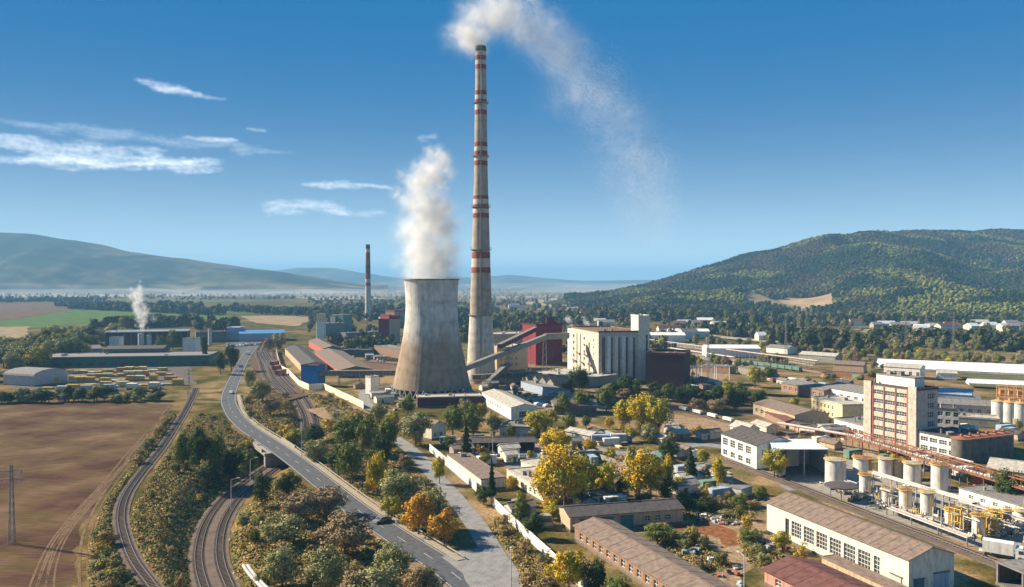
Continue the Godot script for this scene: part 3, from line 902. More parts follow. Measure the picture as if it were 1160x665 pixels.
	sheet("gravel_strip", [Vector3(95.6, 0.0, -579.2), Vector3(120.3, 0.0, -560.7), Vector3(136.8, 0.0, -497.1), Vector3(119.6, 0.0, -462.2), Vector3(100.2, 0.0, -479.0), Vector3(86.4, 0.0, -516.7)], 0.05, M.dirt, 1.0, 8.0)
	sheet("gravel_strip", [Vector3(124.3, 0.0, -941.8), Vector3(205.8, 0.0, -850.6), Vector3(261.4, 0.0, -742.6), Vector3(251.0, 0.0, -717.4), Vector3(197.9, 0.0, -817.6), Vector3(120.0, 0.0, -909.3)], 0.9, M.pale_gravel, 1.5, 12.0)
	sheet("gravel_strip", [Vector3(200.1, 0.0, -527.0), Vector3(232.0, 0.0, -501.9), Vector3(236.0, 0.0, -446.5), Vector3(223.5, 0.0, -431.8), Vector3(212.3, 0.0, -470.4), Vector3(190.6, 0.0, -501.9)], 0.06, M.red_dirt, 1.0, 8.0)
	sheet("dirt_yard", [Vector3(61.8, 0.0, -346.4), Vector3(81.8, 0.0, -337.5), Vector3(93.2, 0.0, -313.3), Vector3(82.2, 0.0, -289.1), Vector3(59.3, 0.0, -299.0), Vector3(54.8, 0.0, -321.0)], 0.04, M.dirt, 1.2, 5.0)
	sheet("dirt_yard", [Vector3(-93.4, 0.0, -360.7), Vector3(-76.7, 0.0, -376.2), Vector3(-61.9, 0.0, -351.0), Vector3(-66.1, 0.0, -333.2), Vector3(-79.9, 0.0, -337.5)], 0.04, M.dirt, 1.2, 5.0)
	sheet("gravel_yard", [Vector3(-9.5, 0.0, -431.8), Vector3(28.5, 0.0, -431.8), Vector3(44.3, 0.0, -365.7), Vector3(22.9, 0.0, -346.4), Vector3(8.2, 0.0, -370.9)], 0.045, M.concrete_floor, 1.0, 6.0)
	sheet("gravel_yard", [Vector3(121.6, 0.0, -315.2), Vector3(127.5, 0.0, -289.1), Vector3(137.8, 0.0, -260.4), Vector3(127.1, 0.0, -250.5), Vector3(110.6, 0.0, -271.2), Vector3(106.5, 0.0, -297.3)], 0.04, M.dirt, 1.0, 5.0)

func road(nm: String, pts: Array, half: float, m: String, marks := true) -> void:
	var p := spline(pts, 4.0)
	lane(p, half + 0.8)
	var mb := MB.new()
	ribbon(mb, p, -half, half, 0.10)
	var o := structure(mb.mesh(), nm, M[m])
	if not marks: return
	for s in [-1.0, 1.0]:
		var lb := MB.new()
		ribbon(lb, p, s * (half - 0.45) - 0.09, s * (half - 0.45) + 0.09, 0.106)
		part(lb, "edge_line", M.paint, o)
	var db := MB.new()
	var i := 0
	while i < p.size() - 2:
		ribbon(db, p.slice(i, i + 2), -0.08, 0.08, 0.106)
		i += 3
	part(db, "centre_line", M.paint, o)

func make_roads() -> void:
	road("road", [Vector3(2.9, 0.0, -132.1), Vector3(-5.7, 0.0, -147.0), Vector3(-14.4, 0.0, -163.0), Vector3(-26.0, 0.0, -181.1), Vector3(-39.0, 0.0, -202.1), Vector3(-53.2, 0.0, -227.6), Vector3(-67.8, 0.0, -254.1), Vector3(-86.4, 0.0, -286.0), Vector3(-105.2, 0.0, -317.1), Vector3(-124.2, 0.0, -355.8), Vector3(-143.2, 0.0, -405.2), Vector3(-169.1, 0.0, -492.5), Vector3(-195.9, 0.0, -585.7), Vector3(-222.2, 0.0, -684.7), Vector3(-245.7, 0.0, -775.4)], 3.6, "asphalt")
	road("side_street", [Vector3(-43.7, 0.0, -295.7), Vector3(-33.5, 0.0, -271.2), Vector3(-21.0, 0.0, -231.6), Vector3(-11.5, 0.0, -200.6), Vector3(-4.6, 0.0, -172.7), Vector3(-0.8, 0.0, -149.9), Vector3(1.2, 0.0, -130.4)], 2.6, "asphalt_pale", false)
	sheet("junction", [Vector3(-14.8, 0.0, -167.2), Vector3(-11.4, 0.0, -171.6), Vector3(-6.1, 0.0, -173.9), Vector3(-1.1, 0.0, -169.4), Vector3(1.7, 0.0, -158.1), Vector3(1.9, 0.0, -141.0), Vector3(-5.0, 0.0, -141.0), Vector3(-9.8, 0.0, -158.1)], 0.115, M.asphalt_pale, 0.3, 3.0)
	road("dirt_road", [Vector3(6.5, 0.0, -393.1), Vector3(16.0, 0.0, -363.2), Vector3(25.9, 0.0, -335.3), Vector3(35.3, 0.0, -307.8), Vector3(44.1, 0.0, -286.0)], 2.6, "dirt", false)
	road("works_road", [Vector3(19.1, 0.0, -289.1), Vector3(32.9, 0.0, -271.2), Vector3(47.4, 0.0, -268.4), Vector3(65.5, 0.0, -282.9), Vector3(77.7, 0.0, -271.2), Vector3(78.4, 0.0, -236.9), Vector3(79.2, 0.0, -220.9)], 3.0, "asphalt_pale", false)
	road("works_road", [Vector3(-53.4, 0.0, -346.4), Vector3(-64.5, 0.0, -365.7), Vector3(-75.0, 0.0, -405.2), Vector3(-76.1, 0.0, -431.8), Vector3(-65.9, 0.0, -446.5)], 2.6, "asphalt_pale", false)
	road("works_road", [Vector3(112.4, 0.0, -659.0), Vector3(151.9, 0.0, -627.6), Vector3(172.8, 0.0, -560.7), Vector3(197.0, 0.0, -497.1)], 4.0, "dirt", false)
	# dirt tracks over the edge of the ploughed field
	for k in [[Vector3(-158.4, 0.0, -373.5), Vector3(-136.0, 0.0, -297.3), Vector3(-120.9, 0.0, -248.1), Vector3(-109.2, 0.0, -204.5), Vector3(-99.5, 0.0, -173.9), Vector3(-84.2, 0.0, -141.0)], [Vector3(-144.7, 0.0, -325.0), Vector3(-124.6, 0.0, -260.4), Vector3(-112.2, 0.0, -217.2), Vector3(-103.3, 0.0, -186.3), Vector3(-93.7, 0.0, -163.0), Vector3(-81.7, 0.0, -141.0)], [Vector3(-123.5, 0.0, -260.4), Vector3(-110.3, 0.0, -217.2), Vector3(-98.7, 0.0, -186.3), Vector3(-87.4, 0.0, -163.0), Vector3(-75.2, 0.0, -141.0)], [Vector3(-150.4, 0.0, -346.4), Vector3(-130.7, 0.0, -276.9), Vector3(-117.0, 0.0, -230.6), Vector3(-106.6, 0.0, -193.2), Vector3(-98.2, 0.0, -168.3), Vector3(-85.8, 0.0, -141.0)]]:
		for off in [-0.8, 0.8]:
			road("farm_track", k.map(func(e): return e + Vector3(off, -0.04, rng.randf_range(-0.4, 0.4))), rng.randf_range(0.15, 0.38), "rut", false)
	# raised footway and kerb on the right of the road
	var p := spline([Vector3(-14.4, 0.0, -163.0), Vector3(-26.0, 0.0, -181.1), Vector3(-39.0, 0.0, -202.1), Vector3(-53.2, 0.0, -227.6), Vector3(-67.8, 0.0, -254.1), Vector3(-86.4, 0.0, -286.0), Vector3(-105.2, 0.0, -317.1), Vector3(-124.2, 0.0, -355.8), Vector3(-143.2, 0.0, -405.2)], 4.0)
	var mb := MB.new()
	ribbon(mb, p, 3.8, 5.3, 0.25, 0.3)
	structure(mb.mesh(), "pavement", M.kerb)
	# guard rail on its outer edge: posts and a beam
	var t := thing("guard_rail", "pale guard rail along the right edge of the curving road", "guard rail")
	var gb := MB.new()
	ribbon(gb, p, 5.4, 5.5, 0.85, 0.28)
	part(gb, "beam", M.concrete, t)
	var bb := MB.new()
	for i in range(0, p.size(), 1):
		bb.box(p[i] + side_of(p, i) * 5.56 + Vector3(0, 0.45, 0), Vector3(0.1, 0.9, 0.1))
	part(bb, "posts", M.steel, t).set_meta("kind", "stuff")
	# road bridge over the cutting
	var at := (Vector3(-90.2, 0.0, -292.4) + Vector3(-77.7, 0.0, -271.2)) * 0.5
	var dirv := (Vector3(-67.8, 0.0, -254.1) - Vector3(-97.2, 0.0, -304.2)).normalized()
	var br := thing("road_bridge", "concrete road bridge carrying the road over the curved railway", "bridge", at, atan2(-dirv.z, dirv.x))
	var dk := MB.new()
	dk.box(Vector3(0, -0.45, 0.4), Vector3(24, 0.9, 11.0))
	part(dk, "deck", M.concrete, br)
	for s in [-1.0, 1.0]:
		var pb := MB.new()
		pb.box(Vector3(0, 0.45, 0.4 + s * 5.6), Vector3(18, 0.9, 0.3))
		pb.box(Vector3(0, 0.95, 0.4 + s * 5.6), Vector3(18.2, 0.12, 0.45))
		part(pb, "parapet", M.concrete, br)
		var ab := MB.new()
		ab.box(Vector3(s * 9.5, -3.2, 0), Vector3(2.0, 5.4, 10.6))
		part(ab, "abutment", M.concrete, br)

func railway(label: String, pts: PackedVector3Array, tracks: Array, bed: float) -> void:
	var t := thing("railway_track", label, "railway")
	var mb := MB.new()
	ribbon(mb, pts, -bed, bed, 0.14, 0.3, 0.12)
	part(mb, "ballast", M.ballast, t)
	lane(pts, bed + 0.4)
	var sb := MB.new()
	sb.box(Vector3.ZERO, Vector3(2.5, 0.16, 0.26))
	var tr := []
	for off in tracks:
		for s in [-0.72, 0.72]:
			var rb := MB.new()
			ribbon(rb, pts, off + s - 0.06, off + s + 0.06, 0.42, 0.18)
			part(rb, "rail", M.rail, t)
		for i in pts.size() - 1:
			var n := maxi(1, int(pts[i].distance_to(pts[i + 1]) / 0.8))
			var sd := side_of(pts, i)
			for k in n:
				var q: Vector3 = pts[i].lerp(pts[i + 1], float(k) / n) + sd * off
				tr.append(Transform3D(Basis(sd, Vector3.UP, sd.cross(Vector3.UP)), q + Vector3(0, 0.18, 0)))
	var mm := MultiMesh.new()
	mm.transform_format = MultiMesh.TRANSFORM_3D
	mm.mesh = sb.mesh()
	mm.instance_count = tr.size()
	for i in tr.size(): mm.set_instance_transform(i, tr[i])
	var o := MultiMeshInstance3D.new()
	o.name = "sleepers"
	o.multimesh = mm
	o.material_override = M.sleeper
	o.set_meta("kind", "stuff")
	t.add_child(o, true)

func make_railways() -> void:
	railway("single railway track curving along the edge of the ploughed field", spline([Vector3(-170.2, 0.0, -431.8), Vector3(-155.3, 0.0, -387.3), Vector3(-137.5, 0.0, -331.1), Vector3(-121.2, 0.0, -276.9), Vector3(-111.0, 0.0, -239.0), Vector3(-103.9, 0.0, -215.4), Vector3(-96.2, 0.0, -196.8), Vector3(-87.5, 0.0, -180.5), Vector3(-78.1, 0.0, -165.1), Vector3(-68.4, 0.0, -151.7), Vector3(-57.7, 0.0, -137.3)], 3.0), [0.0], 1.9)
	railway("double railway track curving into the cutting under the road bridge", spline(Array(cut), 3.0), [-2.2, 2.2], 4.3)
	railway("railway siding running beside the concrete works wall towards the sheds", spline([Vector3(-111.0, 0.0, -411.5), Vector3(-138.2, 0.0, -479.0), Vector3(-166.0, 0.0, -560.7), Vector3(-206.0, 0.0, -675.9), Vector3(-237.3, 0.0, -799.0)], 6.0), [0.0], 2.2)
	railway("second siding nearer the road, left of the works wall", spline([Vector3(-116.9, 0.0, -411.5), Vector3(-146.6, 0.0, -479.0), Vector3(-175.3, 0.0, -560.7), Vector3(-208.8, 0.0, -659.0), Vector3(-246.1, 0.0, -799.0)], 6.0), [0.0], 2.2)
	railway("third siding, between the other two by the works wall", spline([Vector3(-113.3, 0.0, -408.3), Vector3(-142.4, 0.0, -479.0), Vector3(-170.3, 0.0, -560.7), Vector3(-207.1, 0.0, -667.3), Vector3(-240.8, 0.0, -799.0)], 6.0), [0.0], 2.0)
	railway("short siding hugging the works wall", spline([Vector3(-119.9, 0.0, -439.0), Vector3(-142.8, 0.0, -497.1), Vector3(-172.7, 0.0, -585.7), Vector3(-200.8, 0.0, -675.9)], 6.0), [0.0], 1.8)
	railway("long straight railway on the pale strip beyond the brown block", spline([Vector3(124.4, 0.0, -764.2), Vector3(180.8, 0.0, -657.3), Vector3(210.0, 0.0, -554.8)], 12.0), [0.0], 2.4)
	railway("second railway on the plain below the long straight one", spline([Vector3(113.9, 0.0, -654.9), Vector3(147.4, 0.0, -608.7), Vector3(167.8, 0.0, -540.5)], 10.0), [0.0], 2.4)
	railway("pale siding between the storage tanks and the long white hall", spline([Vector3(68.2, 0.0, -257.9), Vector3(74.8, 0.0, -242.4), Vector3(80.2, 0.0, -225.7), Vector3(89.9, 0.0, -193.9), Vector3(97.6, 0.0, -169.9), Vector3(101.6, 0.0, -155.7), Vector3(102.8, 0.0, -149.9)], 3.0), [-1.0], 2.6)
	railway("freight line beyond the brown block with white wagons on it", spline([Vector3(38.7, 0.0, -439.0), Vector3(64.9, 0.0, -393.1), Vector3(74.7, 0.0, -360.7), Vector3(90.2, 0.0, -325.0), Vector3(106.7, 0.0, -302.5)], 4.0), [0.0], 2.2)

# ------------------------------------------------------------------ smoke: banks of vapour that light passes through
func droplets(k: int, size: float, sd: int) -> ArrayMesh:     # a cloud of tiny droplets, thick in the middle and thinning outwards, radius about 1
	var r := RandomNumberGenerator.new()
	r.seed = sd
	var fn := FastNoiseLite.new()
	fn.seed = sd
	fn.frequency = 1.3
	fn.fractal_octaves = 3
	var mb := MB.new()
	var i := 0
	while i < k:
		var p := Vector3(r.randfn(), r.randfn(), r.randfn()) * 0.40
		if fn.get_noise_3dv(p) < r.randf_range(-0.35, 0.3): continue
		i += 1
		var f := Vector3(r.randfn(), r.randfn(), r.randfn()).normalized()
		var t := f.cross(Vector3(r.randfn(), r.randfn(), r.randfn())).normalized()
		var b := f.cross(t)
		var s := size * r.randf_range(0.6, 1.4)
		var n := (p.normalized() + f * 0.4).normalized()
		mb.smooth_tri([p + t * s, p - t * s * 0.5 + b * s * 0.87, p - t * s * 0.5 - b * s * 0.87], [n, n, n])
	return mb.mesh()

func plume(nm: String, label: String, path: Array, per: int, spread: float, sd: int, lo := 0.55, hi := 1.25) -> void:
	# path: [centre, radius, density]; clouds of droplets along it
	var r := RandomNumberGenerator.new()
	r.seed = sd
	var t := thing(nm, label, "smoke", path[0][0])
	t.set_meta("kind", "stuff")
	var base: Vector3 = path[0][0]
	var veil := [[], [], [], [], []]
	for i in path.size() - 1:
		var a: Array = path[i]
		var b: Array = path[i + 1]
		for k in per:
			var f := (k + r.randf()) / per
			var rad := lerpf(a[1], b[1], f)
			var c: Vector3 = a[0].lerp(b[0], f) + Vector3(r.randfn(), r.randfn(), r.randfn()) * rad * spread - base
			var dens := lerpf(a[2], b[2], f)
			var lv := 4 if dens > 0.3 else 0 if dens > 0.185 else 1 if dens > 0.15 else 2 if dens > 0.055 else 3
			var w := Vector3(r.randfn(), r.randfn(), r.randfn()) * rad * 0.22
			veil[lv].append(Transform3D(Basis.from_euler(Vector3(r.randf() * TAU, r.randf() * TAU, r.randf() * TAU)).scaled(Vector3.ONE * rad * r.randf_range(lo, hi)), c + w))
	for lv in 5:
		if veil[lv].is_empty(): continue
		var mm := MultiMesh.new()
		mm.transform_format = MultiMesh.TRANSFORM_3D
		mm.mesh = cache["drops%d" % lv]
		mm.instance_count = veil[lv].size()
		for q in veil[lv].size(): mm.set_instance_transform(q, veil[lv][q])
		var mi := MultiMeshInstance3D.new()
		mi.name = "droplet_veil"
		mi.multimesh = mm
		mi.material_override = M.vapour
		t.add_child(mi, true)

func make_smoke() -> void:
	for i in 5: cache["drops%d" % i] = droplets([18000, 16000, 8500, 3200, 26000][i], [0.0043, 0.0031, 0.0027, 0.0027, 0.0045][i], 60 + i)
	plume("steam_plume", "thick white steam rising from the cooling tower", [[Vector3(-40.9, 57.1, -408.3), 12.0, 1.4], [Vector3(-40.9, 66.1, -408.3), 12.5, 1.2], [Vector3(-41.8, 78.6, -408.3), 12.5, 1.0], [Vector3(-42.7, 89.4, -408.3), 12.0, 0.9], [Vector3(-42.3, 99.7, -408.3), 9.0, 0.6], [Vector3(-45.0, 107.8, -408.3), 9.0, 0.28], [Vector3(-39.1, 115.4, -408.3), 9.0, 0.25], [Vector3(-36.0, 120.8, -408.3), 5.0, 0.2]], 32, 0.44, 5, 0.32, 0.8)
	plume("chimney_smoke", "pale drifting smoke trailing from the tall striped chimney", [[Vector3(-16.6, 191.9, -458.1), 3, 0.22], [Vector3(-22.2, 194.4, -458.1), 7, 0.2], [Vector3(-27.2, 199.0, -458.1), 10, 0.2], [Vector3(-16.1, 208.0, -458.1), 10, 0.22], [Vector3(2.5, 208.0, -458.1), 12, 0.2], [Vector3(21.1, 192.9, -458.1), 15, 0.17], [Vector3(38.7, 173.8, -458.1), 17, 0.14], [Vector3(55.3, 150.1, -458.1), 19, 0.1], [Vector3(67.4, 127.5, -458.1), 19, 0.05], [Vector3(74.5, 104.8, -458.1), 18, 0.03], [Vector3(78.0, 83.2, -458.1), 16, 0.01]], 15, 0.34, 9)
	plume("steam_plume", "small white puff of steam above the white canopy hall", [[Vector3(-319.8, 16.1, -693.7), 2.5, 1.4], [Vector3(-319.8, 24.5, -693.7), 5, 1.0], [Vector3(-320.6, 33.6, -693.7), 6.5, 0.8], [Vector3(-322.9, 42.8, -693.7), 6.5, 0.6], [Vector3(-325.1, 50.4, -693.7), 5.5, 0.5]], 20, 0.42, 13, 0.3, 0.8)
	for e in [[645, Vector3(37.0, 27.3, -516.7)], [664, Vector3(47.8, 26.8, -516.7)]]:
		var b: Vector3 = e[1]
		plume("steam_plume", "wisp of steam over the %s of the cream silo block roof" % ("left end" if e[0] < 650 else "middle"), [[b, 0.8, 0.8], [b + Vector3(1, 3.5, 0), 1.7, 0.6], [b + Vector3(-1, 7.0, 0), 2.2, 0.4]], 5, 0.4, 17 + e[0])

# ------------------------------------------------------------------ cooling tower and chimneys
func make_landmarks() -> void:
	var at := Vector3(-40.9, 0.0, -408.3)
	var t := thing("cooling_tower", "pale hyperbolic concrete cooling tower stained brown on its lower half", "cooling tower", at)
	var prof := [[4.2, 19.8], [8.0, 18.9], [12.0, 18.05], [17.5, 16.85], [24.0, 15.45], [31.4, 14.2], [38.0, 13.4], [44.4, 13.05], [50.0, 13.1], [55.0, 13.4], [58.6, 13.75]]
	var fn := FastNoiseLite.new()
	fn.seed = 21
	fn.frequency = 0.12
	fn.fractal_octaves = 4
	var seg := 224
	var rows := 56
	var st := SurfaceTool.new()
	st.begin(Mesh.PRIMITIVE_TRIANGLES)
	for j in rows + 1:
		var y := lerpf(4.2, 58.6, float(j) / rows)
		var r := lerp_table(prof, y)
		for i in seg + 1:
			var a := TAU * i / seg
			var rib := 0.045 if i % 4 == 0 else 0.0
			var n := fn.get_noise_3d(cos(a) * 14.0, y * 0.35, sin(a) * 14.0)
			var n2 := fn.get_noise_3d(cos(a) * 60.0, y * 0.12, sin(a) * 60.0)
			# weathering: bleached above, brown dirt below, with a ragged border and runs of rain
			var k := smoothstep(20.0, 42.0, y + n * 7.0 + n2 * 3.0)
			var c := Color(0.40, 0.30, 0.20).lerp(Color(0.74, 0.71, 0.65), k)
			c = c.lerp(Color(0.30, 0.255, 0.21), clampf(n2 * 0.45, 0.0, 0.25))
			st.set_color(c)
			st.add_vertex(Vector3(cos(a) * (r + rib), y, sin(a) * (r + rib)))
	for j in rows:
		for i in seg:
			var a := j * (seg + 1) + i
			var b := a + seg + 1
			st.add_index(a); st.add_index(b); st.add_index(a + 1)
			st.add_index(a + 1); st.add_index(b); st.add_index(b + 1)
	st.generate_normals()
	var shell := inst(st.commit(), "shell", M.tower, t)
	var rb := MB.new()
	rb.lathe(Vector3(0, 58.2, 0), [Vector2(13.7, 0), Vector2(14.25, 0), Vector2(14.25, 0.75), Vector2(13.3, 0.75), Vector2(13.3, 0)], 64)
	part(rb, "rim", M.concrete_dark, t)
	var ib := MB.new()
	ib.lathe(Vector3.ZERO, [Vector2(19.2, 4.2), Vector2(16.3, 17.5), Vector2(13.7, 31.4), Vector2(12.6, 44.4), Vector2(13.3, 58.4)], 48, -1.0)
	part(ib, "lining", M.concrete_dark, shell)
	var bb := MB.new()
	bb.lathe(Vector3.ZERO, [Vector2(22.5, 0), Vector2(22.5, 0.9), Vector2(22.1, 0.9), Vector2(22.1, 0.2), Vector2(0, 0.2)], 64)
	part(bb, "basin", M.concrete, t)
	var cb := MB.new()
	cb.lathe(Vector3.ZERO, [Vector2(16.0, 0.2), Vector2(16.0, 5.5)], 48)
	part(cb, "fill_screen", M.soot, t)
	for i in 36:
		for s in [-1.0, 1.0]:
			var a := TAU * i / 36
			var b: float = a + s * TAU / 72
			var lb := MB.new()
			lb.tube(Vector3(cos(a) * 21.2, 0.2, sin(a) * 21.2), Vector3(cos(b) * 19.75, 4.5, sin(b) * 19.75), 0.32, 0.32, 6, false)
			part(lb, "strut", M.concrete, t)
	# the tall chimney
	var foot := Vector3(-17.7, 0.0, -458.1)
	var H := 191.0
	var ch := thing("tall_chimney", "very tall tapering concrete chimney with red and white bands, smoking", "chimney", foot)
	var rad := func(y: float): return lerp_table([[0.0, 8.3], [15.0, 7.5], [38.0, 6.35], [75.0, 5.1], [125.0, 3.75], [191.0, 2.95]], y)
	var sp := []
	for i in 40:
		var y := H * i / 39.0
		sp.append(Vector2(rad.call(y), y))
	var sb := MB.new()
	sb.lathe(Vector3.ZERO, sp, 40)
	part(sb, "shaft", M.stack, ch)
	var band := func(y0: float, y1: float, m: String, nm: String, more: float):
		var b := MB.new()
		b.lathe(Vector3.ZERO, [Vector2(rad.call(y0), y0), Vector2(rad.call(y0) + more, y0), Vector2(rad.call(y1) + more, y1), Vector2(rad.call(y1), y1)], 40)
		part(b, nm, M[m], ch)
	band.call(2.0, 38.4, "stack_pale", "sleeve", 0.18)
	for e in [[187.9, 190.9], [182.8, 185.4], [177.8, 180.3], [163.2, 165.7], [158.2, 160.7], [152.1, 154.7], [134, 136.5], [129, 131.5], [123.4, 126], [104.3, 106.3], [98.8, 101.3], [93.7, 96.3], [70.6, 74.1], [62.5, 65.6]]:
		band.call(e[0], e[1], "soot" if e[1] > 190 else "stack_red", "red_band" if e[1] < 190 else "sooty_rim", 0.08)
	for e in [[185.4, 187.9], [180.3, 182.8], [160.7, 163.2], [154.7, 158.2], [131.5, 134], [126, 129], [101.3, 104.3], [96.3, 98.8], [65.6, 70.6]]:
		band.call(e[0], e[1], "stack_white", "white_band", 0.06)
	for y in [158.7, 128.5, 99.8, 75.6, 38.4]:
		var r: float = rad.call(y)
		var pb := MB.new()
		pb.lathe(Vector3.ZERO, [Vector2(r, y - 0.4), Vector2(r + 1.1, y), Vector2(r + 1.1, y + 0.15), Vector2(r, y + 0.15)], 32)
		for i in 20:
			var a := TAU * i / 20
			pb.box(Vector3(cos(a) * (r + 1.05), y + 0.7, sin(a) * (r + 1.05)), Vector3(0.07, 1.2, 0.07))
		pb.lathe(Vector3.ZERO, [Vector2(r + 1.0, y + 1.2), Vector2(r + 1.1, y + 1.2), Vector2(r + 1.1, y + 1.3), Vector2(r + 1.0, y + 1.3)], 32)
		part(pb, "platform", M.steel, ch)
	var lad := MB.new()
	for i in 19:
		var y0 := i * 10.0
		var y1 := y0 + 10.0
		lad.tube(Vector3(0.6, y0, rad.call(y0) + 0.35), Vector3(0.6, y1, rad.call(y1) + 0.35), 0.12, 0.12, 4, false)
		lad.tube(Vector3(-0.1, y0, rad.call(y0) + 0.35), Vector3(-0.1, y1, rad.call(y1) + 0.35), 0.12, 0.12, 4, false)
	part(lad, "ladder", M.steel, ch)
	# the small chimney behind
	var f2 := Vector3(-214.9, 0.0, -1198.9)
	var c2 := thing("small_chimney", "distant slender chimney with dark red bands left of the cooling tower", "chimney", f2)
	var r3 := func(y: float): return lerpf(4.6, 3.1, y / 112.0)
	var mb := MB.new()
	mb.lathe(Vector3.ZERO, [Vector2(4.6, 0), Vector2(3.1, 112.0)], 24)
	part(mb, "shaft", M.stack_pale, c2)
	for e in [[105.4, 112, "soot"], [81.7, 100.2, "stack_red"], [60.6, 69.9, "stack_red"], [50.1, 55.4, "stack_red"], [69.9, 81.7, "maroon"]]:
		var a: float = e[0]
		var b: float = e[1]
		var q := MB.new()
		q.lathe(Vector3.ZERO, [Vector2(r3.call(a), a), Vector2(r3.call(a) + 0.1, a), Vector2(r3.call(b) + 0.1, b), Vector2(r3.call(b), b)], 24)
		part(q, "dark_band" if e[2] != "stack_red" else "red_band", M[e[2]], c2)

# ------------------------------------------------------------------ buildings
func wall_line(nm: String, label: String, pts: Array, h: float, m: String) -> void:
	var t := thing(nm, label, "wall")
	for i in pts.size() - 1:
		var a: Vector3 = pts[i]
		var b: Vector3 = pts[i + 1]
		var n := maxi(1, int(a.distance_to(b) / 3.2))
		for k in n:
			var p := a.lerp(b, (k + 0.5) / n)
			var d := (b - a).normalized()
			var mb := MB.new()
			mb.xf = Transform3D(Basis(Vector3.UP, atan2(-d.z, d.x) + rng.randf_range(-0.01, 0.01)), p + Vector3(0, rng.randf_range(-0.05, 0.05), 0))
			mb.box(Vector3(0, h / 2, 0), Vector3(a.distance_to(b) / n - 0.16, h, 0.16))
			part(mb, "panel", M[m], t)
			var pb := MB.new()
			pb.xf = mb.xf
			pb.box(Vector3(a.distance_to(b) / n / 2, h / 2 + 0.05, 0), Vector3(0.22, h + 0.1, 0.26))
			part(pb, "post", M[m], t)

func gallery(nm: String, label: String, a: Vector3, b: Vector3, w: float, h: float, m: String, legs: Array, cat := "conveyor") -> void:
	var t := thing(nm, label, cat, (a + b) * 0.5 * Vector3(1, 0, 1))
	var o := t.position
	var d := b - a
	var x := d.normalized()
	var z := x.cross(Vector3.UP).normalized()
	var y := z.cross(x)
	var mb := MB.new()
	mb.xf = Transform3D(Basis(x, y, z), (a + b) * 0.5 - o)
	mb.box(Vector3.ZERO, Vector3(d.length(), h, w))
	part(mb, "housing", M[m], t)
	var rb := MB.new()
	rb.xf = mb.xf
	rb.box(Vector3(0, h / 2 + 0.1, 0), Vector3(d.length() + 0.4, 0.2, w + 0.5))
	part(rb, "roof", M.roof_grey, t)
	var n := int(d.length() / 4.0)
	var sb := MB.new()
	sb.xf = mb.xf
	for i in n:
		sb.box(Vector3(-d.length() / 2 + (i + 0.5) * d.length() / n, 0, 0), Vector3(0.25, h + 0.1, w + 0.16))
	part(sb, "rib", M.steel, t)
	for f in legs:
		var p: Vector3 = a.lerp(b, f) - o
		var lb := MB.new()
		for s in [-1.0, 1.0]:
			lb.tube(p + z * s * (w / 2 + 0.5) + Vector3(0, -p.y, 0), p + z * s * w / 2 * 0.8, 0.22, 0.18, 6)
		var q := 1
		while q * 4.0 < p.y:
			lb.tube(Vector3(p.x, q * 4.0, p.z) + z * (w / 2 + 0.4), Vector3(p.x, q * 4.0 - 3.5, p.z) - z * (w / 2 + 0.4), 0.09, 0.09, 4)
			q += 1
		part(lb, "trestle", M.steel, t)

func box_bld(nm, label, cat, A, B, depth, h, wall, roof, more := {}) -> Node3D:
	var o := {"wall": wall, "roof": roof}
	o.merge(more, true)
	return bld(nm, label, cat, A, B, depth, h, o)

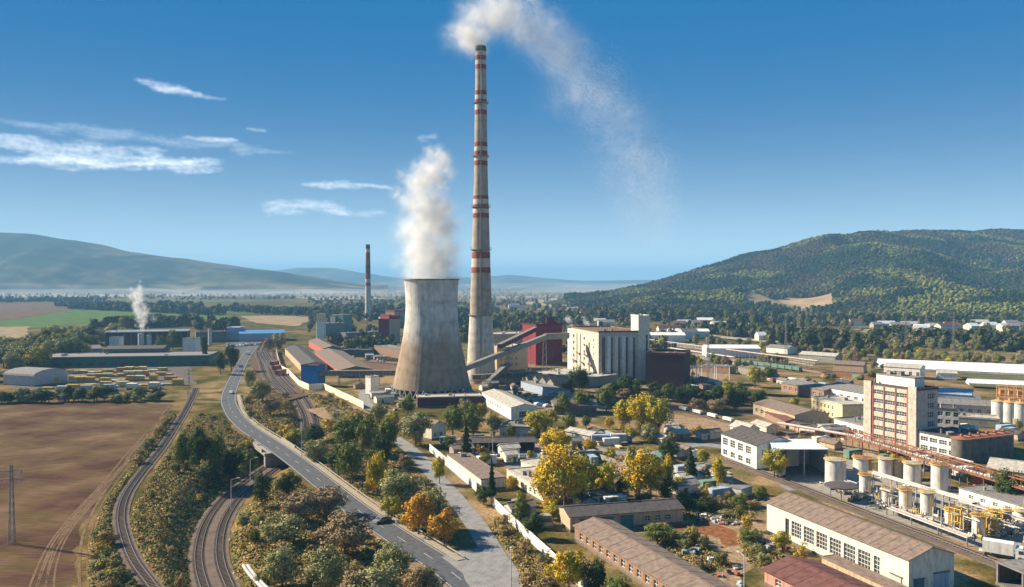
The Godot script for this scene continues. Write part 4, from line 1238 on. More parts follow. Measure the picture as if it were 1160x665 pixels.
func make_buildings() -> void:
	# ---- near right: the long white hall and the sheds
	bld("long_hall", "long cream hall with brown gable roof and big gridded windows", "building", Vector3(58.8, 0, -184.5), Vector3(72.6, 0, -146.2), 11.0, 6.9, {wall = "cream", roof = "roof_brown", shape = "gable", rise = 1.75, over = 0.3, seam = 2.4,
		win = [{x = 6.4, w = 1.3, y = 1.7, h = 3.4, mx = 2, my = 4, frame = "frame_dark"}, {x = 8.5, w = 3.2, pitch = 3.95, n = 6, y = 1.7, h = 3.4, mx = 4, my = 4}, {x = 32.3, w = 1.5, y = 1.7, h = 3.4, mx = 2, my = 4}],
		door = [["right", 1.2, 2.4, 3.0, "teal"], ["right", 6.0, 3.6, 3.6, "blue_grey"], ["front", 36.5, 2.6, 3.0, "grey_wall"]]})
	bld("brick_shed", "long low brick shed with grey-brown roof running out of the picture bottom", "shed", Vector3(14.0, 0.0, -178.6), Vector3(33.5, 0, -131), 9.5, 3.3, {wall = "brick", roof = "roof_brown", shape = "gable", rise = 1.15, over = 0.4, seam = 4.0,
		win = [{x = 2.5, w = 1.5, pitch = 3.0, n = 15, y = 1.0, h = 1.5, mx = 2, my = 2}, {face = "left", x = 2, w = 1.4, pitch = 3.2, n = 2, y = 1.0, h = 1.4}]})
	bld("garage_shed", "cream-ended garage shed with dark roof and teal doors behind the brick shed", "shed", Vector3(13.4, 0.0, -184.3), Vector3(40.9, 0.0, -191.1), 9.0, 3.6, {wall = "tan_wall", roof = "roof_dark", shape = "gable", rise = 1.1, over = 0.4, seam = 3.5, win = [{x = 18.5, w = 1.4, pitch = 2.6, n = 3, y = 1.2, h = 1.3}], door = [["front", 2.5, 3.0, 2.7, "teal"], ["front", 7.5, 3.0, 2.7, "teal"], ["front", 12.5, 3.0, 2.7, "teal"]]})
	bld("red_roof_shed", "pink-walled shed with dark red roof in front of the cream hall", "shed", Vector3(48.2, 0.0, -152.5), Vector3(56.8, 0, -131), 12.0, 3.0, {wall = "pink_wall", roof = "roof_red", shape = "gable", rise = 1.5, over = 0.5, seam = 3.0, win = [{x = 3, w = 1.6, pitch = 4, n = 5, y = 0.9, h = 1.3}]})
	bld("low_annex", "low flat annex with brown roof between red-roofed shed and cream hall", "shed", Vector3(62, 0, -160), Vector3(70.2, 0, -137), 3.2, 2.6, {wall = "tan_wall", roof = "roof_brown", parapet = 0.15, clutter = 0})
	# ---- right middle
	bld("white_workshop", "white two-storey workshop with brown gable roof behind the works road", "building", Vector3(69.1, 0.0, -264.4), Vector3(74.7, 0.0, -244.6), 15.0, 7.6, {wall = "white_wall", roof = "roof_dark", shape = "gable", rise = 2.2, over = 0.3,
		win = [{x = 1.0, w = 3.0, pitch = 4.5, n = 4, y = 4.2, h = 2.4, mx = 3, my = 3}, {x = 1.2, w = 2.6, pitch = 4.5, n = 4, y = 1.0, h = 1.8, mx = 2}, {face = "right", x = 2, w = 1.5, pitch = 3.6, n = 3, y = 4.4, h = 1.8}]})
	bld("open_canopy", "flat pale canopy roof on steel columns over dark machinery", "canopy", Vector3(79.1, 0.0, -235.8), Vector3(93.1, 0.0, -235.8), 15.0, 8.2, {wall = "blue_grey", roof = "roof_white", parapet = 0.1, clutter = 0, open = true})
	bld("tan_hall", "low tan hall with grey-brown gable roof beside the freight line", "building", Vector3(104.2, 0.0, -346.4), Vector3(111.2, 0.0, -315.2), 15.0, 5.2, {wall = "tan_wall", roof = "roof_brown", shape = "gable", rise = 1.6, win = [{x = 2, w = 2, pitch = 4.4, n = 5, y = 1.8, h = 1.6}]})
	bld("brick_lean_to", "red brick lean-to with small roof in front of the tan hall", "shed", Vector3(106.3, 0.0, -337.5), Vector3(107.0, 0.0, -313.3), 6.0, 3.0, {wall = "brick", roof = "roof_red", shape = "gable", rise = 0.9})
	bld("red_brick_hall", "red brick hall with pale grey roof beyond the tan hall", "building", Vector3(140.4, 0.0, -418.1), Vector3(150.6, 0.0, -387.3), 15.0, 5.0, {wall = "brick", roof = "roof_grey", shape = "gable", rise = 1.4, win = [{x = 2, w = 2.2, pitch = 4.5, n = 7, y = 1.8, h = 1.5}]})
	bld("grey_hall", "grey-roofed white hall left behind the tall office block", "building", Vector3(152.4, 0.0, -393.1), Vector3(162.3, 0.0, -368.3), 18.0, 6.0, {wall = "white_wall", roof = "roof_grey", shape = "gable", rise = 1.8, win = [{x = 2, w = 2.2, pitch = 4.5, n = 7, y = 2.2, h = 1.6}]})
	bld("yellow_house", "yellow two-storey house with flat roof left of the office block", "building", Vector3(132.0, 0.0, -353.4), Vector3(135.6, 0.0, -329.0), 13.0, 6.6, {wall = "yellow_wall", roof = "roof_pale", win = [{x = 1.5, w = 1.4, pitch = 3.0, n = 6, y = 1.0, h = 1.5, rows = 2, rise = 2.9}], clutter = 2})
	bld("white_annex", "low white annex with ribbon windows at the foot of the office block", "building", Vector3(124.5, 0.0, -309.6), Vector3(128.9, 0.0, -292.4), 12.0, 4.6, {wall = "white_wall", roof = "roof_grey", win = [{x = 1, w = 2.6, pitch = 3.3, n = 6, y = 1.6, h = 1.4, mx = 3}]})
	office_block()
	bld("office_wing", "low white office wing with red corners and two rows of windows", "building", Vector3(138.3, 0.0, -272.6), Vector3(143.9, 0.0, -260.4), 17.0, 6.4, {wall = "white_wall", roof = "roof_dark", win = [{x = 0.8, w = 2.8, pitch = 3.5, n = 4, y = 1.0, h = 1.5, rows = 2, rise = 2.9, mx = 3}], door = [["front", 14.6, 1.6, 5.4, "maroon"]], clutter = 5})
	bld("rear_office", "shaded grey rear office block with dark windows behind the office wing", "building", Vector3(159.7, 0.0, -302.5), Vector3(165.5, 0.0, -299.0), 12.0, 9.5, {wall = "grey_wall", roof = "roof_dark", win = [{x = 0.8, w = 1.8, pitch = 2.6, n = 3, y = 1.4, h = 1.7, rows = 3, rise = 2.9}]})
	bld("blue_hall", "low blue-grey hall behind the office block, nearer the greenhouse", "building", Vector3(195.9, 0.0, -381.6), Vector3(212.4, 0.0, -370.9), 14.0, 5.0, {wall = "blue_grey", roof = "blue_grey", shape = "gable", rise = 1.8, win = [{x = 2, w = 1.6, pitch = 4, n = 6, y = 1.6, h = 1.4}]})
	bld("grey_long_hall", "long grey hall with low roof right behind the office block", "building", Vector3(183.2, 0.0, -346.4), Vector3(203.8, 0.0, -337.5), 14.0, 5.0, {wall = "grey_wall", roof = "roof_grey", shape = "gable", rise = 1.6, win = [{x = 2, w = 1.6, pitch = 3.4, n = 9, y = 2.0, h = 1.4}]})
	bld("flat_depot", "flat pale depot roof right of the office block before the grey hall", "building", Vector3(175.4, 0.0, -321.0), Vector3(190.6, 0.0, -313.3), 10.0, 3.4, {wall = "concrete", roof = "roof_pale", clutter = 2})
	for i in 6:
		silo("silo", "grey concrete silo, one of a row beside the office wing", Vector3(144.7, 0.0, -257.9) + (Vector3(162.9, 0.0, -265.7) - Vector3(144.7, 0.0, -257.9)) * i / 5.0, 3.0, 7.2, "concrete_dark", "rust", "row of grey silos")
	for i in 4:
		silo("white_silo", "white silo under the orange frame at the right edge", Vector3(199.8, 0.0, -329.0) + (Vector3(208.0, 0.0, -321.0) - Vector3(199.8, 0.0, -329.0)) * i / 3.0, 2.7, 8.6, "tank", "orange_steel", "white silos with orange frame")
	frame_tower("orange_gantry", "orange steel frame standing on the white silos", Vector3(204.5, 0.0, -337.5), Vector3(213.9, 0.0, -329.0), 4.5, 8.7, 5.5, "orange_steel")
	bld("greenhouse", "very long white greenhouse across the plain at the right edge", "greenhouse", Vector3(241.4, 0.0, -532.3), Vector3(342.8, 0.0, -479.0), 42.0, 0.8, {wall = "roof_white", roof = "roof_white", shape = "gable", rise = 3.6, over = 0.1, seam = 6.0, plinth = false})
	bld("greenhouse", "shorter white greenhouse strip in front of the long one", "greenhouse", Vector3(254.6, 0.0, -446.5), Vector3(306.5, 0.0, -428.3), 10.0, 0.8, {wall = "roof_white", roof = "roof_white", shape = "gable", rise = 2.0, over = 0.1, seam = 6.0, plinth = false})
	bld("white_farmhouse", "white long house with dark windows in front of the greenhouse", "building", Vector3(224.0, 0.0, -483.4), Vector3(239.3, 0.0, -470.4), 12.0, 6.5, {wall = "white_wall", roof = "roof_pale", shape = "gable", rise = 1.6, win = [{x = 2, w = 1.8, pitch = 4, n = 5, y = 2, h = 2.2}]})
	bld("white_barn", "small white barn alone on the plain below the greenhouse", "building", Vector3(249.6, 0.0, -470.4), Vector3(258.7, 0.0, -466.3), 10.0, 4.0, {wall = "white_wall", roof = "roof_pale", shape = "gable", rise = 1.5})
	bld("red_shed", "small dark red shed under the pipe bridge", "shed", Vector3(129.4, 0.0, -224.7), Vector3(131.8, 0.0, -217.2), 5.0, 3.2, {wall = "salmon", roof = "roof_pale", parapet = 0.2, clutter = 0})
	bld("white_low_hall", "low white hall with grey flat roof right of the tanks", "building", Vector3(118.4, 0.0, -212.0), Vector3(125.3, 0.0, -190.4), 9.0, 3.0, {wall = "white_wall", roof = "roof_grey", parapet = 0.2, win = [{x = 3, w = 1.5, pitch = 3.6, n = 7, y = 1.1, h = 1.0}], clutter = 3})
	bld("tent_roof", "pale hipped roof of a low depot right of the silos", "shed", Vector3(140.6, 0.0, -236.9), Vector3(150.8, 0.0, -228.6), 14.0, 2.6, {wall = "tan_wall", roof = "roof_pale", shape = "gable", rise = 1.8})
	bld("corner_canopy", "grey canopy roof in the lower right corner by the siding", "canopy", Vector3(92.4, 0.0, -152.5), Vector3(95.1, 0.0, -141.0), 8.0, 4.2, {wall = "concrete_dark", roof = "roof_grey", parapet = 0.1, clutter = 0, open = true})
	# ---- centre: the works
	silo_block()
	bld("brown_block", "windowless dark brown block right of the striped silo block", "building", Vector3(73.5, 0.0, -439.0), Vector3(92.7, 0.0, -431.8), 22.0, 17.8, {wall = "maroon", roof = "roof_red", parapet = 1.0, clutter = 4})
	bld("red_block", "tall crimson boiler house between chimney and silo block", "building", Vector3(16.3, 0.0, -549.0), Vector3(35.2, 0.0, -560.7), 17.0, 27.5, {wall = "red_wall", roof = "maroon", parapet = 0.8, clutter = 2, win = [{x = 2, w = 1.2, pitch = 4.0, n = 4, y = 3, h = 8, mx = 1, my = 4, frame = "maroon"}]})
	bld("red_penthouse", "small crimson plant room on the boiler house roof", "building", Vector3(24.3, 0.0, -566.7), Vector3(29.9, 0.0, -566.7), 6.0, 3.4, {wall = "red_wall", roof = "maroon", clutter = 0, plinth = false, y0 = 27.75})
	bld("tan_block", "tan rendered machine house right of the tall chimney", "building", Vector3(-9.6, 0.0, -511.6), Vector3(10.3, 0.0, -521.8), 22.0, 15.0, {wall = "tan_wall", roof = "roof_pale", clutter = 5, win = [{x = 2, w = 2, pitch = 3.6, n = 4, y = 3, h = 2, rows = 3, rise = 4}]})
	bld("tan_long_block", "long tan block with cluttered roof behind the chimney", "building", Vector3(-16.4, 0.0, -620.2), Vector3(14.0, 0.0, -635.1), 24.0, 16.0, {wall = "tan_wall", roof = "roof_pale", clutter = 9})
	bld("shed_front_works", "low brown shed at the foot of the tall chimney", "shed", Vector3(-16.6, 0.0, -470.4), Vector3(-2.0, 0.0, -446.5), 9.0, 4.5, {wall = "tan_wall", roof = "roof_brown", shape = "gable", rise = 1.4})
	bld("pale_roof_hall", "hall with pale cluttered flat roof in front of the silo block", "building", Vector3(11.2, 0.0, -462.2), Vector3(39.9, 0.0, -431.8), 26.0, 5.0, {wall = "tan_wall", roof = "roof_pale", clutter = 12, win = [{x = 3, w = 2.4, pitch = 4, n = 6, y = 3, h = 2}]})
	for i in 4:
		bld("barrel_vault", ["leftmost of the four gabled concrete bays before the pale roof", "second from left of the four gabled concrete bays", "third from left of the four gabled concrete bays", "rightmost of the four gabled concrete bays before the pale roof"][i], "building", Vector3(6.8, 0.0, -442.7) + (Vector3(22.1, 0.0, -418.1) - Vector3(6.8, 0.0, -442.7)) * i / 4.0, Vector3(6.8, 0.0, -442.7) + (Vector3(22.1, 0.0, -418.1) - Vector3(6.8, 0.0, -442.7)) * (i + 0.9) / 4.0, 9.0, 4.5, {wall = "concrete", roof = "roof_brown", shape = "cross", rise = 2.4, group = "row of vaulted bays"})
	bld("blue_white_shed", "long pale blue shed in front of the vaulted bays", "shed", Vector3(4.7, 0.0, -424.8), Vector3(23.0, 0.0, -387.3), 6.0, 4.6, {wall = "blue_grey", roof = "roof_grey", parapet = 0.2, clutter = 2})
	bld("white_hall", "white gabled hall below the cooling tower", "building", Vector3(-14.1, 0.0, -376.2), Vector3(-0.4, 0.0, -331.1), 11.5, 5.6, {wall = "white_wall", roof = "roof_pale", shape = "gable", rise = 1.3, over = 0.3, win = [{x = 2, w = 1.8, pitch = 4, n = 8, y = 2.6, h = 1.2}, {face = "right", x = 3.5, w = 4.5, y = 1.2, h = 2.6, mx = 4}]})
	bld("dark_red_range", "low dark red range with white roof edge below the cooling tower", "building", Vector3(-43.1, 0.0, -365.7), Vector3(-13.9, 0.0, -370.9), 9.0, 4.4, {wall = "maroon", roof = "roof_pale", parapet = 0.35, clutter = 4})
	bld("brown_gable_house", "house with brown roof and pale gable left of the yard", "building", Vector3(-29.2, 0.0, -290.8), Vector3(-24.4, 0.0, -295.7), 15.0, 5.0, {wall = "cream", roof = "roof_brown", shape = "cross", rise = 1.8, win = [{x = 1.2, w = 1.2, y = 1.2, h = 1.4, pitch = 2.6, n = 2}]})
	bld("wall_shed", "low shed with brown flat roof behind the white street wall", "shed", Vector3(-20.4, 0.0, -252.9), Vector3(-8.5, 0.0, -220.9), 7.0, 3.0, {wall = "cream", roof = "roof_brown", parapet = 0.2, clutter = 1})
	bld("grey_store", "grey-blue store building with small windows left of the yellow trees", "building", Vector3(-4.5, 0.0, -292.4), Vector3(7.6, 0.0, -289.1), 12.0, 4.6, {wall = "blue_grey", roof = "roof_grey", clutter = 5, win = [{x = 1, w = 1.4, pitch = 2.6, n = 5, y = 1.4, h = 1.2}]})
	bld("long_dark_shed", "long dark open shed full of scrap beside the parking yard", "shed", Vector3(-13.1, 0.0, -269.8), Vector3(7.8, 0.0, -271.2), 8.0, 3.4, {wall = "wood", roof = "roof_dark", shape = "gable", rise = 0.9, open = true})
	bld("cream_annex", "low cream annex left of the big yellow tree", "building", Vector3(-1.5, 0.0, -230.6), Vector3(8.5, 0.0, -207.7), 10.0, 3.4, {wall = "cream", roof = "roof_pale", parapet = 0.3, clutter = 3, win = [{x = 1.5, w = 1.4, pitch = 2.8, n = 7, y = 1.0, h = 1.3}]})
	bld("cream_annex", "upper cream annex with flat pale roof behind the lower one", "building", Vector3(2.7, 0.0, -241.2), Vector3(10.6, 0.0, -228.6), 9.0, 3.6, {wall = "cream", roof = "roof_pale", parapet = 0.3, clutter = 2, win = [{x = 1.5, w = 1.4, pitch = 2.8, n = 4, y = 1.0, h = 1.3}]})
	bld("round_roof_store", "brown-roofed store among dark trees before the silo block", "shed", Vector3(18.3, 0.0, -346.4), Vector3(36.6, 0.0, -346.4), 12.0, 4.0, {wall = "concrete_dark", roof = "roof_brown", shape = "gable", rise = 1.8})
	bld("grey_hut", "grey hut beside the pale works road", "shed", Vector3(19.4, 0.0, -294.0), Vector3(27.6, 0.0, -284.4), 6.0, 3.0, {wall = "grey_wall", roof = "roof_pale", shape = "gable", rise = 0.9})
	bld("tiny_hut", "small white hut with pitched roof behind the white workshop", "shed", Vector3(81.4, 0.0, -299.0), Vector3(85.2, 0.0, -290.8), 6.0, 4.0, {wall = "white_wall", roof = "roof_pale", shape = "gable", rise = 1.6})
	bld("cream_hut", "small cream hut left of the tan hall", "shed", Vector3(92.5, 0.0, -309.6), Vector3(95.5, 0.0, -300.8), 5.0, 3.2, {wall = "cream", roof = "roof_pale", shape = "gable", rise = 0.9})
	bld("white_kiosk", "low white kiosk by the small yellow-green tree", "shed", Vector3(57.2, 0.0, -235.8), Vector3(59.0, 0.0, -228.6), 4.0, 2.6, {wall = "white_wall", roof = "roof_pale", parapet = 0.1, clutter = 0})
	bld("grey_cabin", "grey flat cabin right of the yellow-green conical tree", "shed", Vector3(56.3, 0.0, -217.2), Vector3(60.8, 0.0, -212.0), 5.0, 2.6, {wall = "grey_wall", roof = "roof_grey", parapet = 0.1, clutter = 0})
	# ---- left: the green factory
	var gf := bld("green_factory", "very long low factory with dark green front behind the yellow stacks", "building", Vector3(-316.4, 0.0, -532.3), Vector3(-207.3, 0.0, -549.0), 34.0, 6.6, {wall = "green_wall", roof = "roof_grey", clutter = 7, parapet = 0.4, win = [{x = 4, w = 4.0, pitch = 7.2, n = 15, y = 0.9, h = 2.2, mx = 3, frame = "frame_dark"}]})
	bld("raised_roof", "raised grey roof section on the green factory", "building", Vector3(-288.2, 0.0, -566.7), Vector3(-249.1, 0.0, -572.9), 20.0, 2.8, {wall = "concrete_dark", roof = "roof_dark", shape = "gable", rise = 1.6, plinth = false, y0 = 6.85})
	bld("grey_barn", "grey barn with curved roof left of the yellow stacks", "building", Vector3(-283.2, 0.0, -446.5), Vector3(-262.0, 0.0, -439.0), 22.0, 5.5, {wall = "grey_wall", roof = "roof_grey", shape = "vault", rise = 3.2})
	bld("rear_hall", "long grey hall behind the left end of the green factory", "building", Vector3(-333.9, 0.0, -585.7), Vector3(-309.4, 0.0, -605.9), 18.0, 7.0, {wall = "concrete", roof = "roof_grey", shape = "gable", rise = 2.2})
	bld("canopy_hall", "long pale canopy roof on white piers, steam stack in front", "building", Vector3(-351.9, 0.0, -693.7), Vector3(-287.7, 0.0, -712.5), 20.0, 13.0, {wall = "concrete_dark", roof = "roof_white", parapet = 0.9, clutter = 1, open = true})
	bld("white_pier_block", "white stair block under the left end of the canopy", "building", Vector3(-334.8, 0.0, -667.3), Vector3(-326.8, 0.0, -667.3), 8.0, 10.5, {wall = "white_wall", roof = "roof_pale", clutter = 0})
	silo("white_stack", "short white stack giving off steam before the canopy hall", Vector3(-312.3, 0.0, -675.9), 2.4, 13.5, "tank", "steel", "")
	silo("white_stack", "second white stack right of the steaming one", Vector3(-305.7, 0.0, -675.9), 2.0, 12.0, "tank", "steel", "")
	bld("white_tower_block", "white silo-like block at the right end of the green factory", "building", Vector3(-251.6, 0.0, -613.0), Vector3(-241.5, 0.0, -613.0), 9.0, 13.5, {wall = "white_wall", roof = "roof_pale", clutter = 1})
	silo("slim_tower", "slim pale tower with red head right of the canopy hall", Vector3(-268.1, 0.0, -712.5), 1.6, 15.5, "tank", "salmon", "")
	bld("pale_blue_block", "pale blue block at the left end of the blue-roofed hall", "building", Vector3(-275.5, 0.0, -775.4), Vector3(-263.6, 0.0, -775.4), 14.0, 12.5, {wall = "blue_grey", roof = "roof_white", clutter = 0})
	bld("blue_roof_hall", "wide hall with bright blue roof beside the parking lot", "building", Vector3(-259.8, 0.0, -764.2), Vector3(-220.1, 0.0, -775.4), 30.0, 7.5, {wall = "blue_grey", roof = "roof_blue", shape = "gable", rise = 2.5})
	bld("grey_office_row", "grey office row between the slim tower and the blue hall", "building", Vector3(-296.7, 0.0, -753.3), Vector3(-272.4, 0.0, -764.2), 14.0, 9.5, {wall = "concrete_dark", roof = "roof_grey", win = [{x = 2, w = 3, pitch = 4.5, n = 6, y = 1.5, h = 1.8, rows = 2, rise = 3.6}]})
	# ---- far left centre: sheds by the sidings
	bld("long_shed", "long grey-roofed shed beside the sidings, blue block at its end", "shed", Vector3(-177.5, 0.0, -627.6), Vector3(-129.7, 0.0, -497.1), 15.0, 5.5, {wall = "tan_wall", roof = "roof_dark", shape = "gable", rise = 2.0, seam = 6.0})
	bld("long_shed", "long dark shed with bright salmon-red front near the sidings", "shed", Vector3(-148.7, 0.0, -605.9), Vector3(-103.4, 0.0, -479.0), 20.0, 4.6, {wall = "concrete_dark", front = "salmon", roof = "roof_brown", shape = "gable", rise = 2.0, seam = 6.0, over = 0.6})
	bld("red_front_shed", "smaller red-fronted shed behind the long salmon one", "shed", Vector3(-177.9, 0.0, -703.0), Vector3(-146.0, 0.0, -620.2), 14.0, 5.5, {wall = "concrete_dark", front = "salmon", roof = "roof_brown", shape = "gable", rise = 2.0})
	bld("blue_block", "bright blue box-shaped block at the bend of the works wall", "building", Vector3(-116.5, 0.0, -442.7), Vector3(-106.8, 0.0, -439.0), 8.0, 11.0, {wall = "blue_wall", roof = "roof_dark", clutter = 0})
	gallery("conveyor_bridge", "grey level conveyor bridge from the blue block towards the cooling tower", Vector3(-107, 7.0, -442), Vector3(-60, 7.5, -440), 3.0, 2.6, "concrete_dark", [0.25, 0.5, 0.72])
	bld("conveyor_pier", "white pier block carrying the level conveyor bridge", "building", Vector3(-74.6, 0.0, -408.3), Vector3(-71.4, 0.0, -405.2), 5.0, 9.0, {wall = "white_wall", roof = "roof_pale", clutter = 0})
	bld("tan_red_tower", "tan tower block with crimson top and side left of the cooling tower", "building", Vector3(-123.5, 0.0, -753.3), Vector3(-113.6, 0.0, -742.6), 12.0, 22.5, {wall = "tan_wall", roof = "red_wall", parapet = 3.2, clutter = 1})
	bld("crimson_side", "crimson stair block attached to the tan tower block", "building", Vector3(-113.6, 0.0, -742.6), Vector3(-110.2, 0.0, -753.3), 11.0, 22.0, {wall = "red_wall", roof = "maroon", clutter = 0})
	bld("distant_tan_block", "small tan and red block peeping from behind the cooling tower", "building", Vector3(-142.9, 0.0, -976.7), Vector3(-132.4, 0.0, -995.2), 14.0, 20.0, {wall = "tan_wall", roof = "salmon", parapet = 2.0, clutter = 1})
	bld("green_works", "pale green works block left of the small chimney", "building", Vector3(-184.4, 0.0, -787.0), Vector3(-166.1, 0.0, -799.0), 22.0, 15.5, {wall = "green_pale", roof = "roof_grey", clutter = 4})
	bld("green_tower", "tall dark green works tower with pale roof", "building", Vector3(-170.5, 0.0, -811.3), Vector3(-164.1, 0.0, -824.0), 14.0, 23.0, {wall = "green_pale", roof = "roof_pale", clutter = 3})
	bld("cream_tower", "small cream tower on the green works", "building", Vector3(-183.8, 0.0, -811.3), Vector3(-178.5, 0.0, -811.3), 6.0, 6.0, {wall = "cream", roof = "roof_pale", clutter = 0, plinth = false, y0 = 15.75})
	bld("yellow_tower", "narrow yellow-topped tower at the left of the green works", "building", Vector3(-178.1, 0.0, -732.3), Vector3(-171.6, 0.0, -732.3), 8.0, 20.5, {wall = "white_wall", roof = "yellow_wall", parapet = 7.0, clutter = 0})
	bld("grey_works_row", "long low grey works row right of the green works", "building", Vector3(-160.4, 0.0, -775.4), Vector3(-130.1, 0.0, -799.0), 18.0, 7.0, {wall = "concrete_dark", roof = "roof_grey", clutter = 6})
	bld("brown_retaining_range", "long curved brown range beside the coal yard", "building", Vector3(-96.1, 0.0, -516.7), Vector3(-70.0, 0.0, -497.1), 7.0, 6.0, {wall = "brick", roof = "roof_brown", clutter = 4})
	bld("brown_range", "low brown range right of the coal yard behind the cooling tower", "building", Vector3(-107.7, 0.0, -627.6), Vector3(-76.1, 0.0, -585.7), 12.0, 7.0, {wall = "brick", roof = "roof_grey", clutter = 6})
	bld("dark_range", "dark low range between the salmon shed and the coal yard", "building", Vector3(-131.5, 0.0, -613.0), Vector3(-107.9, 0.0, -613.0), 16.0, 4.5, {wall = "concrete_dark", roof = "roof_dark", clutter = 6})
	# ---- conveyors at the tall chimney
	gallery("inclined_conveyor", "long inclined grey conveyor gallery rising past the chimney foot", Vector3(-25.5, 11.0, -428), Vector3(19.6, 25.0, -470), 2.6, 2.6, "concrete", [0.22, 0.5, 0.78, 0.99])
	gallery("conveyor_link", "level conveyor link from the gallery head to the silo block", Vector3(19.4, 25.2, -470), Vector3(33.5, 25.2, -478), 3.0, 3.2, "concrete", [])
	gallery("red_conveyor", "dark red inclined conveyor behind the chimney", Vector3(-8, 17, -500), Vector3(16, 25.0, -548), 2.6, 2.8, "maroon", [0.3, 0.7])
	gallery("brown_conveyor", "low brown conveyor between the cooling tower and the chimney", Vector3(-22, 5.0, -440), Vector3(14, 5.5, -452), 2.6, 2.4, "wood", [0.2, 0.5, 0.8])
	gallery("steep_conveyor", "short steep conveyor at the chimney foot", Vector3(-14, 2.0, -432), Vector3(-2, 11.0, -450), 2.2, 2.2, "concrete_dark", [0.6])
	# ---- works walls
	wall_line("works_wall", "pale concrete works wall winding past the blue block", [Vector3(-191.2, 0.0, -650.8), Vector3(-170.8, 0.0, -585.7), Vector3(-150.5, 0.0, -521.8), Vector3(-138.5, 0.0, -497.1), Vector3(-117.5, 0.0, -442.7), Vector3(-107.6, 0.0, -424.8), Vector3(-100.5, 0.0, -428.3), Vector3(-75.1, 0.0, -378.9), Vector3(-67.2, 0.0, -363.2)], 3.2, "cream")
	wall_line("street_wall", "white panel wall along the side street, upper stretch", [Vector3(-28.0, 0.0, -272.6), Vector3(-18.3, 0.0, -244.6), Vector3(-9.7, 0.0, -220.0)], 2.5, "white_wall")
	wall_line("street_wall", "white panel wall along the side street, lower stretch", [Vector3(-5.5, 0.0, -207.7), Vector3(2.4, 0.0, -182.4), Vector3(9.0, 0.0, -162.5), Vector3(13.3, 0.0, -149.9)], 2.3, "white_wall")
	wall_line("yard_wall", "low pale wall bordering the pale works road", [Vector3(20.4, 0.0, -284.4), Vector3(28.7, 0.0, -260.4), Vector3(33.3, 0.0, -251.7)], 1.6, "concrete")

func office_block() -> void:
	var A := Vector3(128.6, 0.0, -292.4)
	var B := Vector3(138.0, 0.0, -272.6)
	var L := A.distance_to(B)
	var t := bld("office_block", "six-storey white office block with red vertical stripes and dark side", "building", A, B, 10.0, 20.5, {wall = "plaster", roof = "roof_dark", parapet = 0.7, clutter = 3,
		win = [{x = 4.1, w = 3.9, pitch = 4.75, n = 3, y = 1.4, h = 1.55, rows = 6, rise = 3.2, mx = 4, my = 2}, {face = "right", x = 5.0, w = 3.2, y = 1.4, h = 1.9, rows = 6, rise = 3.2, mx = 3}, {face = "left", x = 2, w = 2, y = 1.4, h = 1.7, rows = 6, rise = 3.2}]})
	for i in 4:
		var b := MB.new()
		b.box(Vector3(-L / 2 + 3.62 + i * 4.75, 10.2, 0.12), Vector3(0.4, 20.3, 0.24))
		part(b, "red_stripe", M.frame_red, t)
	for x in [1.6, L - 1.8]:
		var b := MB.new()
		b.box(Vector3(-L / 2 + x, 10.9, 0.3), Vector3(3.2, 21.8, 0.55))
		part(b, "pilaster", M.plaster, t)
	var p := bld("roof_penthouse", "white plant rooms with grey roof on top of the office block", "building", A.lerp(B, 0.1) + Vector3(3, 0, -1.3), A.lerp(B, 0.82) + Vector3(3, 0, -1.3), 5.0, 3.3, {wall = "white_wall", roof = "roof_grey", parapet = 0.3, clutter = 2, plinth = false, y0 = 20.75})

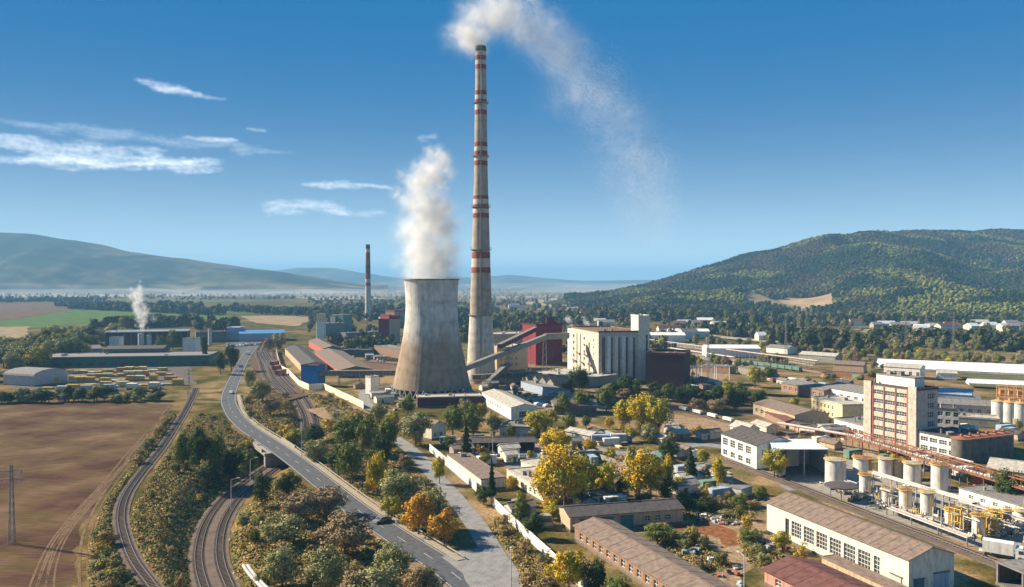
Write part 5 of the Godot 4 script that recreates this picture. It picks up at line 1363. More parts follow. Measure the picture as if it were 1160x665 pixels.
func silo_block() -> void:
	var c := Vector3(49.0, 0.0, -454.2)
	var d1 := Vector3(-0.24, 0, -0.971)
	var d2 := Vector3(0.971, 0, -0.24)
	# the sunlit long front runs away to the left, the striped front faces the camera
	var t := bld("silo_block", "tall cream silo block with dark vertical window strips on two fronts", "building", c + d1 * 50.0, c, 26.0, 28.6, {wall = "silo_wall", roof = "roof_rusty", parapet = 0.8, clutter = 8,
		win = [{x = 11.0, w = 1.4, pitch = 6.5, n = 2, y = 3, h = 23, mx = 1, my = 12, frame = "frame_dark"}, {x = 33.0, w = 2.0, y = 4, h = 18, mx = 1, my = 10, frame = "frame_dark"}, {x = 4, w = 2.6, y = 3.0, h = 1.8, rows = 6, rise = 4.0, frame = "frame_dark"}, {x = 24.0, w = 2.6, y = 3.0, h = 1.4, rows = 6, rise = 4.0, frame = "frame_dark"}, {x = 41.0, w = 1.2, y = 3.0, h = 1.4, rows = 6, rise = 4.0, frame = "frame_dark"},
			{face = "right", x = 2.0, w = 2.1, pitch = 4.5, n = 5, y = 0.8, h = 25, mx = 2, my = 14, frame = "frame_dark", bar = 0.08}]})
	for i in 4:
		var b := MB.new()
		b.box(Vector3(25.12, 13.6, -(6.3 + i * 4.5)), Vector3(0.3, 26.0, 1.9))
		part(b, "rib_panel", M[["white_wall", "cream", "white_wall", "cream"][i]], t)
	for i in 5:
		var b := MB.new()
		b.box(Vector3(-25.0 + 9.0 + i * 7.0, 9.0 + (i % 2) * 5.0, 0.8), Vector3(3.6, 0.2, 1.5))
		b.box(Vector3(-25.0 + 9.0 + i * 7.0, 9.6 + (i % 2) * 5.0, 1.5), Vector3(3.6, 1.0, 0.08))
		part(b, "balcony", M.rust, t)
	bld("stair_tower", "cream stair tower with flagpole-like vents rising above the silo block", "building", c + d2 * 24.0 + Vector3(0, 0, 0.5), c + d2 * 31.0 + Vector3(0, 0, 0.5), 11.0, 37.5, {wall = "cream", roof = "roof_white", parapet = 0.6, clutter = 4, win = [{x = 4.6, w = 1.2, y = 1, h = 26, mx = 1, my = 14, frame = "frame_dark"}]})
	bld("white_side_block", "narrow white block joining the boiler house to the silo block", "building", c + d1 * 57.0, c + d1 * 50.3, 14.0, 28.0, {wall = "white_wall", roof = "roof_dark", clutter = 2})

func silo(nm: String, label: String, at: Vector3, r: float, h: float, m: String, trim: String, group: String) -> void:
	var t := thing(nm, label, "silo", at, 0.0, group)
	var mb := MB.new()
	mb.lathe(Vector3.ZERO, [Vector2(r, 0), Vector2(r, h)], 24)
	part(mb, "shell", M[m], t)
	var rb := MB.new()
	rb.lathe(Vector3.ZERO, [Vector2(r + 0.12, h - 0.1), Vector2(r + 0.12, h + 0.15), Vector2(0.4, h + r * 0.25), Vector2(0.4, h + r * 0.25 + 0.8), Vector2(0, h + r * 0.25 + 0.8)], 24)
	part(rb, "roof", M[trim], t)
	var pb := MB.new()
	pb.tube(Vector3(r + 0.25, 0, 0), Vector3(r + 0.25, h + 0.9, 0), 0.15, 0.15, 6)
	pb.tube(Vector3(r + 0.25, h + 0.9, 0), Vector3(0.1, h + r * 0.25 + 0.6, 0), 0.15, 0.15, 6)
	part(pb, "feed_pipe", M[trim], t)

func frame_tower(nm: String, label: String, a: Vector3, b: Vector3, w: float, y0: float, h: float, m: String, hoppers := true) -> void:
	var t := thing(nm, label, "frame", (a + b) / 2)
	var d := (b - a).normalized()
	var z := d.cross(Vector3.UP)
	var L := a.distance_to(b)
	var n := maxi(2, int(L / 3.0))
	for i in n + 1:
		for s in [-0.5, 0.5]:
			var p: Vector3 = d * (L * i / n - L / 2) + z * s * w
			var mb := MB.new()
			mb.tube(p, p + Vector3(0, y0 + h, 0), 0.18, 0.18, 4)
			part(mb, "post", M[m], t)
	for lv in [0.02, 0.35, 0.7, 1.0]:
		var mb := MB.new()
		for s in [-0.5, 0.5]:
			mb.tube(-d * L / 2 + z * s * w + Vector3(0, y0 + h * lv, 0), d * L / 2 + z * s * w + Vector3(0, y0 + h * lv, 0), 0.14, 0.14, 4)
		for i in n + 1:
			var p: Vector3 = d * (L * i / n - L / 2) + Vector3(0, y0 + h * lv, 0)
			mb.tube(p - z * w / 2, p + z * w / 2, 0.12, 0.12, 4)
		part(mb, "beam", M[m], t)
	for i in (n if hoppers else 0):
		var mb := MB.new()
		var p: Vector3 = d * (L * (i + 0.5) / n - L / 2) + z * w * 0.3
		mb.box(p + Vector3(0, y0 + h * 0.5, 0), Vector3(L / n * 0.6, h * 0.5, w * 0.3))
		part(mb, "hopper", M[m], t)

# ------------------------------------------------------------------ tank yard and pipe bridges
func tank(label: String, at: Vector3, r: float, h: float, m := "tank", rail := "yellow_steel") -> void:
	var t := thing("storage_tank", label, "tank", at, rng.randf_range(-0.4, 0.4))
	var mb := MB.new()
	mb.lathe(Vector3.ZERO, [Vector2(r + 0.2, 0), Vector2(r + 0.2, 0.3), Vector2(r, 0.3), Vector2(r, h * 0.34), Vector2(r + 0.03, h * 0.345), Vector2(r, h * 0.35), Vector2(r, h * 0.67), Vector2(r + 0.03, h * 0.675), Vector2(r, h * 0.68), Vector2(r, h)], 28)
	part(mb, "shell", M[m], t)
	var rb := MB.new()
	rb.lathe(Vector3.ZERO, [Vector2(r + 0.1, h - 0.12), Vector2(r + 0.1, h + 0.05), Vector2(0, h + r * 0.12)], 28)
	part(rb, "roof", M.rust if rng.randf() < 0.6 else M.roof_pale, t)
	var gb := MB.new()
	var n := maxi(10, int(r * 6.0))
	for i in n:
		var a := TAU * i / n
		gb.box(Vector3(cos(a) * (r + 0.05), h + 0.45, sin(a) * (r + 0.05)), Vector3(0.06, 0.9, 0.06))
	for y in [0.45, 0.86]:
		gb.lathe(Vector3.ZERO, [Vector2(r, h + y), Vector2(r + 0.06, h + y), Vector2(r + 0.06, h + y + 0.06), Vector2(r, h + y + 0.06)], 24)
	gb.lathe(Vector3.ZERO, [Vector2(r + 0.02, h - 0.25), Vector2(r + 0.45, h - 0.05), Vector2(r + 0.45, h + 0.06), Vector2(r + 0.02, h + 0.06)], 24)
	part(gb, "railing", M[rail], t)
	var lb := MB.new()
	for s in [-0.25, 0.25]:
		lb.tube(Vector3(s, 0, r + 0.35), Vector3(s, h + 1.0, r + 0.35), 0.05, 0.05, 4)
	for i in int(h / 0.6):
		lb.box(Vector3(0, 0.5 + i * 0.6, r + 0.35), Vector3(0.5, 0.05, 0.05))
	part(lb, "ladder", M[rail], t)
	var pb := MB.new()
	pb.tube(Vector3(r + 0.3, 0.1, 0.5), Vector3(r + 0.3, h * 0.8, 0.5), 0.12, 0.12, 6)
	pb.tube(Vector3(r + 0.3, 0.5, 0.5), Vector3(r + 3.0, 0.5, 0.9), 0.12, 0.12, 6)
	pb.tube(Vector3(-r - 0.3, 0.6, 0.2), Vector3(-r - 2.4, 0.6, 0.2), 0.14, 0.14, 6)
	part(pb, "pipe", M.pipe, t)

func pipe_rack(nm: String, label: String, a: Vector3, b: Vector3, y: float, w: float, m: String, pipes: int, truss := 0.0) -> void:
	var t := thing(nm, label, "pipe rack", (a + b) / 2)
	var d := (b - a).normalized()
	var z := d.cross(Vector3.UP)
	var L := a.distance_to(b)
	var n := maxi(2, int(L / 8.0))
	for i in n + 1:
		var p: Vector3 = d * (L * i / n - L / 2)
		var mb := MB.new()
		for s in [-0.5, 0.5]: mb.tube(p + z * s * w, p + z * s * w + Vector3(0, y, 0), 0.16, 0.16, 4)
		mb.tube(p - z * w * 0.6 + Vector3(0, y, 0), p + z * w * 0.6 + Vector3(0, y, 0), 0.14, 0.14, 4)
		part(mb, "support", M[m], t)
	for i in pipes:
		var off := (float(i) / maxf(1, pipes - 1) - 0.5) * w * 0.9
		var r := rng.randf_range(0.12, 0.3)
		var mb := MB.new()
		mb.tube(-d * L / 2 + z * off + Vector3(0, y + 0.15 + r, 0), d * L / 2 + z * off + Vector3(0, y + 0.15 + r, 0), r, r, 8)
		part(mb, "pipe", M[["pipe", "tank", "steel", "rust"][i % 4]], t)
	if truss > 0.0:
		var k := int(L / truss)
		for s in [-0.5, 0.5]:
			var mb := MB.new()
			for e in [0.0, truss]:
				mb.tube(-d * L / 2 + z * s * w + Vector3(0, y + e, 0), d * L / 2 + z * s * w + Vector3(0, y + e, 0), 0.17, 0.17, 4)
			for i in k:
				var p: Vector3 = d * (L * i / k - L / 2) + z * s * w
				var q: Vector3 = d * (L * (i + 1) / k - L / 2) + z * s * w
				mb.tube(p + Vector3(0, y, 0), p + Vector3(0, y + truss, 0), 0.1, 0.1, 4)
				mb.tube(p + Vector3(0, y if i % 2 else y + truss, 0), q + Vector3(0, y + truss if i % 2 else y, 0), 0.1, 0.1, 4)
			part(mb, "truss", M[m], t)
		var fb := MB.new()
		fb.xf = Transform3D(Basis(d, Vector3.UP, z), Vector3(0, y + 0.05, 0))
		fb.box(Vector3.ZERO, Vector3(L, 0.12, w))
		part(fb, "deck", M[m], t)

func make_yard() -> void:
	var tanks := [
		["largest white tank, left end of the back row by the canopy", 91.9, -227.6, 5.5, 7.3, "tank"], ["short wide white tank behind the largest tank, yellow rail on top", 106.6, -243.5, 5.4, 4.3, "tank"],
		["white tank third in the back row with a tan neighbour", 110.0, -235.8, 3.9, 5.7, "tank"], ["white tank fourth in the back row with tall shell", 113.3, -226.6, 4.5, 6.5, "tank"], ["white tank at the right end of the back row under the pipe bridge", 118.5, -221.8, 4.4, 7.3, "tank"],
		["slim white tank at the left of the front row by the round canopy", 97.1, -220.0, 3.1, 4.8, "tank"], ["small short tank in the front row with yellow top", 97.2, -207.7, 2.5, 3.9, "tank"], ["slim white tank in the middle of the front row", 99.8, -202.9, 3.1, 5.1, "tank"],
		["slim white tank right of the middle of the front row", 102.9, -198.3, 3.1, 5.7, "tank"], ["small white tank standing in a yellow frame", 103.7, -189.0, 2.5, 3.9, "tank"], ["white tank with wide yellow collar near the siding", 105.7, -181.1, 2.8, 5.0, "tank"],
		["tan tank beside the yellow-collared one", 111.1, -184.3, 2.4, 5.1, "tank_tan"], ["narrow tan tank further right among pipes", 115.4, -186.3, 1.8, 4.5, "tank_tan"], ["tan tank tucked behind the third tank of the back row", 113.4, -235.8, 3.1, 5.2, "tank_tan"], ["white tank at the right picture edge behind pipes", 119.5, -187.6, 2.5, 4.1, "tank"], ["low tan tank between the back row tanks", 109.1, -241.2, 2.9, 3.7, "tank_tan"]]
	for e in tanks: tank(e[0], Vector3(e[1], 0, e[2]), e[3] / 2.0, e[4], e[5], "yellow_steel")
	pipe_rack("pipe_bridge", "long rust-red lattice pipe bridge past the office block to the right edge", Vector3(114.2, 0.0, -271.2), Vector3(131.3, 0.0, -198.3), 5.2, 2.6, "rust", 4, 2.4)
	pipe_rack("pipe_rack", "pipe rack between the back and front rows of tanks", Vector3(100.6, 0.0, -224.7), Vector3(112.0, 0.0, -193.2), 4.0, 2.2, "pipe", 5)
	pipe_rack("pipe_rack", "low pipe rack along the siding before the front tanks", Vector3(93.7, 0.0, -198.3), Vector3(100.5, 0.0, -175.1), 1.4, 2.0, "steel", 5)
	pipe_rack("pipe_rack", "pipe rack right of the tan tanks near the edge", Vector3(110.8, 0.0, -196.8), Vector3(117.2, 0.0, -176.8), 3.6, 2.4, "pipe", 5)
	pipe_rack("pipe_rack", "rusty pipe rack behind the canopy and the white workshop", Vector3(98.9, 0.0, -299.0), Vector3(118.1, 0.0, -271.2), 4.6, 2.0, "rust", 4)
	pipe_rack("pipe_rack", "pipe rack below the right end of the office wing", Vector3(132.1, 0.0, -260.4), Vector3(138.4, 0.0, -241.2), 3.0, 1.8, "rust", 3)
	pipe_rack("pipe_bridge", "long pale pipe bridge crossing the plain right of the brown block", Vector3(117.6, 0.0, -712.5), Vector3(196.2, 0.0, -516.7), 6.0, 3.0, "concrete", 4)
	pipe_rack("pipe_bridge", "shorter pale pipe bridge below the long one on the plain", Vector3(118.7, 0.0, -605.9), Vector3(146.5, 0.0, -532.3), 7.0, 3.0, "concrete", 3)
	for i in 2: frame_tower("yellow_gantry", "yellow steel frame round the small tank" if i == 0 else "yellow steel frame beside the tan tank", Vector3(103.2, 0.0, -187.6) if i == 0 else Vector3(108.9, 0.0, -183.7), Vector3(104.6, 0.0, -185.0) if i == 0 else Vector3(110.4, 0.0, -181.1), 2.6, 0.5, 4.6, "yellow_steel")
	# round loading canopy on a column
	var t := thing("loading_canopy", "flat round canopy on thin columns before the largest tank", "canopy", Vector3(87.2, 0.0, -212.0))
	var mb := MB.new()
	mb.lathe(Vector3(0, 3.6, 0), [Vector2(0, 0), Vector2(4.2, 0), Vector2(4.2, 0.3), Vector2(0, 0.6)], 28)
	part(mb, "roof", M.roof_dark, t)
	for i in 4:
		var a := TAU * i / 4 + 0.4
		var cb := MB.new()
		cb.tube(Vector3(cos(a) * 2.6, 0, sin(a) * 2.6), Vector3(cos(a) * 2.6, 3.6, sin(a) * 2.6), 0.12, 0.12, 6)
		part(cb, "column", M.steel, t)
	# pumps, valves and drums around the tanks
	# pipe runs on low sleepers, bending between the tanks
	for i in 16:
		var u := rng.randf()
		var p: Vector3 = Vector3(93.8, 0.0, -220.9).lerp(Vector3(110.5, 0.0, -178.6), u) + Vector3(rng.randf_range(-5, 6), 0, rng.randf_range(-5, 4))
		var t2 := thing("pipe_run", "bent silver pipe run low on the ground among the storage tanks", "pipe", p, -1.23 + (0.0 if i % 3 else PI / 2), "pipe runs among the tanks")
		for k in 3:
			var b := MB.new()
			var L := rng.randf_range(3, 9)
			var y := 0.5 + 0.35 * k
			var z := k * 0.45
			var e := rng.randf_range(1.0, 3.4)
			b.tube(Vector3(-L, y, z), Vector3(L * 0.5, y, z), 0.13, 0.13, 6)
			b.tube(Vector3(L * 0.5, y, z), Vector3(L * 0.5, y + e, z), 0.13, 0.13, 6)
			b.tube(Vector3(L * 0.5, y + e, z), Vector3(L, y + e, z), 0.13, 0.13, 6)
			part(b, "pipe", M[["pipe", "tank", "steel"][k]], t2)
		var sb := MB.new()
		for x in [-2.0, 0.0, 2.0]: sb.box(Vector3(x, 0.25, 0.45), Vector3(0.3, 0.5, 1.6))
		part(sb, "support", M.concrete_dark, t2)
	for i in 90:
		var u := rng.randf()
		var p: Vector3 = Vector3(92.3, 0.0, -217.2).lerp(Vector3(110.2, 0.0, -175.1), u) + Vector3(rng.randf_range(-5, 7), 0, rng.randf_range(-6, 5))
		if blocked(p.x, p.z, 0.3): continue
		var pm := thing("pump_unit", "small pump with pipe stubs standing among the storage tanks", "pump", p, rng.randf() * TAU, "pumps among the tanks")
		var b := MB.new()
		b.box(Vector3(0, 0.2, 0), Vector3(1.6, 0.4, 0.9))
		part(b, "base", M.concrete_dark, pm)
		var c := MB.new()
		c.tube(Vector3(-0.6, 0.75, 0), Vector3(0.5, 0.75, 0), 0.35, 0.35, 8)
		c.tube(Vector3(0.5, 0.75, 0), Vector3(0.5, rng.randf_range(1.2, 3.0), 0), 0.13, 0.13, 6)
		part(c, "casing", M[["pipe", "steel", "tank", "yellow_steel"][i % 4]], pm)

# ------------------------------------------------------------------ small things
func car(label: String, at: Vector3, turn: float, m: String, group: String, van := false) -> void:
	var t := thing("van" if van else "parked_car", label, "van" if van else "car", at, turn, group)
	var key := "car%s" % van
	if not cache.has(key):
		var prof := [Vector2(-2.2, 0.35), Vector2(-2.25, 0.9), Vector2(-1.9, 1.0), Vector2(-1.4, 1.5), Vector2(0.6, 1.5), Vector2(1.2, 1.0), Vector2(2.1, 0.85), Vector2(2.2, 0.4)]
		if van: prof = [Vector2(-2.5, 0.4), Vector2(-2.5, 2.2), Vector2(-2.4, 2.35), Vector2(1.3, 2.35), Vector2(1.9, 1.4), Vector2(2.5, 1.15), Vector2(2.5, 0.4)]
		var b := MB.new()
		var n := prof.size()
		var mid := Vector2(0, 0.8)
		for i in n:
			var p: Vector2 = prof[i]
			var q: Vector2 = prof[(i + 1) % n]
			var o := (p + q) / 2 - mid
			b.quad(Vector3(p.x, p.y, -0.85), Vector3(q.x, q.y, -0.85), Vector3(q.x, q.y, 0.85), Vector3(p.x, p.y, 0.85), Vector3(o.x, o.y, 0))
			for s in [-0.85, 0.85]: b.tri(Vector3(mid.x, mid.y, s), Vector3(p.x, p.y, s), Vector3(q.x, q.y, s), Vector3(0, 0, s))
		var w := MB.new()
		w.box(Vector3(-0.35, 1.24 if not van else 1.75, 0), Vector3(1.9, 0.36, 1.74))
		w.quad(Vector3(0.64, 1.47, -0.7), Vector3(0.64, 1.47, 0.7), Vector3(1.2, 1.04, 0.75), Vector3(1.2, 1.04, -0.75), Vector3(1, 1, 0)) if not van else w.quad(Vector3(1.36, 2.25, -0.75), Vector3(1.36, 2.25, 0.75), Vector3(1.9, 1.45, 0.8), Vector3(1.9, 1.45, -0.8), Vector3(1, 1, 0))
		var wh := MB.new()
		wh.tube(Vector3(0, 0.33, -0.12), Vector3(0, 0.33, 0.12), 0.33, 0.33, 12)
		cache[key] = [b.mesh(), w.mesh(), wh.mesh()]
	inst(cache[key][0], "body", M[m], t)
	inst(cache[key][1], "window_band", M.glass, t)
	for x in [-1.4, 1.4]:
		for z in [-0.8, 0.8]:
			inst(cache[key][2], "wheel", M.rubber, t).position = Vector3(x, 0, z)

func truck(label: String, at: Vector3, turn: float, cab: String, box: String) -> void:
	var t := thing("truck", label, "truck", at, turn)
	var b := MB.new()
	b.box(Vector3(-1.2, 2.2, 0), Vector3(5.6, 2.4, 2.4))
	b.box(Vector3(-1.2, 0.85, 0), Vector3(7.0, 0.25, 1.0))
	part(b, "cargo_box", M[box], t)
	var c := MB.new()
	c.box(Vector3(2.8, 1.5, 0), Vector3(1.8, 2.0, 2.3))
	c.box(Vector3(2.6, 2.65, 0), Vector3(1.3, 0.3, 2.1))
	var cb := part(c, "cab", M[cab], t)
	var w := MB.new()
	w.box(Vector3(3.72, 1.9, 0), Vector3(0.06, 0.8, 2.0))
	w.box(Vector3(2.9, 1.9, 0), Vector3(0.9, 0.7, 2.34))
	part(w, "windscreen", M.glass, cb)
	for x in [-3.2, -2.0, 2.8]:
		for z in [-1.05, 1.05]:
			var q := MB.new()
			q.tube(Vector3(x, 0.5, z - 0.15), Vector3(x, 0.5, z + 0.15), 0.5, 0.5, 12)
			part(q, "wheel", M.rubber, t)

func wagon(label: String, at: Vector3, turn: float, m: String, group: String) -> Node3D:
	var t := thing("freight_wagon", label, "wagon", at, turn, group)
	var b := MB.new()
	b.box(Vector3(0, 2.0, 0), Vector3(10.0, 2.0, 2.6))
	for i in 9: b.box(Vector3(-4.8 + i * 1.2, 2.0, 0), Vector3(0.16, 2.0, 2.76))
	part(b, "body", M[m], t)
	var f := MB.new()
	f.box(Vector3(0, 0.9, 0), Vector3(12.0, 0.3, 2.4))
	part(f, "underframe", M.soot, t)
	for x in [-4.2, -2.8, 2.8, 4.2]:
		var w := MB.new()
		w.tube(Vector3(x, 0.62, -0.85), Vector3(x, 0.62, 0.85), 0.45, 0.45, 10)
		part(w, "wheelset", M.rail, t)
	return t

func lamp_post(label: String, at: Vector3, h: float, turn: float) -> void:
	var t := thing("street_lamp", label, "street lamp", at, turn)
	var b := MB.new()
	b.tube(Vector3.ZERO, Vector3(0, h, 0), 0.13, 0.08, 8)
	part(b, "pole", M.pipe, t)
	var a := MB.new()
	a.tube(Vector3(0, h, 0), Vector3(1.4, h + 0.35, 0), 0.06, 0.05, 6)
	part(a, "arm", M.pipe, t)
	var c := MB.new()
	c.box(Vector3(1.7, h + 0.36, 0), Vector3(0.8, 0.16, 0.32))
	part(c, "lamp_head", M.grey_wall, t)

func pylon(label: String, at: Vector3, h: float, w: float) -> void:
	var t := thing("power_pylon", label, "pylon", at, 0.3)
	var b := MB.new()
	var r := func(y: float): return lerpf(w, 0.22, pow(y / h, 0.8))
	var n := int(h / 1.8)
	for i in n:
		var y0 := h * i / n
		var y1 := h * (i + 1) / n
		var a: float = r.call(y0)
		var c: float = r.call(y1)
		var p := [Vector3(-a, y0, -a), Vector3(a, y0, -a), Vector3(a, y0, a), Vector3(-a, y0, a)]
		var q := [Vector3(-c, y1, -c), Vector3(c, y1, -c), Vector3(c, y1, c), Vector3(-c, y1, c)]
		for k in 4:
			b.tube(p[k], q[k], 0.075, 0.075, 4, false)
			b.tube(p[k], q[(k + 1) % 4], 0.045, 0.045, 4, false)
			b.tube(p[(k + 1) % 4], q[k], 0.045, 0.045, 4, false)
	part(b, "lattice", M.steel, t)
	for y in [h * 0.82, h * 0.93]:
		var c := MB.new()
		c.box(Vector3(0, y, 0), Vector3(4.2, 0.16, 0.2))
		for x in [-2.0, 2.0]: c.tube(Vector3(x, y, 0), Vector3(x, y - 0.7, 0), 0.1, 0.1, 5)
		part(c, "cross_arm", M.steel, t)

func make_details() -> void:
	# yellow pallets stacked in rows in the storage yard
	var rows := [[Vector3(-285.7, 0.0, -497.1), Vector3(-221.8, 0.0, -516.7)], [Vector3(-279.1, 0.0, -474.7), Vector3(-208.2, 0.0, -492.5)], [Vector3(-267.7, 0.0, -450.3), Vector3(-196.8, 0.0, -470.4)], [Vector3(-249.0, 0.0, -428.3), Vector3(-183.9, 0.0, -446.5)]]
	for j in 4:
		var n := 17
		for i in n:
			if rng.randf() < 0.12: continue
			var p: Vector3 = rows[j][0].lerp(rows[j][1], (i + rng.randf_range(0.1, 0.5)) / n)
			var t := thing("yellow_stack", ["stack of yellow crates in the back row under the green factory", "stack of yellow crates in the second row from the green factory", "stack of yellow crates in the third row from the green factory", "stack of yellow crates in the front row nearest the hedge"][j], "stack", p, rng.randf_range(-0.1, 0.1), "yellow stacks, row %d" % (j + 1))
			var L := rng.randf_range(5.0, 8.0)
			var h := 0.0
			for k in rng.randi_range(1, 3):
				var b := MB.new()
				var hh := rng.randf_range(0.9, 1.3)
				b.box(Vector3(rng.randf_range(-0.2, 0.2), h + hh / 2, 0), Vector3(L * rng.randf_range(0.8, 1.0), hh - 0.08, 2.6))
				h += hh
				part(b, "crate", M[["yellow_steel", "yellow_steel", "yellow_wall", "orange_steel"][rng.randi() % 4]], t)
	for i in 5:
		var p: Vector3 = Vector3(-237.5, 0.0, -414.8).lerp(Vector3(-185.4, 0.0, -431.8), (i + 0.5) / 5.0)
		truck(["white-boxed lorry parked at the left end below the yellow stacks", "grey-boxed lorry parked second from left below the yellow stacks", "blue-boxed lorry parked in the middle below the yellow stacks", "pale lorry parked fourth from left below the yellow stacks", "white lorry parked at the right end below the yellow stacks"][i], p, rng.randf_range(-0.1, 0.1), "car_white", ["tank", "pipe", "blue_grey", "white_wall", "tank"][i])
	# parked cars
	var cm := ["car_white", "car_grey", "car_red", "car_blue", "car_white", "car_grey"]
	for i in 22:
		var p: Vector3 = Vector3(-249.3, 0.0, -712.5).lerp(Vector3(-225.6, 0.0, -732.3), (i % 11) / 11.0) + Vector3(0, 0, 9.0 * (i / 11))
		car("small car parked in the lot by the blue-roofed hall", p, PI / 2 + rng.randf_range(-0.05, 0.05), cm[rng.randi() % 6], "cars in the far parking lot")
	for i in 11:
		var p: Vector3 = Vector3(-11.5, 0.0, -260.4).lerp(Vector3(9.2, 0.0, -261.7), i / 11.0)
		car("car parked in the row before the long dark scrap shed", p, PI / 2 + rng.randf_range(-0.08, 0.08), cm[(i * 5 + 1) % 6], "cars before the scrap shed")
	for i in 7:
		var p: Vector3 = Vector3(3.4, 0.0, -381.6).lerp(Vector3(18.1, 0.0, -365.7), i / 7.0)
		car("car parked beside the white gabled hall", p, 0.9 + rng.randf_range(-0.1, 0.1), cm[(i * 3) % 6], "cars beside the white gabled hall")
	car("white car driving up the curved road near the bend", Vector3(-144.1, 0.0, -411.5), 1.75, "car_white", "")
	car("blue car on the straight stretch near the parking lot", Vector3(-181.7, 0.0, -537.8), 1.7, "car_blue", "")
	car("white van on the road before the blue-roofed hall", Vector3(-206.5, 0.0, -627.6), 1.6, "car_white", "", true)
	car("dark car on the main road near the junction", Vector3(-31.3, 0.0, -191.8), -2.3, "car_grey", "")
	truck("grey-blue lorry on the works road between yellow trees", Vector3(32.0, 0.0, -284.4), 0.1, "car_blue", "blue_grey")
	truck("second grey lorry parked right of the blue one", Vector3(39.1, 0.0, -286.0), 0.05, "car_grey", "grey_wall")
	truck("blue and white lorry by the yellow tree near the canopy", Vector3(80.4, 0.0, -239.0), 1.2, "car_blue", "tank")
	truck("white lorry near the siding in the lower right", Vector3(103.1, 0.0, -167.2), -0.6, "car_white", "white_wall")
	truck("white-boxed lorry left of the white gabled hall", Vector3(6.1, 0.0, -346.4), 0.4, "car_white", "tank")
	var dirw := (Vector3(90.2, 0.0, -325.0) - Vector3(74.7, 0.0, -360.7)).normalized()
	for i in 4:
		var p: Vector3 = Vector3(74.7, 0.0, -360.7).lerp(Vector3(91.1, 0.0, -323.0), i / 4.0 + 0.1) + Vector3(0, 0.3, 0)
		wagon("white freight wagon, one of the train beyond the dirt yard", p, atan2(-dirw.z, dirw.x), "white_wall", "white freight train").scale = Vector3.ONE * 0.56
	for i in 9:
		var p: Vector3 = Vector3(158.0, 0.0, -560.7).lerp(Vector3(183.0, 0.0, -511.6), i / 9.0 + 0.05)
		wagon("green freight wagon in the distant train below the pale pipe bridge", p, atan2(-dirw.z, dirw.x), "green_pale", "distant green freight train")
	for i in 5:
		var p: Vector3 = Vector3(-142.0, 0.0, -492.5).lerp(Vector3(-166.0, 0.0, -560.7), i / 5.0) + Vector3(0, 0.3, 0)
		if i % 2 == 0: wagon("rusty freight wagon on the siding by the works wall", p, 1.35, "rust", "rusty wagons on the siding")
	pylon("tall lattice power pylon standing in the ploughed field at left", Vector3(-110.2, 0.0, -176.2), 17.5, 0.6)
	pylon("thin lattice mast on the plain beyond the pipe bridge", Vector3(191.3, 0.0, -560.7), 30.0, 1.2)
	pylon("thin lattice mast left of the greenhouse", Vector3(315.5, 0.0, -642.9), 30.0, 1.2)
	pylon("thin lattice mast right above the greenhouse", Vector3(345.3, 0.0, -627.6), 34.0, 1.2)
	pylon("lattice mast standing in the scrub left of the grass verge", Vector3(-158.4, 0.0, -393.1), 15.0, 0.6)
	pylon("lattice mast above the pipe bridge near the yellow-topped tree", Vector3(113.0, 0.0, -462.2), 26.0, 1.0)
	lamp_post("lamp post at the near end of the road bridge", Vector3(-74.7, 0.0, -228.6), 7.0, 0.5)
	lamp_post("lamp post beside the double track in the cutting", Vector3(-71.2, 0.0, -202.9), 7.5, 0.4)
	lamp_post("lamp post in the scrub right of the road above the bridge", Vector3(-69.4, 0.0, -264.4), 8.5, 2.6)
	lamp_post("lamp post by the road right of the dark shrubs", Vector3(-66.0, 0.0, -302.5), 8.0, 2.6)
	lamp_post("lamp post at the street junction", Vector3(-0.2, 0.0, -149.9), 7.0, 1.6)
	lamp_post("lamp post in the dirt yard beside the red-roofed shed", Vector3(42.6, 0.0, -146.5), 7.5, 2.0)
	lamp_post("lamp post in front of the dark scrap shed", Vector3(-6.3, 0.0, -260.4), 9.0, 0.0)
	lamp_post("lamp post right of the side street by the cream annex", Vector3(16.6, 0.0, -250.5), 6.0, 0.0)
	lamp_post("lamp post behind the cream hall by the siding", Vector3(97.9, 0.0, -182.4), 8.0, 0.5)
	# scrap heaps and junk in the dirt yard
	for i in 42:
		var u := rng.randf()
		var p: Vector3 = [Vector3(36.4, 0.0, -181.1).lerp(Vector3(44.7, 0.0, -152.5), u), Vector3(41.3, 0.0, -196.8).lerp(Vector3(55.0, 0.0, -191.8), u), Vector3(52.3, 0.0, -178.6).lerp(Vector3(57.6, 0.0, -172.7), u)][i % 3] + Vector3(rng.randf_range(-2.5, 2.5), 0, rng.randf_range(-2.5, 2.5))
		if blocked(p.x, p.z, 0.6): continue
		var t := thing("scrap_heap", "small heap of scrap blocks and beams in the dirt yard", "scrap heap", p, rng.randf() * TAU, "scrap in the dirt yard")
		for k in rng.randi_range(3, 6):
			var b := MB.new()
			var s := Vector3(rng.randf_range(0.3, 1.6), rng.randf_range(0.2, 0.7), rng.randf_range(0.3, 1.0))
			b.xf = Transform3D(Basis.from_euler(Vector3(rng.randf_range(-0.3, 0.3), rng.randf() * TAU, rng.randf_range(-0.3, 0.3))), Vector3(rng.randf_range(-1, 1), s.y * 0.4 + k * 0.08, rng.randf_range(-1, 1)))
			b.box(Vector3.ZERO, s)
			part(b, "block", M[["concrete", "rust", "wood", "soot", "white_wall", "blue_grey"][rng.randi() % 6]], t)
	# pipes laid in the bottom left scrub
	var pt := thing("ground_pipe", "pair of pale pipes lying in the scrub at the bottom edge", "pipe", Vector3(-50.2, 0.0, -153.4))
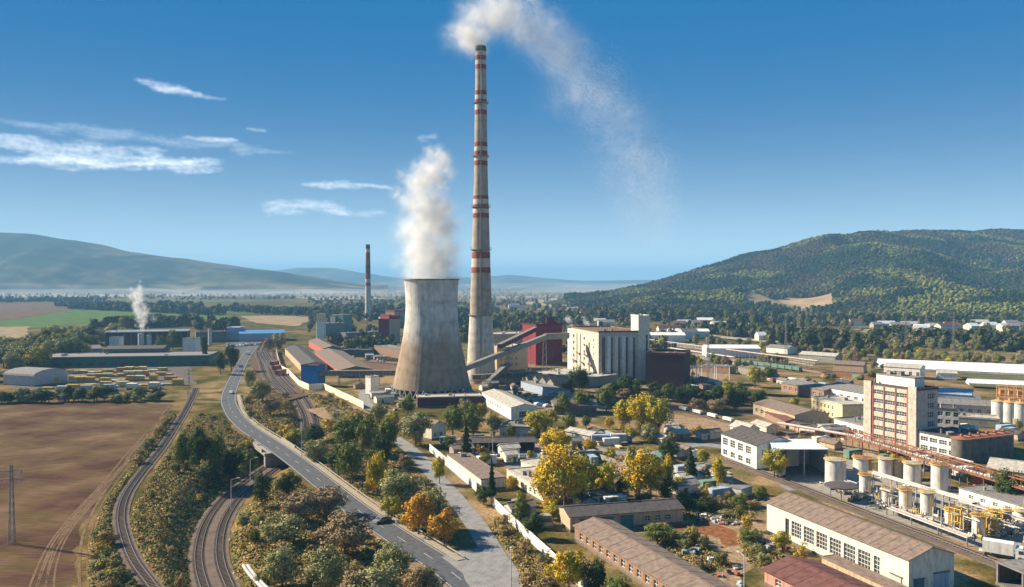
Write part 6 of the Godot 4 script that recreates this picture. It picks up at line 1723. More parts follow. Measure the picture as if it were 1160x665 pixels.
	for k in 2:
		var b := MB.new()
		var off := Vector3(k * 0.9, 0, 0)
		var q := spline([Vector3(-54.1, 0.0, -161.0) - pt.position, Vector3(-51.0, 0.0, -155.7) - pt.position, Vector3(-45.9, 0.0, -148.2) - pt.position, Vector3(-38.0, 0.0, -137.3) - pt.position], 2.0)
		for i in q.size() - 1: b.tube(q[i] + off + Vector3(0, 0.6, 0), q[i + 1] + off + Vector3(0, 0.6, 0), 0.35, 0.35, 10, false)
		part(b, "pipe", M.pipe, pt)
	# houses of the villages across the valley
	for i in 46:
		var right := i % 3 != 0
		var p: Vector3 = Vector3(rng.randf_range(430, 640), 0, rng.randf_range(-900, -1040)) if right else Vector3(rng.randf_range(-330, 120), 0, rng.randf_range(-1000, -1800))
		if i % 5 == 0: p = Vector3(rng.randf_range(150, 300), 0, rng.randf_range(-740, -1050))
		bld("village_house", "small distant white house with a pitched roof across the valley", "house", p, p + Vector3(rng.randf_range(10, 24), 0, rng.randf_range(-5, 5)), rng.randf_range(9, 13), rng.randf_range(4, 7), {wall = ["white_wall", "cream", "concrete"][i % 3], roof = ["roof_red", "roof_pale", "roof_white", "roof_grey"][rng.randi() % 4], shape = "gable", rise = 3.0, seam = 0.0, plinth = false, group = "village houses across the valley"})
	bld("goods_shed", "long pale goods shed on the plain left of the greenhouse", "building", Vector3(207.2, 0.0, -579.2), Vector3(225.9, 0.0, -560.7), 12, 5, {wall = "concrete", roof = "roof_pale", shape = "gable", rise = 1.8, seam = 0.0})
	bld("goods_shed", "brown-roofed goods shed between the greenhouse and the red brick hall", "building", Vector3(205.0, 0.0, -511.6), Vector3(219.9, 0.0, -501.9), 12, 5, {wall = "tan_wall", roof = "roof_brown", shape = "gable", rise = 1.8, seam = 0.0})
	bld("goods_shed", "small white goods shed beyond the long straight railway", "building", Vector3(203.7, 0.0, -642.9), Vector3(215.5, 0.0, -627.6), 12, 5, {wall = "white_wall", roof = "roof_grey", shape = "gable", rise = 1.8, seam = 0.0})
	bld("goods_shed", "flat grey goods shed right of the switchyard gantries", "building", Vector3(140.1, 0.0, -497.1), Vector3(151.9, 0.0, -479.0), 10, 4.5, {wall = "concrete", roof = "roof_grey", clutter = 4})
	bld("goods_shed", "low brick goods shed just below the pale pipe bridge", "building", Vector3(118.3, 0.0, -511.6), Vector3(134.6, 0.0, -497.1), 9, 4, {wall = "brick", roof = "roof_grey", clutter = 3})
	for e in [[Vector3(146.7, 0.0, -605.9), 0, 40, "long low white depot on the plain behind the brown block"], [Vector3(116.0, 0.0, -753.3), 0, 46, "white depot with grey roof right of the stair tower"], [Vector3(158.9, 0.0, -811.3), 0, 40, "pale depot far behind the stair tower"], [Vector3(240.0, 0.0, -909.3), 0, 30, "white farm depot in the middle of the plain"]]:
		var p: Vector3 = e[0]
		bld("depot", e[3], "building", p, p + Vector3(e[2], 0, 3), 20, 7, {wall = "white_wall", roof = "roof_white", shape = "gable", rise = 2.0, seam = 0.0})

# ------------------------------------------------------------------ trees
func make_clutter() -> void:
	var lots := [
		[[Vector3(-25.5, 0.0, -289.1), Vector3(10.3, 0.0, -292.4), Vector3(12.9, 0.0, -260.4), Vector3(-5.4, 0.0, -245.8), Vector3(-18.7, 0.0, -260.4)], "in the parking yard beside the dark scrap shed", 26], [[Vector3(21.9, 0.0, -306.0), Vector3(45.0, 0.0, -302.5), Vector3(47.3, 0.0, -276.9), Vector3(24.4, 0.0, -276.9)], "beside the lorries on the works road", 16],
		[[Vector3(-16.9, 0.0, -439.0), Vector3(9.5, 0.0, -431.8), Vector3(34.6, 0.0, -393.1), Vector3(23.8, 0.0, -360.7), Vector3(4.2, 0.0, -381.6), Vector3(-14.3, 0.0, -405.2)], "below the tall chimney and the barrel bays", 26], [[Vector3(97.4, 0.0, -313.3), Vector3(131.7, 0.0, -346.4), Vector3(129.1, 0.0, -289.1), Vector3(110.6, 0.0, -271.2), Vector3(97.2, 0.0, -289.1)], "in the yard left of the office block", 28],
		[[Vector3(116.0, 0.0, -276.9), Vector3(135.2, 0.0, -255.4), Vector3(135.9, 0.0, -236.9), Vector3(125.4, 0.0, -236.9), Vector3(109.1, 0.0, -260.4)], "under the lattice pipe bridge", 18], [[Vector3(-85.6, 0.0, -431.8), Vector3(-66.4, 0.0, -446.5), Vector3(-42.5, 0.0, -351.0), Vector3(-58.8, 0.0, -355.8)], "left of the cooling tower foot", 16],
		[[Vector3(141.0, 0.0, -492.5), Vector3(213.6, 0.0, -479.0), Vector3(189.5, 0.0, -424.8), Vector3(142.6, 0.0, -431.8)], "on the plain behind the brick hall", 18], [[Vector3(-145.0, 0.0, -627.6), Vector3(-101.9, 0.0, -712.5), Vector3(-69.4, 0.0, -516.7), Vector3(-102.8, 0.0, -479.0)], "around the coal yard", 22], [[Vector3(176.2, 0.0, -333.2), Vector3(207.7, 0.0, -325.0), Vector3(184.9, 0.0, -289.1), Vector3(162.5, 0.0, -289.1)], "behind the row of grey silos", 16],
		[[Vector3(49.6, 0.0, -236.9), Vector3(58.5, 0.0, -241.2), Vector3(64.7, 0.0, -217.2), Vector3(50.2, 0.0, -206.9), Vector3(45.5, 0.0, -217.2)], "round the small white kiosk", 10], [[Vector3(-1.9, 0.0, -220.9), Vector3(12.8, 0.0, -193.2), Vector3(12.2, 0.0, -183.7), Vector3(4.1, 0.0, -186.3)], "behind the lower street wall", 8], [[Vector3(96.7, 0.0, -585.7), Vector3(148.0, 0.0, -537.8), Vector3(114.1, 0.0, -431.8), Vector3(92.1, 0.0, -418.1)], "in the yard right of the brown block", 18], [[Vector3(18.6, 0.0, -281.4), Vector3(41.0, 0.0, -265.7), Vector3(65.8, 0.0, -271.2), Vector3(62.7, 0.0, -236.9), Vector3(45.5, 0.0, -217.2), Vector3(26.8, 0.0, -220.9)], "in the rough ground below the works road", 26], [[Vector3(62.9, 0.0, -317.1), Vector3(82.0, 0.0, -286.0), Vector3(71.0, 0.0, -274.0), Vector3(48.3, 0.0, -274.0), Vector3(45.6, 0.0, -295.7)], "in the dirt yard before the white workshop", 16], [[Vector3(9.7, 0.0, -220.9), Vector3(28.8, 0.0, -217.2), Vector3(43.1, 0.0, -205.3), Vector3(13.2, 0.0, -199.1)], "between the yellow trees and the garage shed", 14], [[Vector3(130.3, 0.0, -231.6), Vector3(141.4, 0.0, -217.2), Vector3(130.6, 0.0, -200.6), Vector3(124.5, 0.0, -212.8)], "right of the storage tanks", 12]]
	for a in lots:
		var poly := PackedVector2Array(a[0].map(func(e): return Vector2(e.x, e.z)))
		for i in int(a[2] * 1.7):
			var q := in_poly(poly)
			if blocked(q.x, q.y, 1.0): continue
			var p := Vector3(q.x, 0, q.y)
			var turn := 0.35 + (PI / 2 if rng.randf() < 0.4 else 0.0) + rng.randf_range(-0.1, 0.1)
			match [0, 1, 2, 3, 3, 2, 0, 1, 2, 2][rng.randi() % 10]:
				0:
					var m: String = ["blue_grey", "wood", "white_wall", "concrete", "green_pale"][rng.randi() % 5]
					var t := thing("shipping_container", "steel container standing " + a[1], "container", p, turn, "containers " + a[1])
					var b := MB.new()
					b.box(Vector3(0, 1.35, 0), Vector3(6.0, 2.5, 2.4))
					for k in 12: b.box(Vector3(-2.75 + k * 0.5, 1.35, 0), Vector3(0.2, 2.4, 2.5))
					part(b, "body", M[m], t)
					var dr := MB.new()
					dr.box(Vector3(3.04, 1.35, 0.6), Vector3(0.1, 2.3, 1.1))
					dr.box(Vector3(3.04, 1.35, -0.6), Vector3(0.1, 2.3, 1.1))
					part(dr, "door", M.steel, t)
				1:
					var d := Vector3(cos(turn), 0, -sin(turn))
					var w := rng.randf_range(4, 9)
					bld("small_shed", "small shed with pitched roof " + a[1], "shed", p - d * w / 2, p + d * w / 2, rng.randf_range(3.5, 5.5), rng.randf_range(2.2, 3.2), {wall = ["cream", "concrete", "tan_wall", "brick", "grey_wall"][rng.randi() % 5], roof = ["roof_grey", "roof_brown", "roof_dark", "roof_pale"][rng.randi() % 4], shape = "gable", rise = 0.9, seam = 2.0, group = "small sheds " + a[1], win = [{x = 0.8, w = 1.0, y = 1.0, h = 0.9}], door = [["front", 2.4, 1.0, 1.9, "wood"]]})
				2:
					var t := thing("pallet_pile", "pile of pallets and beams lying " + a[1], "pile", p, turn, "piles " + a[1])
					var y := 0.0
					for k in rng.randi_range(2, 5):
						var b := MB.new()
						var hh := rng.randf_range(0.2, 0.5)
						b.xf = Transform3D(Basis(Vector3.UP, rng.randf_range(-0.15, 0.15)), Vector3(rng.randf_range(-0.2, 0.2), y + hh / 2, 0))
						b.box(Vector3.ZERO, Vector3(rng.randf_range(1.6, 3.8), hh, rng.randf_range(1.0, 1.8)))
						y += hh
						part(b, "pallet", M[["wood", "concrete", "rust", "yellow_wall", "pipe"][rng.randi() % 5]], t)
				3:
					plant("shrub", "bush growing " + a[1], "shrub", ["shrub", "green", "lime", "dryshrub", "olive"][rng.randi() % 5], p.x, p.z, rng.randf_range(2.5, 5.5), rng.randf_range(2.2, 6.0), "bushes " + a[1])
	# substation on the plain
	for i in 5:
		var p: Vector3 = Vector3(98.0, 0.0, -454.2).lerp(Vector3(122.2, 0.0, -466.3), i / 4.0) + Vector3(0, 0, -9.0 * (i % 2))
		var t := thing("substation_gantry", ["leftmost pale gantry of the switchyard right of the brown block", "second pale gantry of the switchyard from the brown block", "middle pale gantry of the switchyard right of the brown block", "fourth pale gantry of the switchyard from the brown block", "rightmost pale gantry of the switchyard, farthest from the brown block"][i], "gantry", p, 0.15)
		for x in [-4.5, 4.5]:
			var b := MB.new()
			b.tube(Vector3(x, 0, 0), Vector3(x, 8.5, 0), 0.28, 0.16, 6)
			part(b, "post", M.white_wall, t)
		var b2 := MB.new()
		b2.box(Vector3(0, 8.2, 0), Vector3(9.4, 0.4, 0.4))
		part(b2, "crossbeam", M.white_wall, t)
		for x in [-3.0, 0.0, 3.0]:
			var b3 := MB.new()
			b3.tube(Vector3(x, 8.0, 0), Vector3(x, 6.6, 0), 0.15, 0.15, 6)
			part(b3, "insulator", M.rust, t)
	# more trees in the works, by hand
	for e in [["yellow", 0.0, -220.9, 3.9, 4.4, "small yellow tree inside the street wall by the cream annex"], ["yellow", 26.3, -271.2, 5.4, 4.8, "small yellow tree by the low pale wall"], ["lime", 45.5, -217.2, 4.3, 5.3, "lime tree right of the slim golden poplar"], ["yellow", 38.0, -313.3, 4.1, 4.8, "small yellow tree beside the dirt road's end"], ["lime", 130.6, -228.6, 3.5, 3.5, "yellowish bush by the small dark red shed"], ["yellow", 93.3, -257.9, 3.4, 3.4, "small yellow bush behind the pale canopy"], ["lime", 128.9, -365.7, 5.6, 5.6, "lime bush before the red brick hall"], ["yellow", -39.0, -220.9, 3.9, 4.4, "small yellow tree beside the tall poplar by the road"], ["yellow", -24.3, -186.3, 4.1, 4.5, "low golden tree at the road edge above the junction"], ["lime", 33.6, -217.2, 3.8, 3.8, "lime bush under the tall yellow tree"], ["green", -0.6, -289.1, 4.4, 6.4, "small green tree before the grey store"], ["dark", 4.0, -299.0, 5.3, 6.6, "dark tree right of the grey store"], ["lime", 15.4, -317.1, 6.3, 7.7, "lime tree beside the upper end of the dirt road"], ["green", 29.0, -313.3, 4.8, 5.5, "small green tree by the dirt road"], ["olive", -20.5, -309.6, 6.1, 8.2, "olive tree in the yard behind the scrap shed"], ["green", 52.3, -260.4, 5.2, 5.7, "green tree above the works road bend"], ["lime", 59.7, -250.5, 4.4, 6.1, "lime tree left of the white kiosk"], ["dark", 48.7, -200.6, 5.7, 4.0, "dark bush behind the dirt yard"], ["green", 58.0, -203.7, 4.9, 3.6, "green bush at the left corner of the cream hall"], ["green", 66.0, -212.0, 4.7, 3.7, "green bush behind the cream hall's left end"], ["dark", 44.1, -203.7, 6.3, 4.5, "dark bush at the garage shed's right end"], ["olive", 26.6, -200.6, 5.7, 4.0, "olive bush behind the garage shed"], ["lime", 26.4, -217.2, 3.3, 4.8, "lime bush between the yellow trees"], ["dark", 29.2, -212.0, 4.7, 6.1, "dark tree between the two yellow groups"], ["green", 129.3, -236.9, 3.1, 3.1, "small tree under the pipe bridge"], ["olive", 120.3, -325.0, 4.3, 4.3, "olive bush beside the yellow house"], ["green", 212.3, -470.4, 10.3, 6.2, "green bush before the white long house"], ["dark", 77.9, -393.1, 7.8, 7.8, "dark tree at the right corner of the brown block"], ["dark", 71.2, -399.0, 9.6, 7.9, "dark tree before the brown block"], ["green", 63.4, -411.5, 7.2, 8.1, "green tree before the stair tower"], ["dark", 87.9, -399.0, 8.8, 7.0, "dark tree between the brown block and the freight line"], ["green", 150.2, -470.4, 10.3, 8.3, "green tree left of the red brick hall"], ["dark", 8.1, -365.7, 4.0, 4.8, "dark bush by the pale blue shed"], ["green", -45.0, -346.4, 7.6, 8.4, "green tree below the cooling tower's left foot"], ["lime", -47.4, -321.0, 6.3, 6.3, "lime bush left of the dark red range"], ["olive", -54.4, -329.0, 8.0, 8.7, "olive tree in the scrub below the works wall"]]:
		plant("tree", e[5], "tree", e[0], e[1], e[2], e[3], e[4])

func leaf_quad(mb: MB, r: RandomNumberGenerator, p: Vector3, d: Vector3, s: float) -> void:
	var f := (d + Vector3(r.randfn(), r.randfn(), r.randfn()) * 0.55).normalized()
	var t := f.cross(Vector3(r.randfn(), r.randfn(), r.randfn())).normalized()
	var b := f.cross(t)
	var n := (d * 0.55 + f * 0.6).normalized()
	var q := [p - t * s, p - b * s * 0.62, p + t * s, p + b * s * 0.62]
	mb.smooth_tri([q[0], q[1], q[2]], [n, n, n])
	mb.smooth_tri([q[0], q[2], q[3]], [n, n, n])

# a tree 10 m high and 8 m wide, scaled when planted
func tree_proto(kind: String, sd: int) -> void:
	var K: Dictionary = {
		"yellow": {c = [Color(0.685, 0.408, 0.019), Color(0.538, 0.358, 0.024), Color(0.815, 0.505, 0.031), Color(0.326, 0.278, 0.031), Color(0.24, 0.22, 0.03), Color(0.40, 0.31, 0.02)], shape = "round"},
		"lime": {c = [Color(0.419, 0.349, 0.034), Color(0.298, 0.289, 0.034), Color(0.524, 0.384, 0.034), Color(0.175, 0.192, 0.034)], shape = "round"},
		"green": {c = [Color(0.114, 0.149, 0.029), Color(0.149, 0.175, 0.036), Color(0.088, 0.122, 0.025), Color(0.210, 0.210, 0.041)], shape = "round"},
		"dark": {c = [Color(0.048, 0.078, 0.020), Color(0.070, 0.101, 0.025), Color(0.038, 0.062, 0.017)], shape = "round"},
		"olive": {c = [Color(0.276, 0.266, 0.107), Color(0.338, 0.317, 0.145), Color(0.215, 0.215, 0.077)], shape = "willow"},
		"brown": {c = [Color(0.281, 0.197, 0.106), Color(0.337, 0.235, 0.125), Color(0.206, 0.160, 0.080)], shape = "willow"},
		"orange": {c = [Color(0.524, 0.241, 0.028), Color(0.612, 0.320, 0.034), Color(0.320, 0.204, 0.041)], shape = "round"},
		"spruce": {c = [Color(0.037, 0.062, 0.024), Color(0.052, 0.076, 0.030), Color(0.029, 0.047, 0.020)], shape = "cone"},
		"poplar": {c = [Color(0.432, 0.337, 0.031), Color(0.320, 0.279, 0.031), Color(0.208, 0.208, 0.033), Color(0.576, 0.384, 0.023)], shape = "column"},
		"shrub": {c = [Color(0.157, 0.157, 0.047), Color(0.227, 0.192, 0.066), Color(0.114, 0.122, 0.034)], shape = "bush"},
		"dryshrub": {c = [Color(0.306, 0.207, 0.084), Color(0.233, 0.161, 0.068), Color(0.358, 0.251, 0.102)], shape = "bush"},
		"goldshrub": {c = [Color(0.524, 0.349, 0.028), Color(0.349, 0.262, 0.034), Color(0.218, 0.189, 0.041)], shape = "bush"}}[kind]
	var r := RandomNumberGenerator.new()
	r.seed = sd
	var shape: String = K.shape
	var mb := MB.new()
	var tb := MB.new()
	var bush := shape == "bush"
	var n_clump: int = {"round": 58, "willow": 60, "column": 48, "cone": 0, "bush": 18}[shape]
	if shape == "cone":
		for i in 3600:
			var f := pow(r.randf(), 0.75)
			var y := lerpf(9.9, 0.9, f)
			var a := r.randf() * TAU
			var tier := 0.78 + 0.22 * sin(y * 5.2)
			var rad := (0.15 + 3.6 * f) * tier * sqrt(r.randf_range(0.35, 1.0)) * (1.0 + 0.18 * sin(a * 5.0 + y))
			var d := Vector3(cos(a), 0.35, sin(a)).normalized()
			mb.col = K.c[r.randi() % K.c.size()] * r.randf_range(0.8, 1.2)
			leaf_quad(mb, r, Vector3(cos(a) * rad, y, sin(a) * rad), d, r.randf_range(0.2, 0.4))
		tb.tube(Vector3.ZERO, Vector3(0, 9.0, 0), 0.22, 0.03, 6, false)
	else:
		var cy: float = {"round": 5.5, "willow": 5.1, "column": 5.4, "bush": 4.6}[shape]
		var ry: float = {"round": 4.4, "willow": 4.7, "column": 4.7, "bush": 5.2}[shape]
		var rx: float = {"round": 4.0, "willow": 4.0, "column": 3.4, "bush": 4.2}[shape]
		var lobe := Vector3(r.randf_range(-0.6, 0.6), 0, r.randf_range(-0.6, 0.6))
		tb.tube(Vector3.ZERO, Vector3(0, cy * 0.7, 0), 0.28, 0.17, 7, false)
		for i in n_clump:
			var d := Vector3(r.randfn(), r.randfn() * 0.9 + 0.1, r.randfn()).normalized()
			var k := r.randf_range(0.3, 0.88)
			var c := Vector3(d.x * rx * k, cy + d.y * ry * k, d.z * rx * k) + lobe * (1.0 - absf(d.y))
			if bush: c.y = maxf(c.y, 1.2)
			var rc := r.randf_range(0.85, 1.5) * (1.0 if not bush else 1.35)
			if i < 7: tb.tube(Vector3(0, cy * r.randf_range(0.3, 0.65), 0), c, 0.12, 0.04, 5, false)
			var tone: Color = K.c[r.randi() % K.c.size()]
			for j in (105 if not bush else 60):
				var e := Vector3(r.randfn(), r.randfn() + 0.25, r.randfn()).normalized()
				var p := c + e * rc * r.randf_range(0.55, 1.12)
				if shape == "willow": p.y -= r.randf() * 0.5
				mb.col = (tone.lerp(K.c[r.randi() % K.c.size()], 0.35)) * r.randf_range(0.75, 1.25)
				leaf_quad(mb, r, p, (e + (c - Vector3(0, cy, 0)) * 0.12).normalized(), r.randf_range(0.13, 0.29) if not bush else r.randf_range(0.24, 0.5))
	if not protos.has(kind): protos[kind] = []
	protos[kind].append([mb.mesh(), tb.mesh()])

func plant(nm: String, label: String, cat: String, kind: String, x: float, z: float, w: float, h: float, group := "") -> void:
	var t := thing(nm, label, cat, Vector3(x, ground_at(x, z) - 0.1, z), rng.randf() * TAU, group)
	var p: Array = protos[kind][rng.randi() % protos[kind].size()]
	var sw := w / 8.4
	var sh := h / 10.0
	t.scale = Vector3(sw * rng.randf_range(0.92, 1.08), sh, sw * rng.randf_range(0.92, 1.08))
	inst(p[1], "trunk", M.bark, t)
	inst(p[0], "crown", M.leaf, t)

func make_trees() -> void:
	var i := 0
	for k in ["yellow", "lime", "green", "dark", "olive", "brown", "orange", "spruce", "poplar", "shrub", "dryshrub", "goldshrub"]:
		for v in (3 if k in ["yellow", "shrub", "dryshrub"] else 2):
			tree_proto(k, 100 + i)
			i += 1
	var list := [
		["olive", -43.6, -151.7, 7.3, 8.3, "grey-green willow at the bottom beside the pale ground pipes"], ["olive", -35.1, -148.2, 8.5, 9.1, "large grey-green willow at the bottom, second from the railway"], ["brown", -35.4, -169.4, 11.9, 9.7, "broad brownish tree overhanging the main road, tallest of its clump"],
		["brown", -46.0, -197.5, 10.9, 8.2, "brown bushy tree left of the road below the bridge"], ["brown", -51.0, -191.8, 9.7, 8.4, "brown-green tree between the cutting and the road"], ["dark", -64.1, -205.3, 5.4, 9.5, "dark narrow tree right beside the double track"], ["dark", -60.1, -215.4, 7.6, 7.1, "dark round tree close to the bridge parapet"],
		["olive", -50.8, -176.2, 10.8, 7.0, "low olive tree in the scrub right of the double track"], ["olive", -23.3, -156.2, 7.9, 7.6, "grey willow right at the bottom of the road"], ["olive", -23.1, -141.0, 9.6, 9.0, "large willow cut by the bottom edge left of the junction"], ["brown", -27.4, -141.0, 6.8, 8.1, "brown tree cut by the bottom edge"], ["brown", -16.5, -146.5, 6.4, 6.8, "brown bushy tree left of the junction"],
		["green", -45.6, -228.6, 9.5, 12.6, "big green tree right of the road below the bridge"], ["dark", -51.5, -236.9, 6.8, 9.4, "dark green tree at the right edge of the road"], ["poplar", -36.4, -215.4, 6.6, 13.7, "tall green poplar right of the road"], ["olive", -28.7, -204.5, 13.0, 11.2, "wide greyish tree above the side street"], ["lime", -29.2, -193.2, 5.1, 6.4, "yellow-green tree low beside the road edge"],
		["orange", -21.3, -182.4, 8.0, 10.0, "orange autumn tree in the wedge between road and side street"], ["orange", -15.0, -176.2, 7.7, 7.7, "second orange tree in the wedge, nearer the junction"], ["olive", -18.5, -186.3, 8.2, 11.1, "grey-green tree behind the two orange ones"], ["olive", -33.8, -281.4, 12.4, 13.6, "round olive tree left of the brown gable house"], ["lime", -20.7, -228.6, 4.3, 8.5, "slim yellow-green poplar beside the side street"],
		["spruce", -14.7, -256.6, 5.6, 13.5, "dark spruce behind the white street wall"], ["green", -22.1, -299.0, 9.2, 11.8, "green tree behind the brown gable house"], ["green", -14.3, -295.7, 9.7, 12.3, "green tree right of the brown gable house"], ["olive", -19.7, -337.5, 7.4, 9.6, "olive tree before the dark red range"], ["lime", -12.7, -329.0, 5.8, 8.7, "thin yellowish tree at the white gabled hall corner"], ["olive", -6.6, -299.0, 6.6, 10.5, "olive tree before the grey store"],
		["spruce", -5.4, -212.8, 3.7, 10.8, "slim spruce standing inside the street wall"], ["dark", -7.3, -206.9, 5.9, 5.0, "dark shrubby tree at the gap in the street wall"], ["lime", 9.3, -290.8, 12.1, 12.1, "large olive-yellow tree beside the pale works road"], ["orange", 7.4, -292.4, 4.5, 5.8, "small rusty tree beneath the olive-yellow one"], ["yellow", 13.8, -260.4, 12.6, 9.7, "yellow-green round tree behind the big yellow pair"],
		["yellow", 13.4, -202.1, 15.5, 16.9, "largest bright yellow tree, in front of the cream annex"], ["yellow", 8.7, -208.6, 9.2, 11.0, "bright yellow tree leaning left of the largest one"], ["yellow", 10.0, -197.5, 5.2, 5.2, "small low yellow tree at the foot of the largest one"], ["lime", 24.1, -210.2, 9.2, 11.1, "yellow-green tree right of the largest yellow tree"], ["lime", 19.9, -212.0, 7.0, 12.1, "yellow-green tree touching the largest yellow tree on its right"],
		["yellow", 33.1, -208.6, 10.5, 14.2, "tall bright yellow tree above the garage shed"], ["lime", 36.7, -212.0, 7.0, 12.6, "yellow-green tree right against the tall yellow one"], ["poplar", 41.6, -215.4, 4.3, 12.8, "slim golden poplar right of the tall yellow tree"], ["dark", 40.4, -206.9, 5.0, 7.7, "dark shaded tree at the foot of the slim golden poplar"], ["dark", 48.6, -250.5, 6.6, 9.4, "dark tree behind the slim golden poplar"],
		["spruce", 51.2, -229.6, 7.1, 10.1, "broad green spruce right of the poplar"], ["poplar", 56.8, -220.0, 4.6, 10.6, "yellow-green conical tree before the white workshop"], ["goldshrub", 59.0, -217.2, 2.9, 3.3, "small golden bush beside the conical tree"], ["green", 2.1, -189.0, 5.4, 7.1, "green tree inside the lower street wall"], ["dark", 5.0, -179.9, 5.5, 5.9, "dark green tree right of it, by the lower street wall"],
		["yellow", 10.5, -148.2, 7.2, 9.1, "bright yellow tree at the bottom beside the brick shed"], ["dark", 15.2, -146.5, 5.5, 7.4, "dark green tree right of the bottom yellow tree"], ["green", 19.0, -141.0, 6.2, 6.2, "green tree cut by the bottom edge beside the brick shed"], ["poplar", 42.2, -304.2, 9.4, 14.0, "yellow-green poplar left of the golden pair"], ["yellow", 48.4, -299.0, 12.5, 16.4, "golden tree in the group before the silo block"], ["lime", 54.1, -295.7, 11.0, 16.2, "yellow-green tree right in the group before the silo block"], ["olive", 48.9, -286.0, 7.5, 7.5, "round olive tree at the foot of the golden group"], ["lime", 43.3, -289.1, 5.7, 5.7, "small lime tree at the foot of the golden group"],
		["green", 21.3, -302.5, 6.6, 8.6, "green tree beside the pale works road hut"], ["yellow", 16.7, -271.2, 7.7, 7.2, "small yellow tree right of the pale works road"], ["dark", 35.0, -418.1, 12.9, 13.8, "dark tree in the shade before the silo block"], ["dark", 28.6, -399.0, 7.9, 9.6, "dark bush-like tree left in the shade before the silo block"], ["dark", 56.7, -399.0, 11.4, 11.4, "dark tree at the foot of the striped front"], ["green", 21.8, -346.4, 8.4, 9.9, "green tree left of the round-roofed store"], ["green", 29.4, -351.0, 8.5, 10.0, "green tree in front of the round-roofed store"], ["green", 41.9, -355.8, 10.2, 11.7, "green tree right of the round-roofed store"], ["dark", 35.4, -365.7, 6.4, 7.2, "dark tree behind the round-roofed store"],
		["lime", 131.8, -435.4, 10.5, 12.4, "round yellow-green tree left of the red brick hall"], ["lime", 103.3, -384.4, 6.8, 10.1, "yellow-green tree beside the freight line"], ["brown", 81.2, -351.0, 7.7, 7.7, "round brown tree left of the pair by the freight line"], ["brown", 88.7, -348.7, 8.4, 7.7, "round brown tree right of the pair by the freight line"], ["dark", 98.8, -355.8, 7.8, 10.2, "dark tree behind the freight wagons"], ["green", 111.7, -393.1, 9.5, 8.6, "green tree at the road behind the freight line"],
		["lime", 77.3, -235.8, 8.8, 9.3, "yellow-green tree before the white workshop's right end"], ["dark", 129.6, -208.6, 9.2, 9.2, "dark green tree at the right edge before the low white hall"], ["dark", 129.4, -217.2, 4.3, 3.8, "dark bush-like tree left of the edge tree"], ["green", 143.9, -351.0, 3.9, 6.9, "small green tree in front of the yellow house"], ["green", 32.1, -176.2, 7.7, 4.6, "spreading green shrub behind the brick shed"], ["goldshrub", 54.5, -185.0, 3.7, 4.1, "yellow bush at the back of the dirt yard"], ["lime", 57.8, -171.0, 4.1, 4.9, "yellow-green bush against the cream hall front"], ["goldshrub", 59.5, -165.1, 3.3, 4.4, "golden bush against the cream hall windows"],
		["green", -100.8, -245.8, 6.5, 11.9, "dark green tree at the left end of the clump by the single track"], ["dark", -94.2, -241.2, 8.0, 14.3, "dark tree second from left in the clump by the road bend"], ["green", -89.7, -243.5, 8.6, 14.4, "tall green tree in the middle of the clump by the road bend"], ["dark", -85.7, -245.8, 7.6, 12.4, "dark tree right of the middle of the clump"], ["green", -84.5, -255.4, 6.7, 9.5, "green tree at the right end of the clump next to the road"], ["dark", -89.1, -234.8, 7.7, 7.7, "low dark tree in front of the clump"],
		["goldshrub", -86.0, -302.5, 9.3, 8.0, "yellow bush in the scrub right of the road"], ["lime", -80.2, -295.7, 7.8, 8.4, "yellow-green tree next to the yellow bush"], ["goldshrub", -71.1, -313.3, 7.6, 6.2, "small yellow bush near the dirt patch"], ["dark", -71.7, -289.1, 10.8, 9.5, "dark tree in the scrub left of the yellow bush"], ["green", -56.2, -271.2, 10.7, 11.9, "green tree above the road, left of the big one"], ["green", -47.5, -265.7, 9.9, 13.4, "tall green tree left of the round olive one"], ["dark", -55.2, -286.0, 9.4, 10.7, "dark tree between the two tall green ones"], ["green", -41.9, -271.2, 8.9, 11.9, "green tree beside the upper side street"], ["dark", -40.5, -248.1, 7.6, 10.9, "dark tree above the side street's shaded stretch"], ["olive", -63.4, -257.9, 8.5, 7.4, "olive shrub-tree just right of the bridge"], ["olive", -119.8, -381.6, 10.9, 12.6, "olive tree between the road and the sidings"], ["brown", -104.6, -346.4, 9.9, 9.1, "brown tree in the scrub inside the road bend"], ["olive", -140.7, -431.8, 8.5, 11.4, "olive tree right beside the road bend"],
		["dark", -214.8, -560.7, 5.5, 19.7, "slim dark conifer at the right end of the green factory"], ["dark", -180.8, -516.7, 11.4, 18.2, "dark tree left of the road near the parking lot"], ["dark", -180.6, -497.1, 8.7, 14.2, "dark tree second left of the road near the parking lot"], ["brown", -199.4, -659.0, 10.1, 13.0, "brown tree beside the sidings"], ["olive", -196.3, -675.9, 16.3, 16.3, "olive tree right of the parking lot"], ["lime", -263.3, -675.9, 5.9, 8.9, "small golden tree behind the green factory"], ["green", -285.6, -675.9, 14.9, 16.3, "green tree under the right end of the canopy"], ["green", -288.6, -659.0, 11.6, 13.0, "green tree under the middle of the canopy"]]
	for e in list:
		var nm: String = {"shrub": "shrub", "dryshrub": "shrub", "goldshrub": "shrub", "spruce": "spruce_tree", "poplar": "poplar_tree"}.get(e[0], "tree")
		plant(nm, e[5], "shrub" if nm == "shrub" else "tree", e[0], e[1], e[2], e[3], e[4])
	# hedge below the storage yard and the wood at the far left
	for k in 34:
		var p: Vector3 = Vector3(-247.2, 0.0, -381.6).lerp(Vector3(-169.8, 0.0, -387.3), k / 33.0) + Vector3(rng.randf_range(-2, 2), 0, rng.randf_range(-3, 5))
		plant("hedge_tree", "dark low hedge tree between the storage yard and the ploughed field", "tree", ["dark", "dark", "green", "olive"][rng.randi() % 4], p.x, p.z, rng.randf_range(5, 9), rng.randf_range(4.5, 8.0), "hedge above the ploughed field")
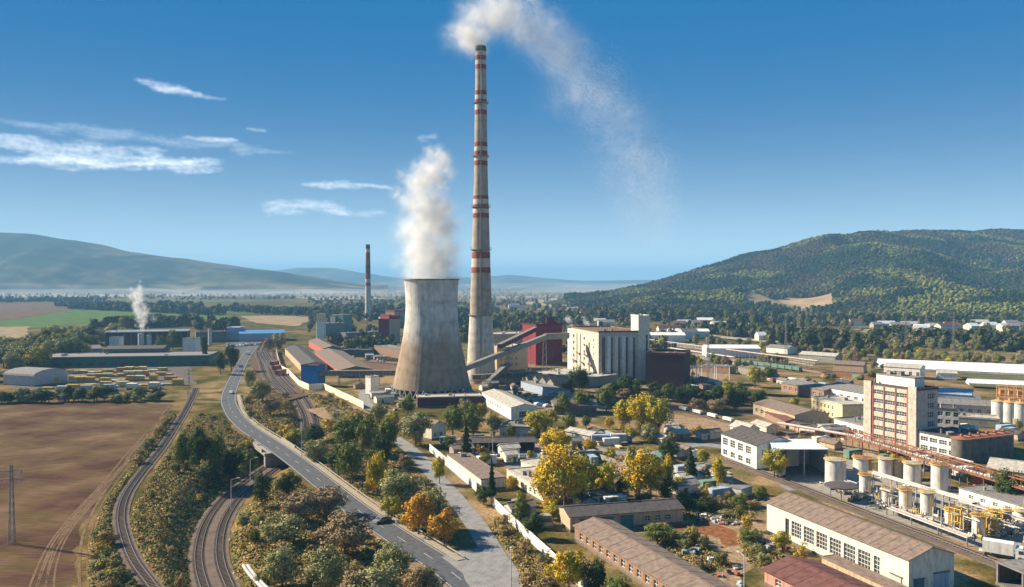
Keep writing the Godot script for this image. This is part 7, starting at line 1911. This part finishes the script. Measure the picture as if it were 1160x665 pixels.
	for k in 30:
		var p: Vector3 = Vector3(44.8, 0.0, -399.0).lerp(Vector3(115.2, 0.0, -365.7), k / 29.0) + Vector3(rng.randf_range(-2, 2), 0, rng.randf_range(-5, 3))
		if blocked(p.x, p.z, 1.0): continue
		plant("hedge_tree", "dark low tree in the row behind the freight line", "tree", ["dark", "dark", "green", "brown"][rng.randi() % 4], p.x, p.z, rng.randf_range(6, 9), rng.randf_range(5, 9), "tree row behind the freight line")
	for k in 84:
		var u := rng.randf()
		var p: Vector3 = Vector3(-325.6, 0.0, -497.1).lerp(Vector3(-402.6, 0.0, -775.4), u * u * 0.6 + u * 0.4) + Vector3(rng.randf_range(-25, 25), 0, rng.randf_range(-60, 40))
		if blocked(p.x, p.z, 2.0): continue
		plant("wood_tree", "yellow-olive tree in the small wood left of the green factory", "tree", ["olive", "lime", "lime", "green", "dark"][rng.randi() % 5], p.x, p.z, rng.randf_range(12, 18), rng.randf_range(13, 19), "wood left of the green factory")

func make_scrub() -> void:
	# shrubs one by one in the rough ground around the railways, the rest of the rough growth as one mass
	var areas := [
		[[Vector3(-146.5, 0.0, -346.4), Vector3(-135.6, 0.0, -329.0), Vector3(-103.1, 0.0, -217.2), Vector3(-89.3, 0.0, -186.3), Vector3(-75.7, 0.0, -163.0), Vector3(-60.8, 0.0, -141.0), Vector3(-73.3, 0.0, -141.0), Vector3(-92.2, 0.0, -173.9), Vector3(-105.4, 0.0, -208.6), Vector3(-125.4, 0.0, -274.0)], "low shrub between the ploughed field and the single track", 36],
		[[Vector3(-136.6, 0.0, -346.4), Vector3(-125.9, 0.0, -346.4), Vector3(-109.8, 0.0, -313.3), Vector3(-83.7, 0.0, -271.2), Vector3(-76.3, 0.0, -236.9), Vector3(-76.0, 0.0, -208.6), Vector3(-73.6, 0.0, -186.3), Vector3(-66.3, 0.0, -163.0), Vector3(-56.4, 0.0, -141.0), Vector3(-63.3, 0.0, -144.9), Vector3(-80.7, 0.0, -173.9), Vector3(-93.4, 0.0, -196.8), Vector3(-104.8, 0.0, -231.6), Vector3(-121.1, 0.0, -289.1)], "low shrub between the single track and the double track", 26],
		[[Vector3(-71.6, 0.0, -231.6), Vector3(-60.5, 0.0, -228.6), Vector3(-38.1, 0.0, -191.8), Vector3(-26.9, 0.0, -173.9), Vector3(-17.0, 0.0, -153.4), Vector3(-15.6, 0.0, -141.0), Vector3(-48.3, 0.0, -141.0), Vector3(-55.6, 0.0, -158.1), Vector3(-65.4, 0.0, -186.3), Vector3(-70.5, 0.0, -212.8)], "low shrub between the double track and the main road", 34],
		[[Vector3(-140.3, 0.0, -431.8), Vector3(-113.3, 0.0, -411.5), Vector3(-99.7, 0.0, -411.5), Vector3(-66.6, 0.0, -355.8), Vector3(-47.1, 0.0, -329.0), Vector3(-31.6, 0.0, -260.4), Vector3(-13.3, 0.0, -200.6), Vector3(-15.8, 0.0, -178.6), Vector3(-22.6, 0.0, -186.3), Vector3(-45.0, 0.0, -226.6), Vector3(-77.5, 0.0, -281.4), Vector3(-105.6, 0.0, -325.0), Vector3(-125.8, 0.0, -370.9)], "low shrub in the rough ground between road and works wall", 62],
		[[Vector3(-4.3, 0.0, -196.8), Vector3(3.9, 0.0, -176.2), Vector3(10.3, 0.0, -155.7), Vector3(6.2, 0.0, -141.0), Vector3(3.1, 0.0, -141.0), Vector3(0.9, 0.0, -163.0), Vector3(-4.1, 0.0, -186.3)], "low shrub on the grass verge inside the street wall", 10],
		[[Vector3(24.0, 0.0, -217.2), Vector3(42.9, 0.0, -204.5), Vector3(52.7, 0.0, -217.2), Vector3(63.2, 0.0, -204.5), Vector3(57.6, 0.0, -193.2), Vector3(38.4, 0.0, -193.2), Vector3(27.1, 0.0, -204.5)], "low shrub behind the garage shed", 18],
		[[Vector3(31.9, 0.0, -186.3), Vector3(40.4, 0.0, -183.0), Vector3(45.0, 0.0, -163.0), Vector3(37.3, 0.0, -153.4), Vector3(33.5, 0.0, -168.3)], "low shrub between the brick shed and the dirt yard", 12],
		[[Vector3(54.5, 0.0, -186.3), Vector3(58.5, 0.0, -163.0), Vector3(54.2, 0.0, -158.1), Vector3(48.6, 0.0, -163.0), Vector3(49.6, 0.0, -173.9)], "low shrub before the cream hall front", 8]]
	var lots := []
	for a in areas:
		var poly := PackedVector2Array(a[0].map(func(e): return Vector2(e.x, e.z)))
		lots.append(poly)
		var done := 0
		var tries := 0
		while done < a[2] and tries < 4000:
			tries += 1
			var q := in_poly(poly)
			if blocked(q.x, q.y, 1.0): continue
			done += 1
			plant("shrub", a[1], "shrub", ["shrub", "dryshrub", "shrub", "dryshrub", "dryshrub", "goldshrub", "olive", "green"][rng.randi() % 8], q.x, q.y, rng.randf_range(2.2, 5.0), rng.randf_range(1.5, 4.2), "shrubs: " + a[1].substr(10))
	# grass tufts and weeds
	var tuft := MB.new()
	var r := RandomNumberGenerator.new()
	r.seed = 77
	for i in 22:
		var e := Vector3(r.randfn(), absf(r.randfn()) * 0.8 + 0.1, r.randfn()).normalized()
		var s := r.randf_range(0.7, 1.25)
		tuft.col = Color(s, s, s)
		leaf_quad(tuft, r, Vector3(e.x * 0.75, e.y * 0.42, e.z * 0.75) * r.randf_range(0.5, 1.1), (e + Vector3.UP).normalized(), r.randf_range(0.14, 0.3))
	var spots := []
	var shares := [4600, 8000, 4200, 8500, 700, 1200, 500, 400]
	for k in lots.size():
		for i in shares[k]:
			var q := in_poly(lots[k])
			if not blocked(q.x, q.y, 0.1): spots.append(q)
	scatter("rough_grass", "dry rough grass and weeds on the waste ground by the railways", tuft.mesh(), spots, [Color(0.42, 0.31, 0.12), Color(0.34, 0.25, 0.085), Color(0.20, 0.19, 0.055), Color(0.36, 0.23, 0.10), Color(0.21, 0.20, 0.06)], 0.6, 1.5)
	# the trees and bushes of the plain beyond the works, too many to count
	var fn := FastNoiseLite.new()
	fn.seed = 41
	fn.frequency = 0.006
	var far := []
	var tries := 0
	while far.size() < 4200 and tries < 90000:
		tries += 1
		var d := exp(rng.randf_range(log(640.0), log(5200.0)))
		var u := rng.randf_range(-80, 1240)
		var x := (u - 580.0) / 910.0 * d
		var n := fn.get_noise_2d(x, -d * 2.2)
		var want := 0.1
		if d < 900.0 and u < 720.0: want = 0.22
		if u < 350.0 and d < 2400.0: continue
		if u > 620.0 and d < 1250.0: want = 0.24
		if n < want or right_hill(x, -d) > 0.0: continue
		if u < 360.0 and d < 900.0: continue
		if d < 1000.0 and blocked(x, -d, 3.0): continue
		far.append(Vector2(x, -d))
	scatter("distant_trees", "scattered trees and copses covering the hazy plain beyond the works", far_crown(110, 9, 0.62), far, [Color(0.09, 0.105, 0.035), Color(0.14, 0.135, 0.05), Color(0.17, 0.145, 0.065), Color(0.065, 0.08, 0.03), Color(0.16, 0.12, 0.065)], 0.4, 0.95)
	# bushes and small trees of the near plain, right of the works
	for k in [["green", 110], ["olive", 200], ["brown", 120], ["dark", 70], ["lime", 50]]:
		var near := []
		var go := 0
		while near.size() < k[1] and go < 9000:
			go += 1
			var d := exp(rng.randf_range(log(520.0), log(1080.0)))
			var u := rng.randf_range(700, 1220)
			var x := (u - 580.0) / 910.0 * d
			if fn.get_noise_2d(x * 1.6, -d * 1.6) < 0.06 or blocked(x, -d, 3.0): continue
			near.append(Vector2(x, -d))
		scatter("plain_copse", "%s bushes and small trees dotted over the plain right of the works" % {"green": "green", "olive": "grey-green", "brown": "brownish", "dark": "dark", "lime": "yellowish"}[k[0]], protos[k[0]][0][0], near, [Color(1, 1, 1)], 0.4, 0.85)
	# tree belts along the fields at far left
	var belt := []
	for e in [[Vector3(-897.3, 0.0, -1648.9), Vector3(-490.8, 0.0, -1352.8), 260, 7.0], [Vector3(-488.8, 0.0, -976.7), Vector3(-411.9, 0.0, -1054.9), 160, 10.0], [Vector3(-1392.2, 0.0, -2110.8), Vector3(-1160.1, 0.0, -2294.4), 120, 9.0], [Vector3(-1020.1, 0.0, -1819.5), Vector3(-654.9, 0.0, -1702.1), 200, 12.0], [Vector3(-388.5, 0.0, -995.2), Vector3(-331.5, 0.0, -941.8), 30, 8.0], [Vector3(110.5, 0.0, -1256.1), Vector3(378.8, 0.0, -1076.5), 300, 16.0], [Vector3(378.8, 0.0, -1076.5), Vector3(696.1, 0.0, -1054.9), 200, 10.0], [Vector3(170.6, 0.0, -1551.8), Vector3(356.0, 0.0, -1198.9), 160, 24.0], [Vector3(248.6, 0.0, -753.3), Vector3(290.0, 0.0, -642.9), 110, 10.0], [Vector3(212.7, 0.0, -879.0), Vector3(297.9, 0.0, -712.5), 110, 14.0], [Vector3(358.3, 0.0, -775.4), Vector3(427.8, 0.0, -659.0), 120, 9.0], [Vector3(-85.9, 0.0, -976.7), Vector3(96.7, 0.0, -1098.9), 160, 24.0], [Vector3(-554.5, 0.0, -1551.8), Vector3(-197.8, 0.0, -1198.9), 160, 14.0], [Vector3(-341.2, 0.0, -1551.8), Vector3(-58.0, 0.0, -1318.9), 200, 20.0]]:
		for i in e[2]:
			var p: Vector3 = e[0].lerp(e[1], rng.randf()) + Vector3(rng.randfn(), 0, rng.randfn() * 1.5) * e[3]
			if not blocked(p.x, p.z, 2.0): belt.append(Vector2(p.x, p.z))
	scatter("tree_belt", "dark belts of trees along the far fields and the foot of the hill", far_crown(150, 12, 0.5), belt, [Color(0.035, 0.05, 0.018), Color(0.05, 0.065, 0.022), Color(0.08, 0.085, 0.03), Color(0.11, 0.09, 0.04)], 0.7, 1.3)

func in_poly(poly: PackedVector2Array) -> Vector2:
	var bb := Rect2(poly[0], Vector2.ZERO)
	for p in poly: bb = bb.expand(p)
	for i in 60:
		var q := Vector2(rng.randf_range(bb.position.x, bb.end.x), rng.randf_range(bb.position.y, bb.end.y))
		if Geometry2D.is_point_in_polygon(q, poly): return q
	return poly[0]

func scatter(nm: String, label: String, mesh: Mesh, spots: Array, tones: Array, s0: float, s1: float) -> void:
	var mm := MultiMesh.new()
	mm.transform_format = MultiMesh.TRANSFORM_3D
	mm.use_colors = true
	mm.mesh = mesh
	mm.instance_count = spots.size()
	for i in spots.size():
		var q: Vector2 = spots[i]
		var s := rng.randf_range(s0, s1)
		mm.set_instance_transform(i, Transform3D(Basis(Vector3.UP, rng.randf() * TAU).scaled(Vector3(s, s * rng.randf_range(0.75, 1.2), s)), Vector3(q.x, ground_at(q.x, q.y) - 0.05, q.y)))
		mm.set_instance_color(i, tones[rng.randi() % tones.size()] * rng.randf_range(0.8, 1.2))
	var o := MultiMeshInstance3D.new()
	o.name = numbered(nm)
	o.multimesh = mm
	o.material_override = M.far_leaf
	tag(o, label, nm.replace("_", " "), "", "stuff")
	add_child(o)
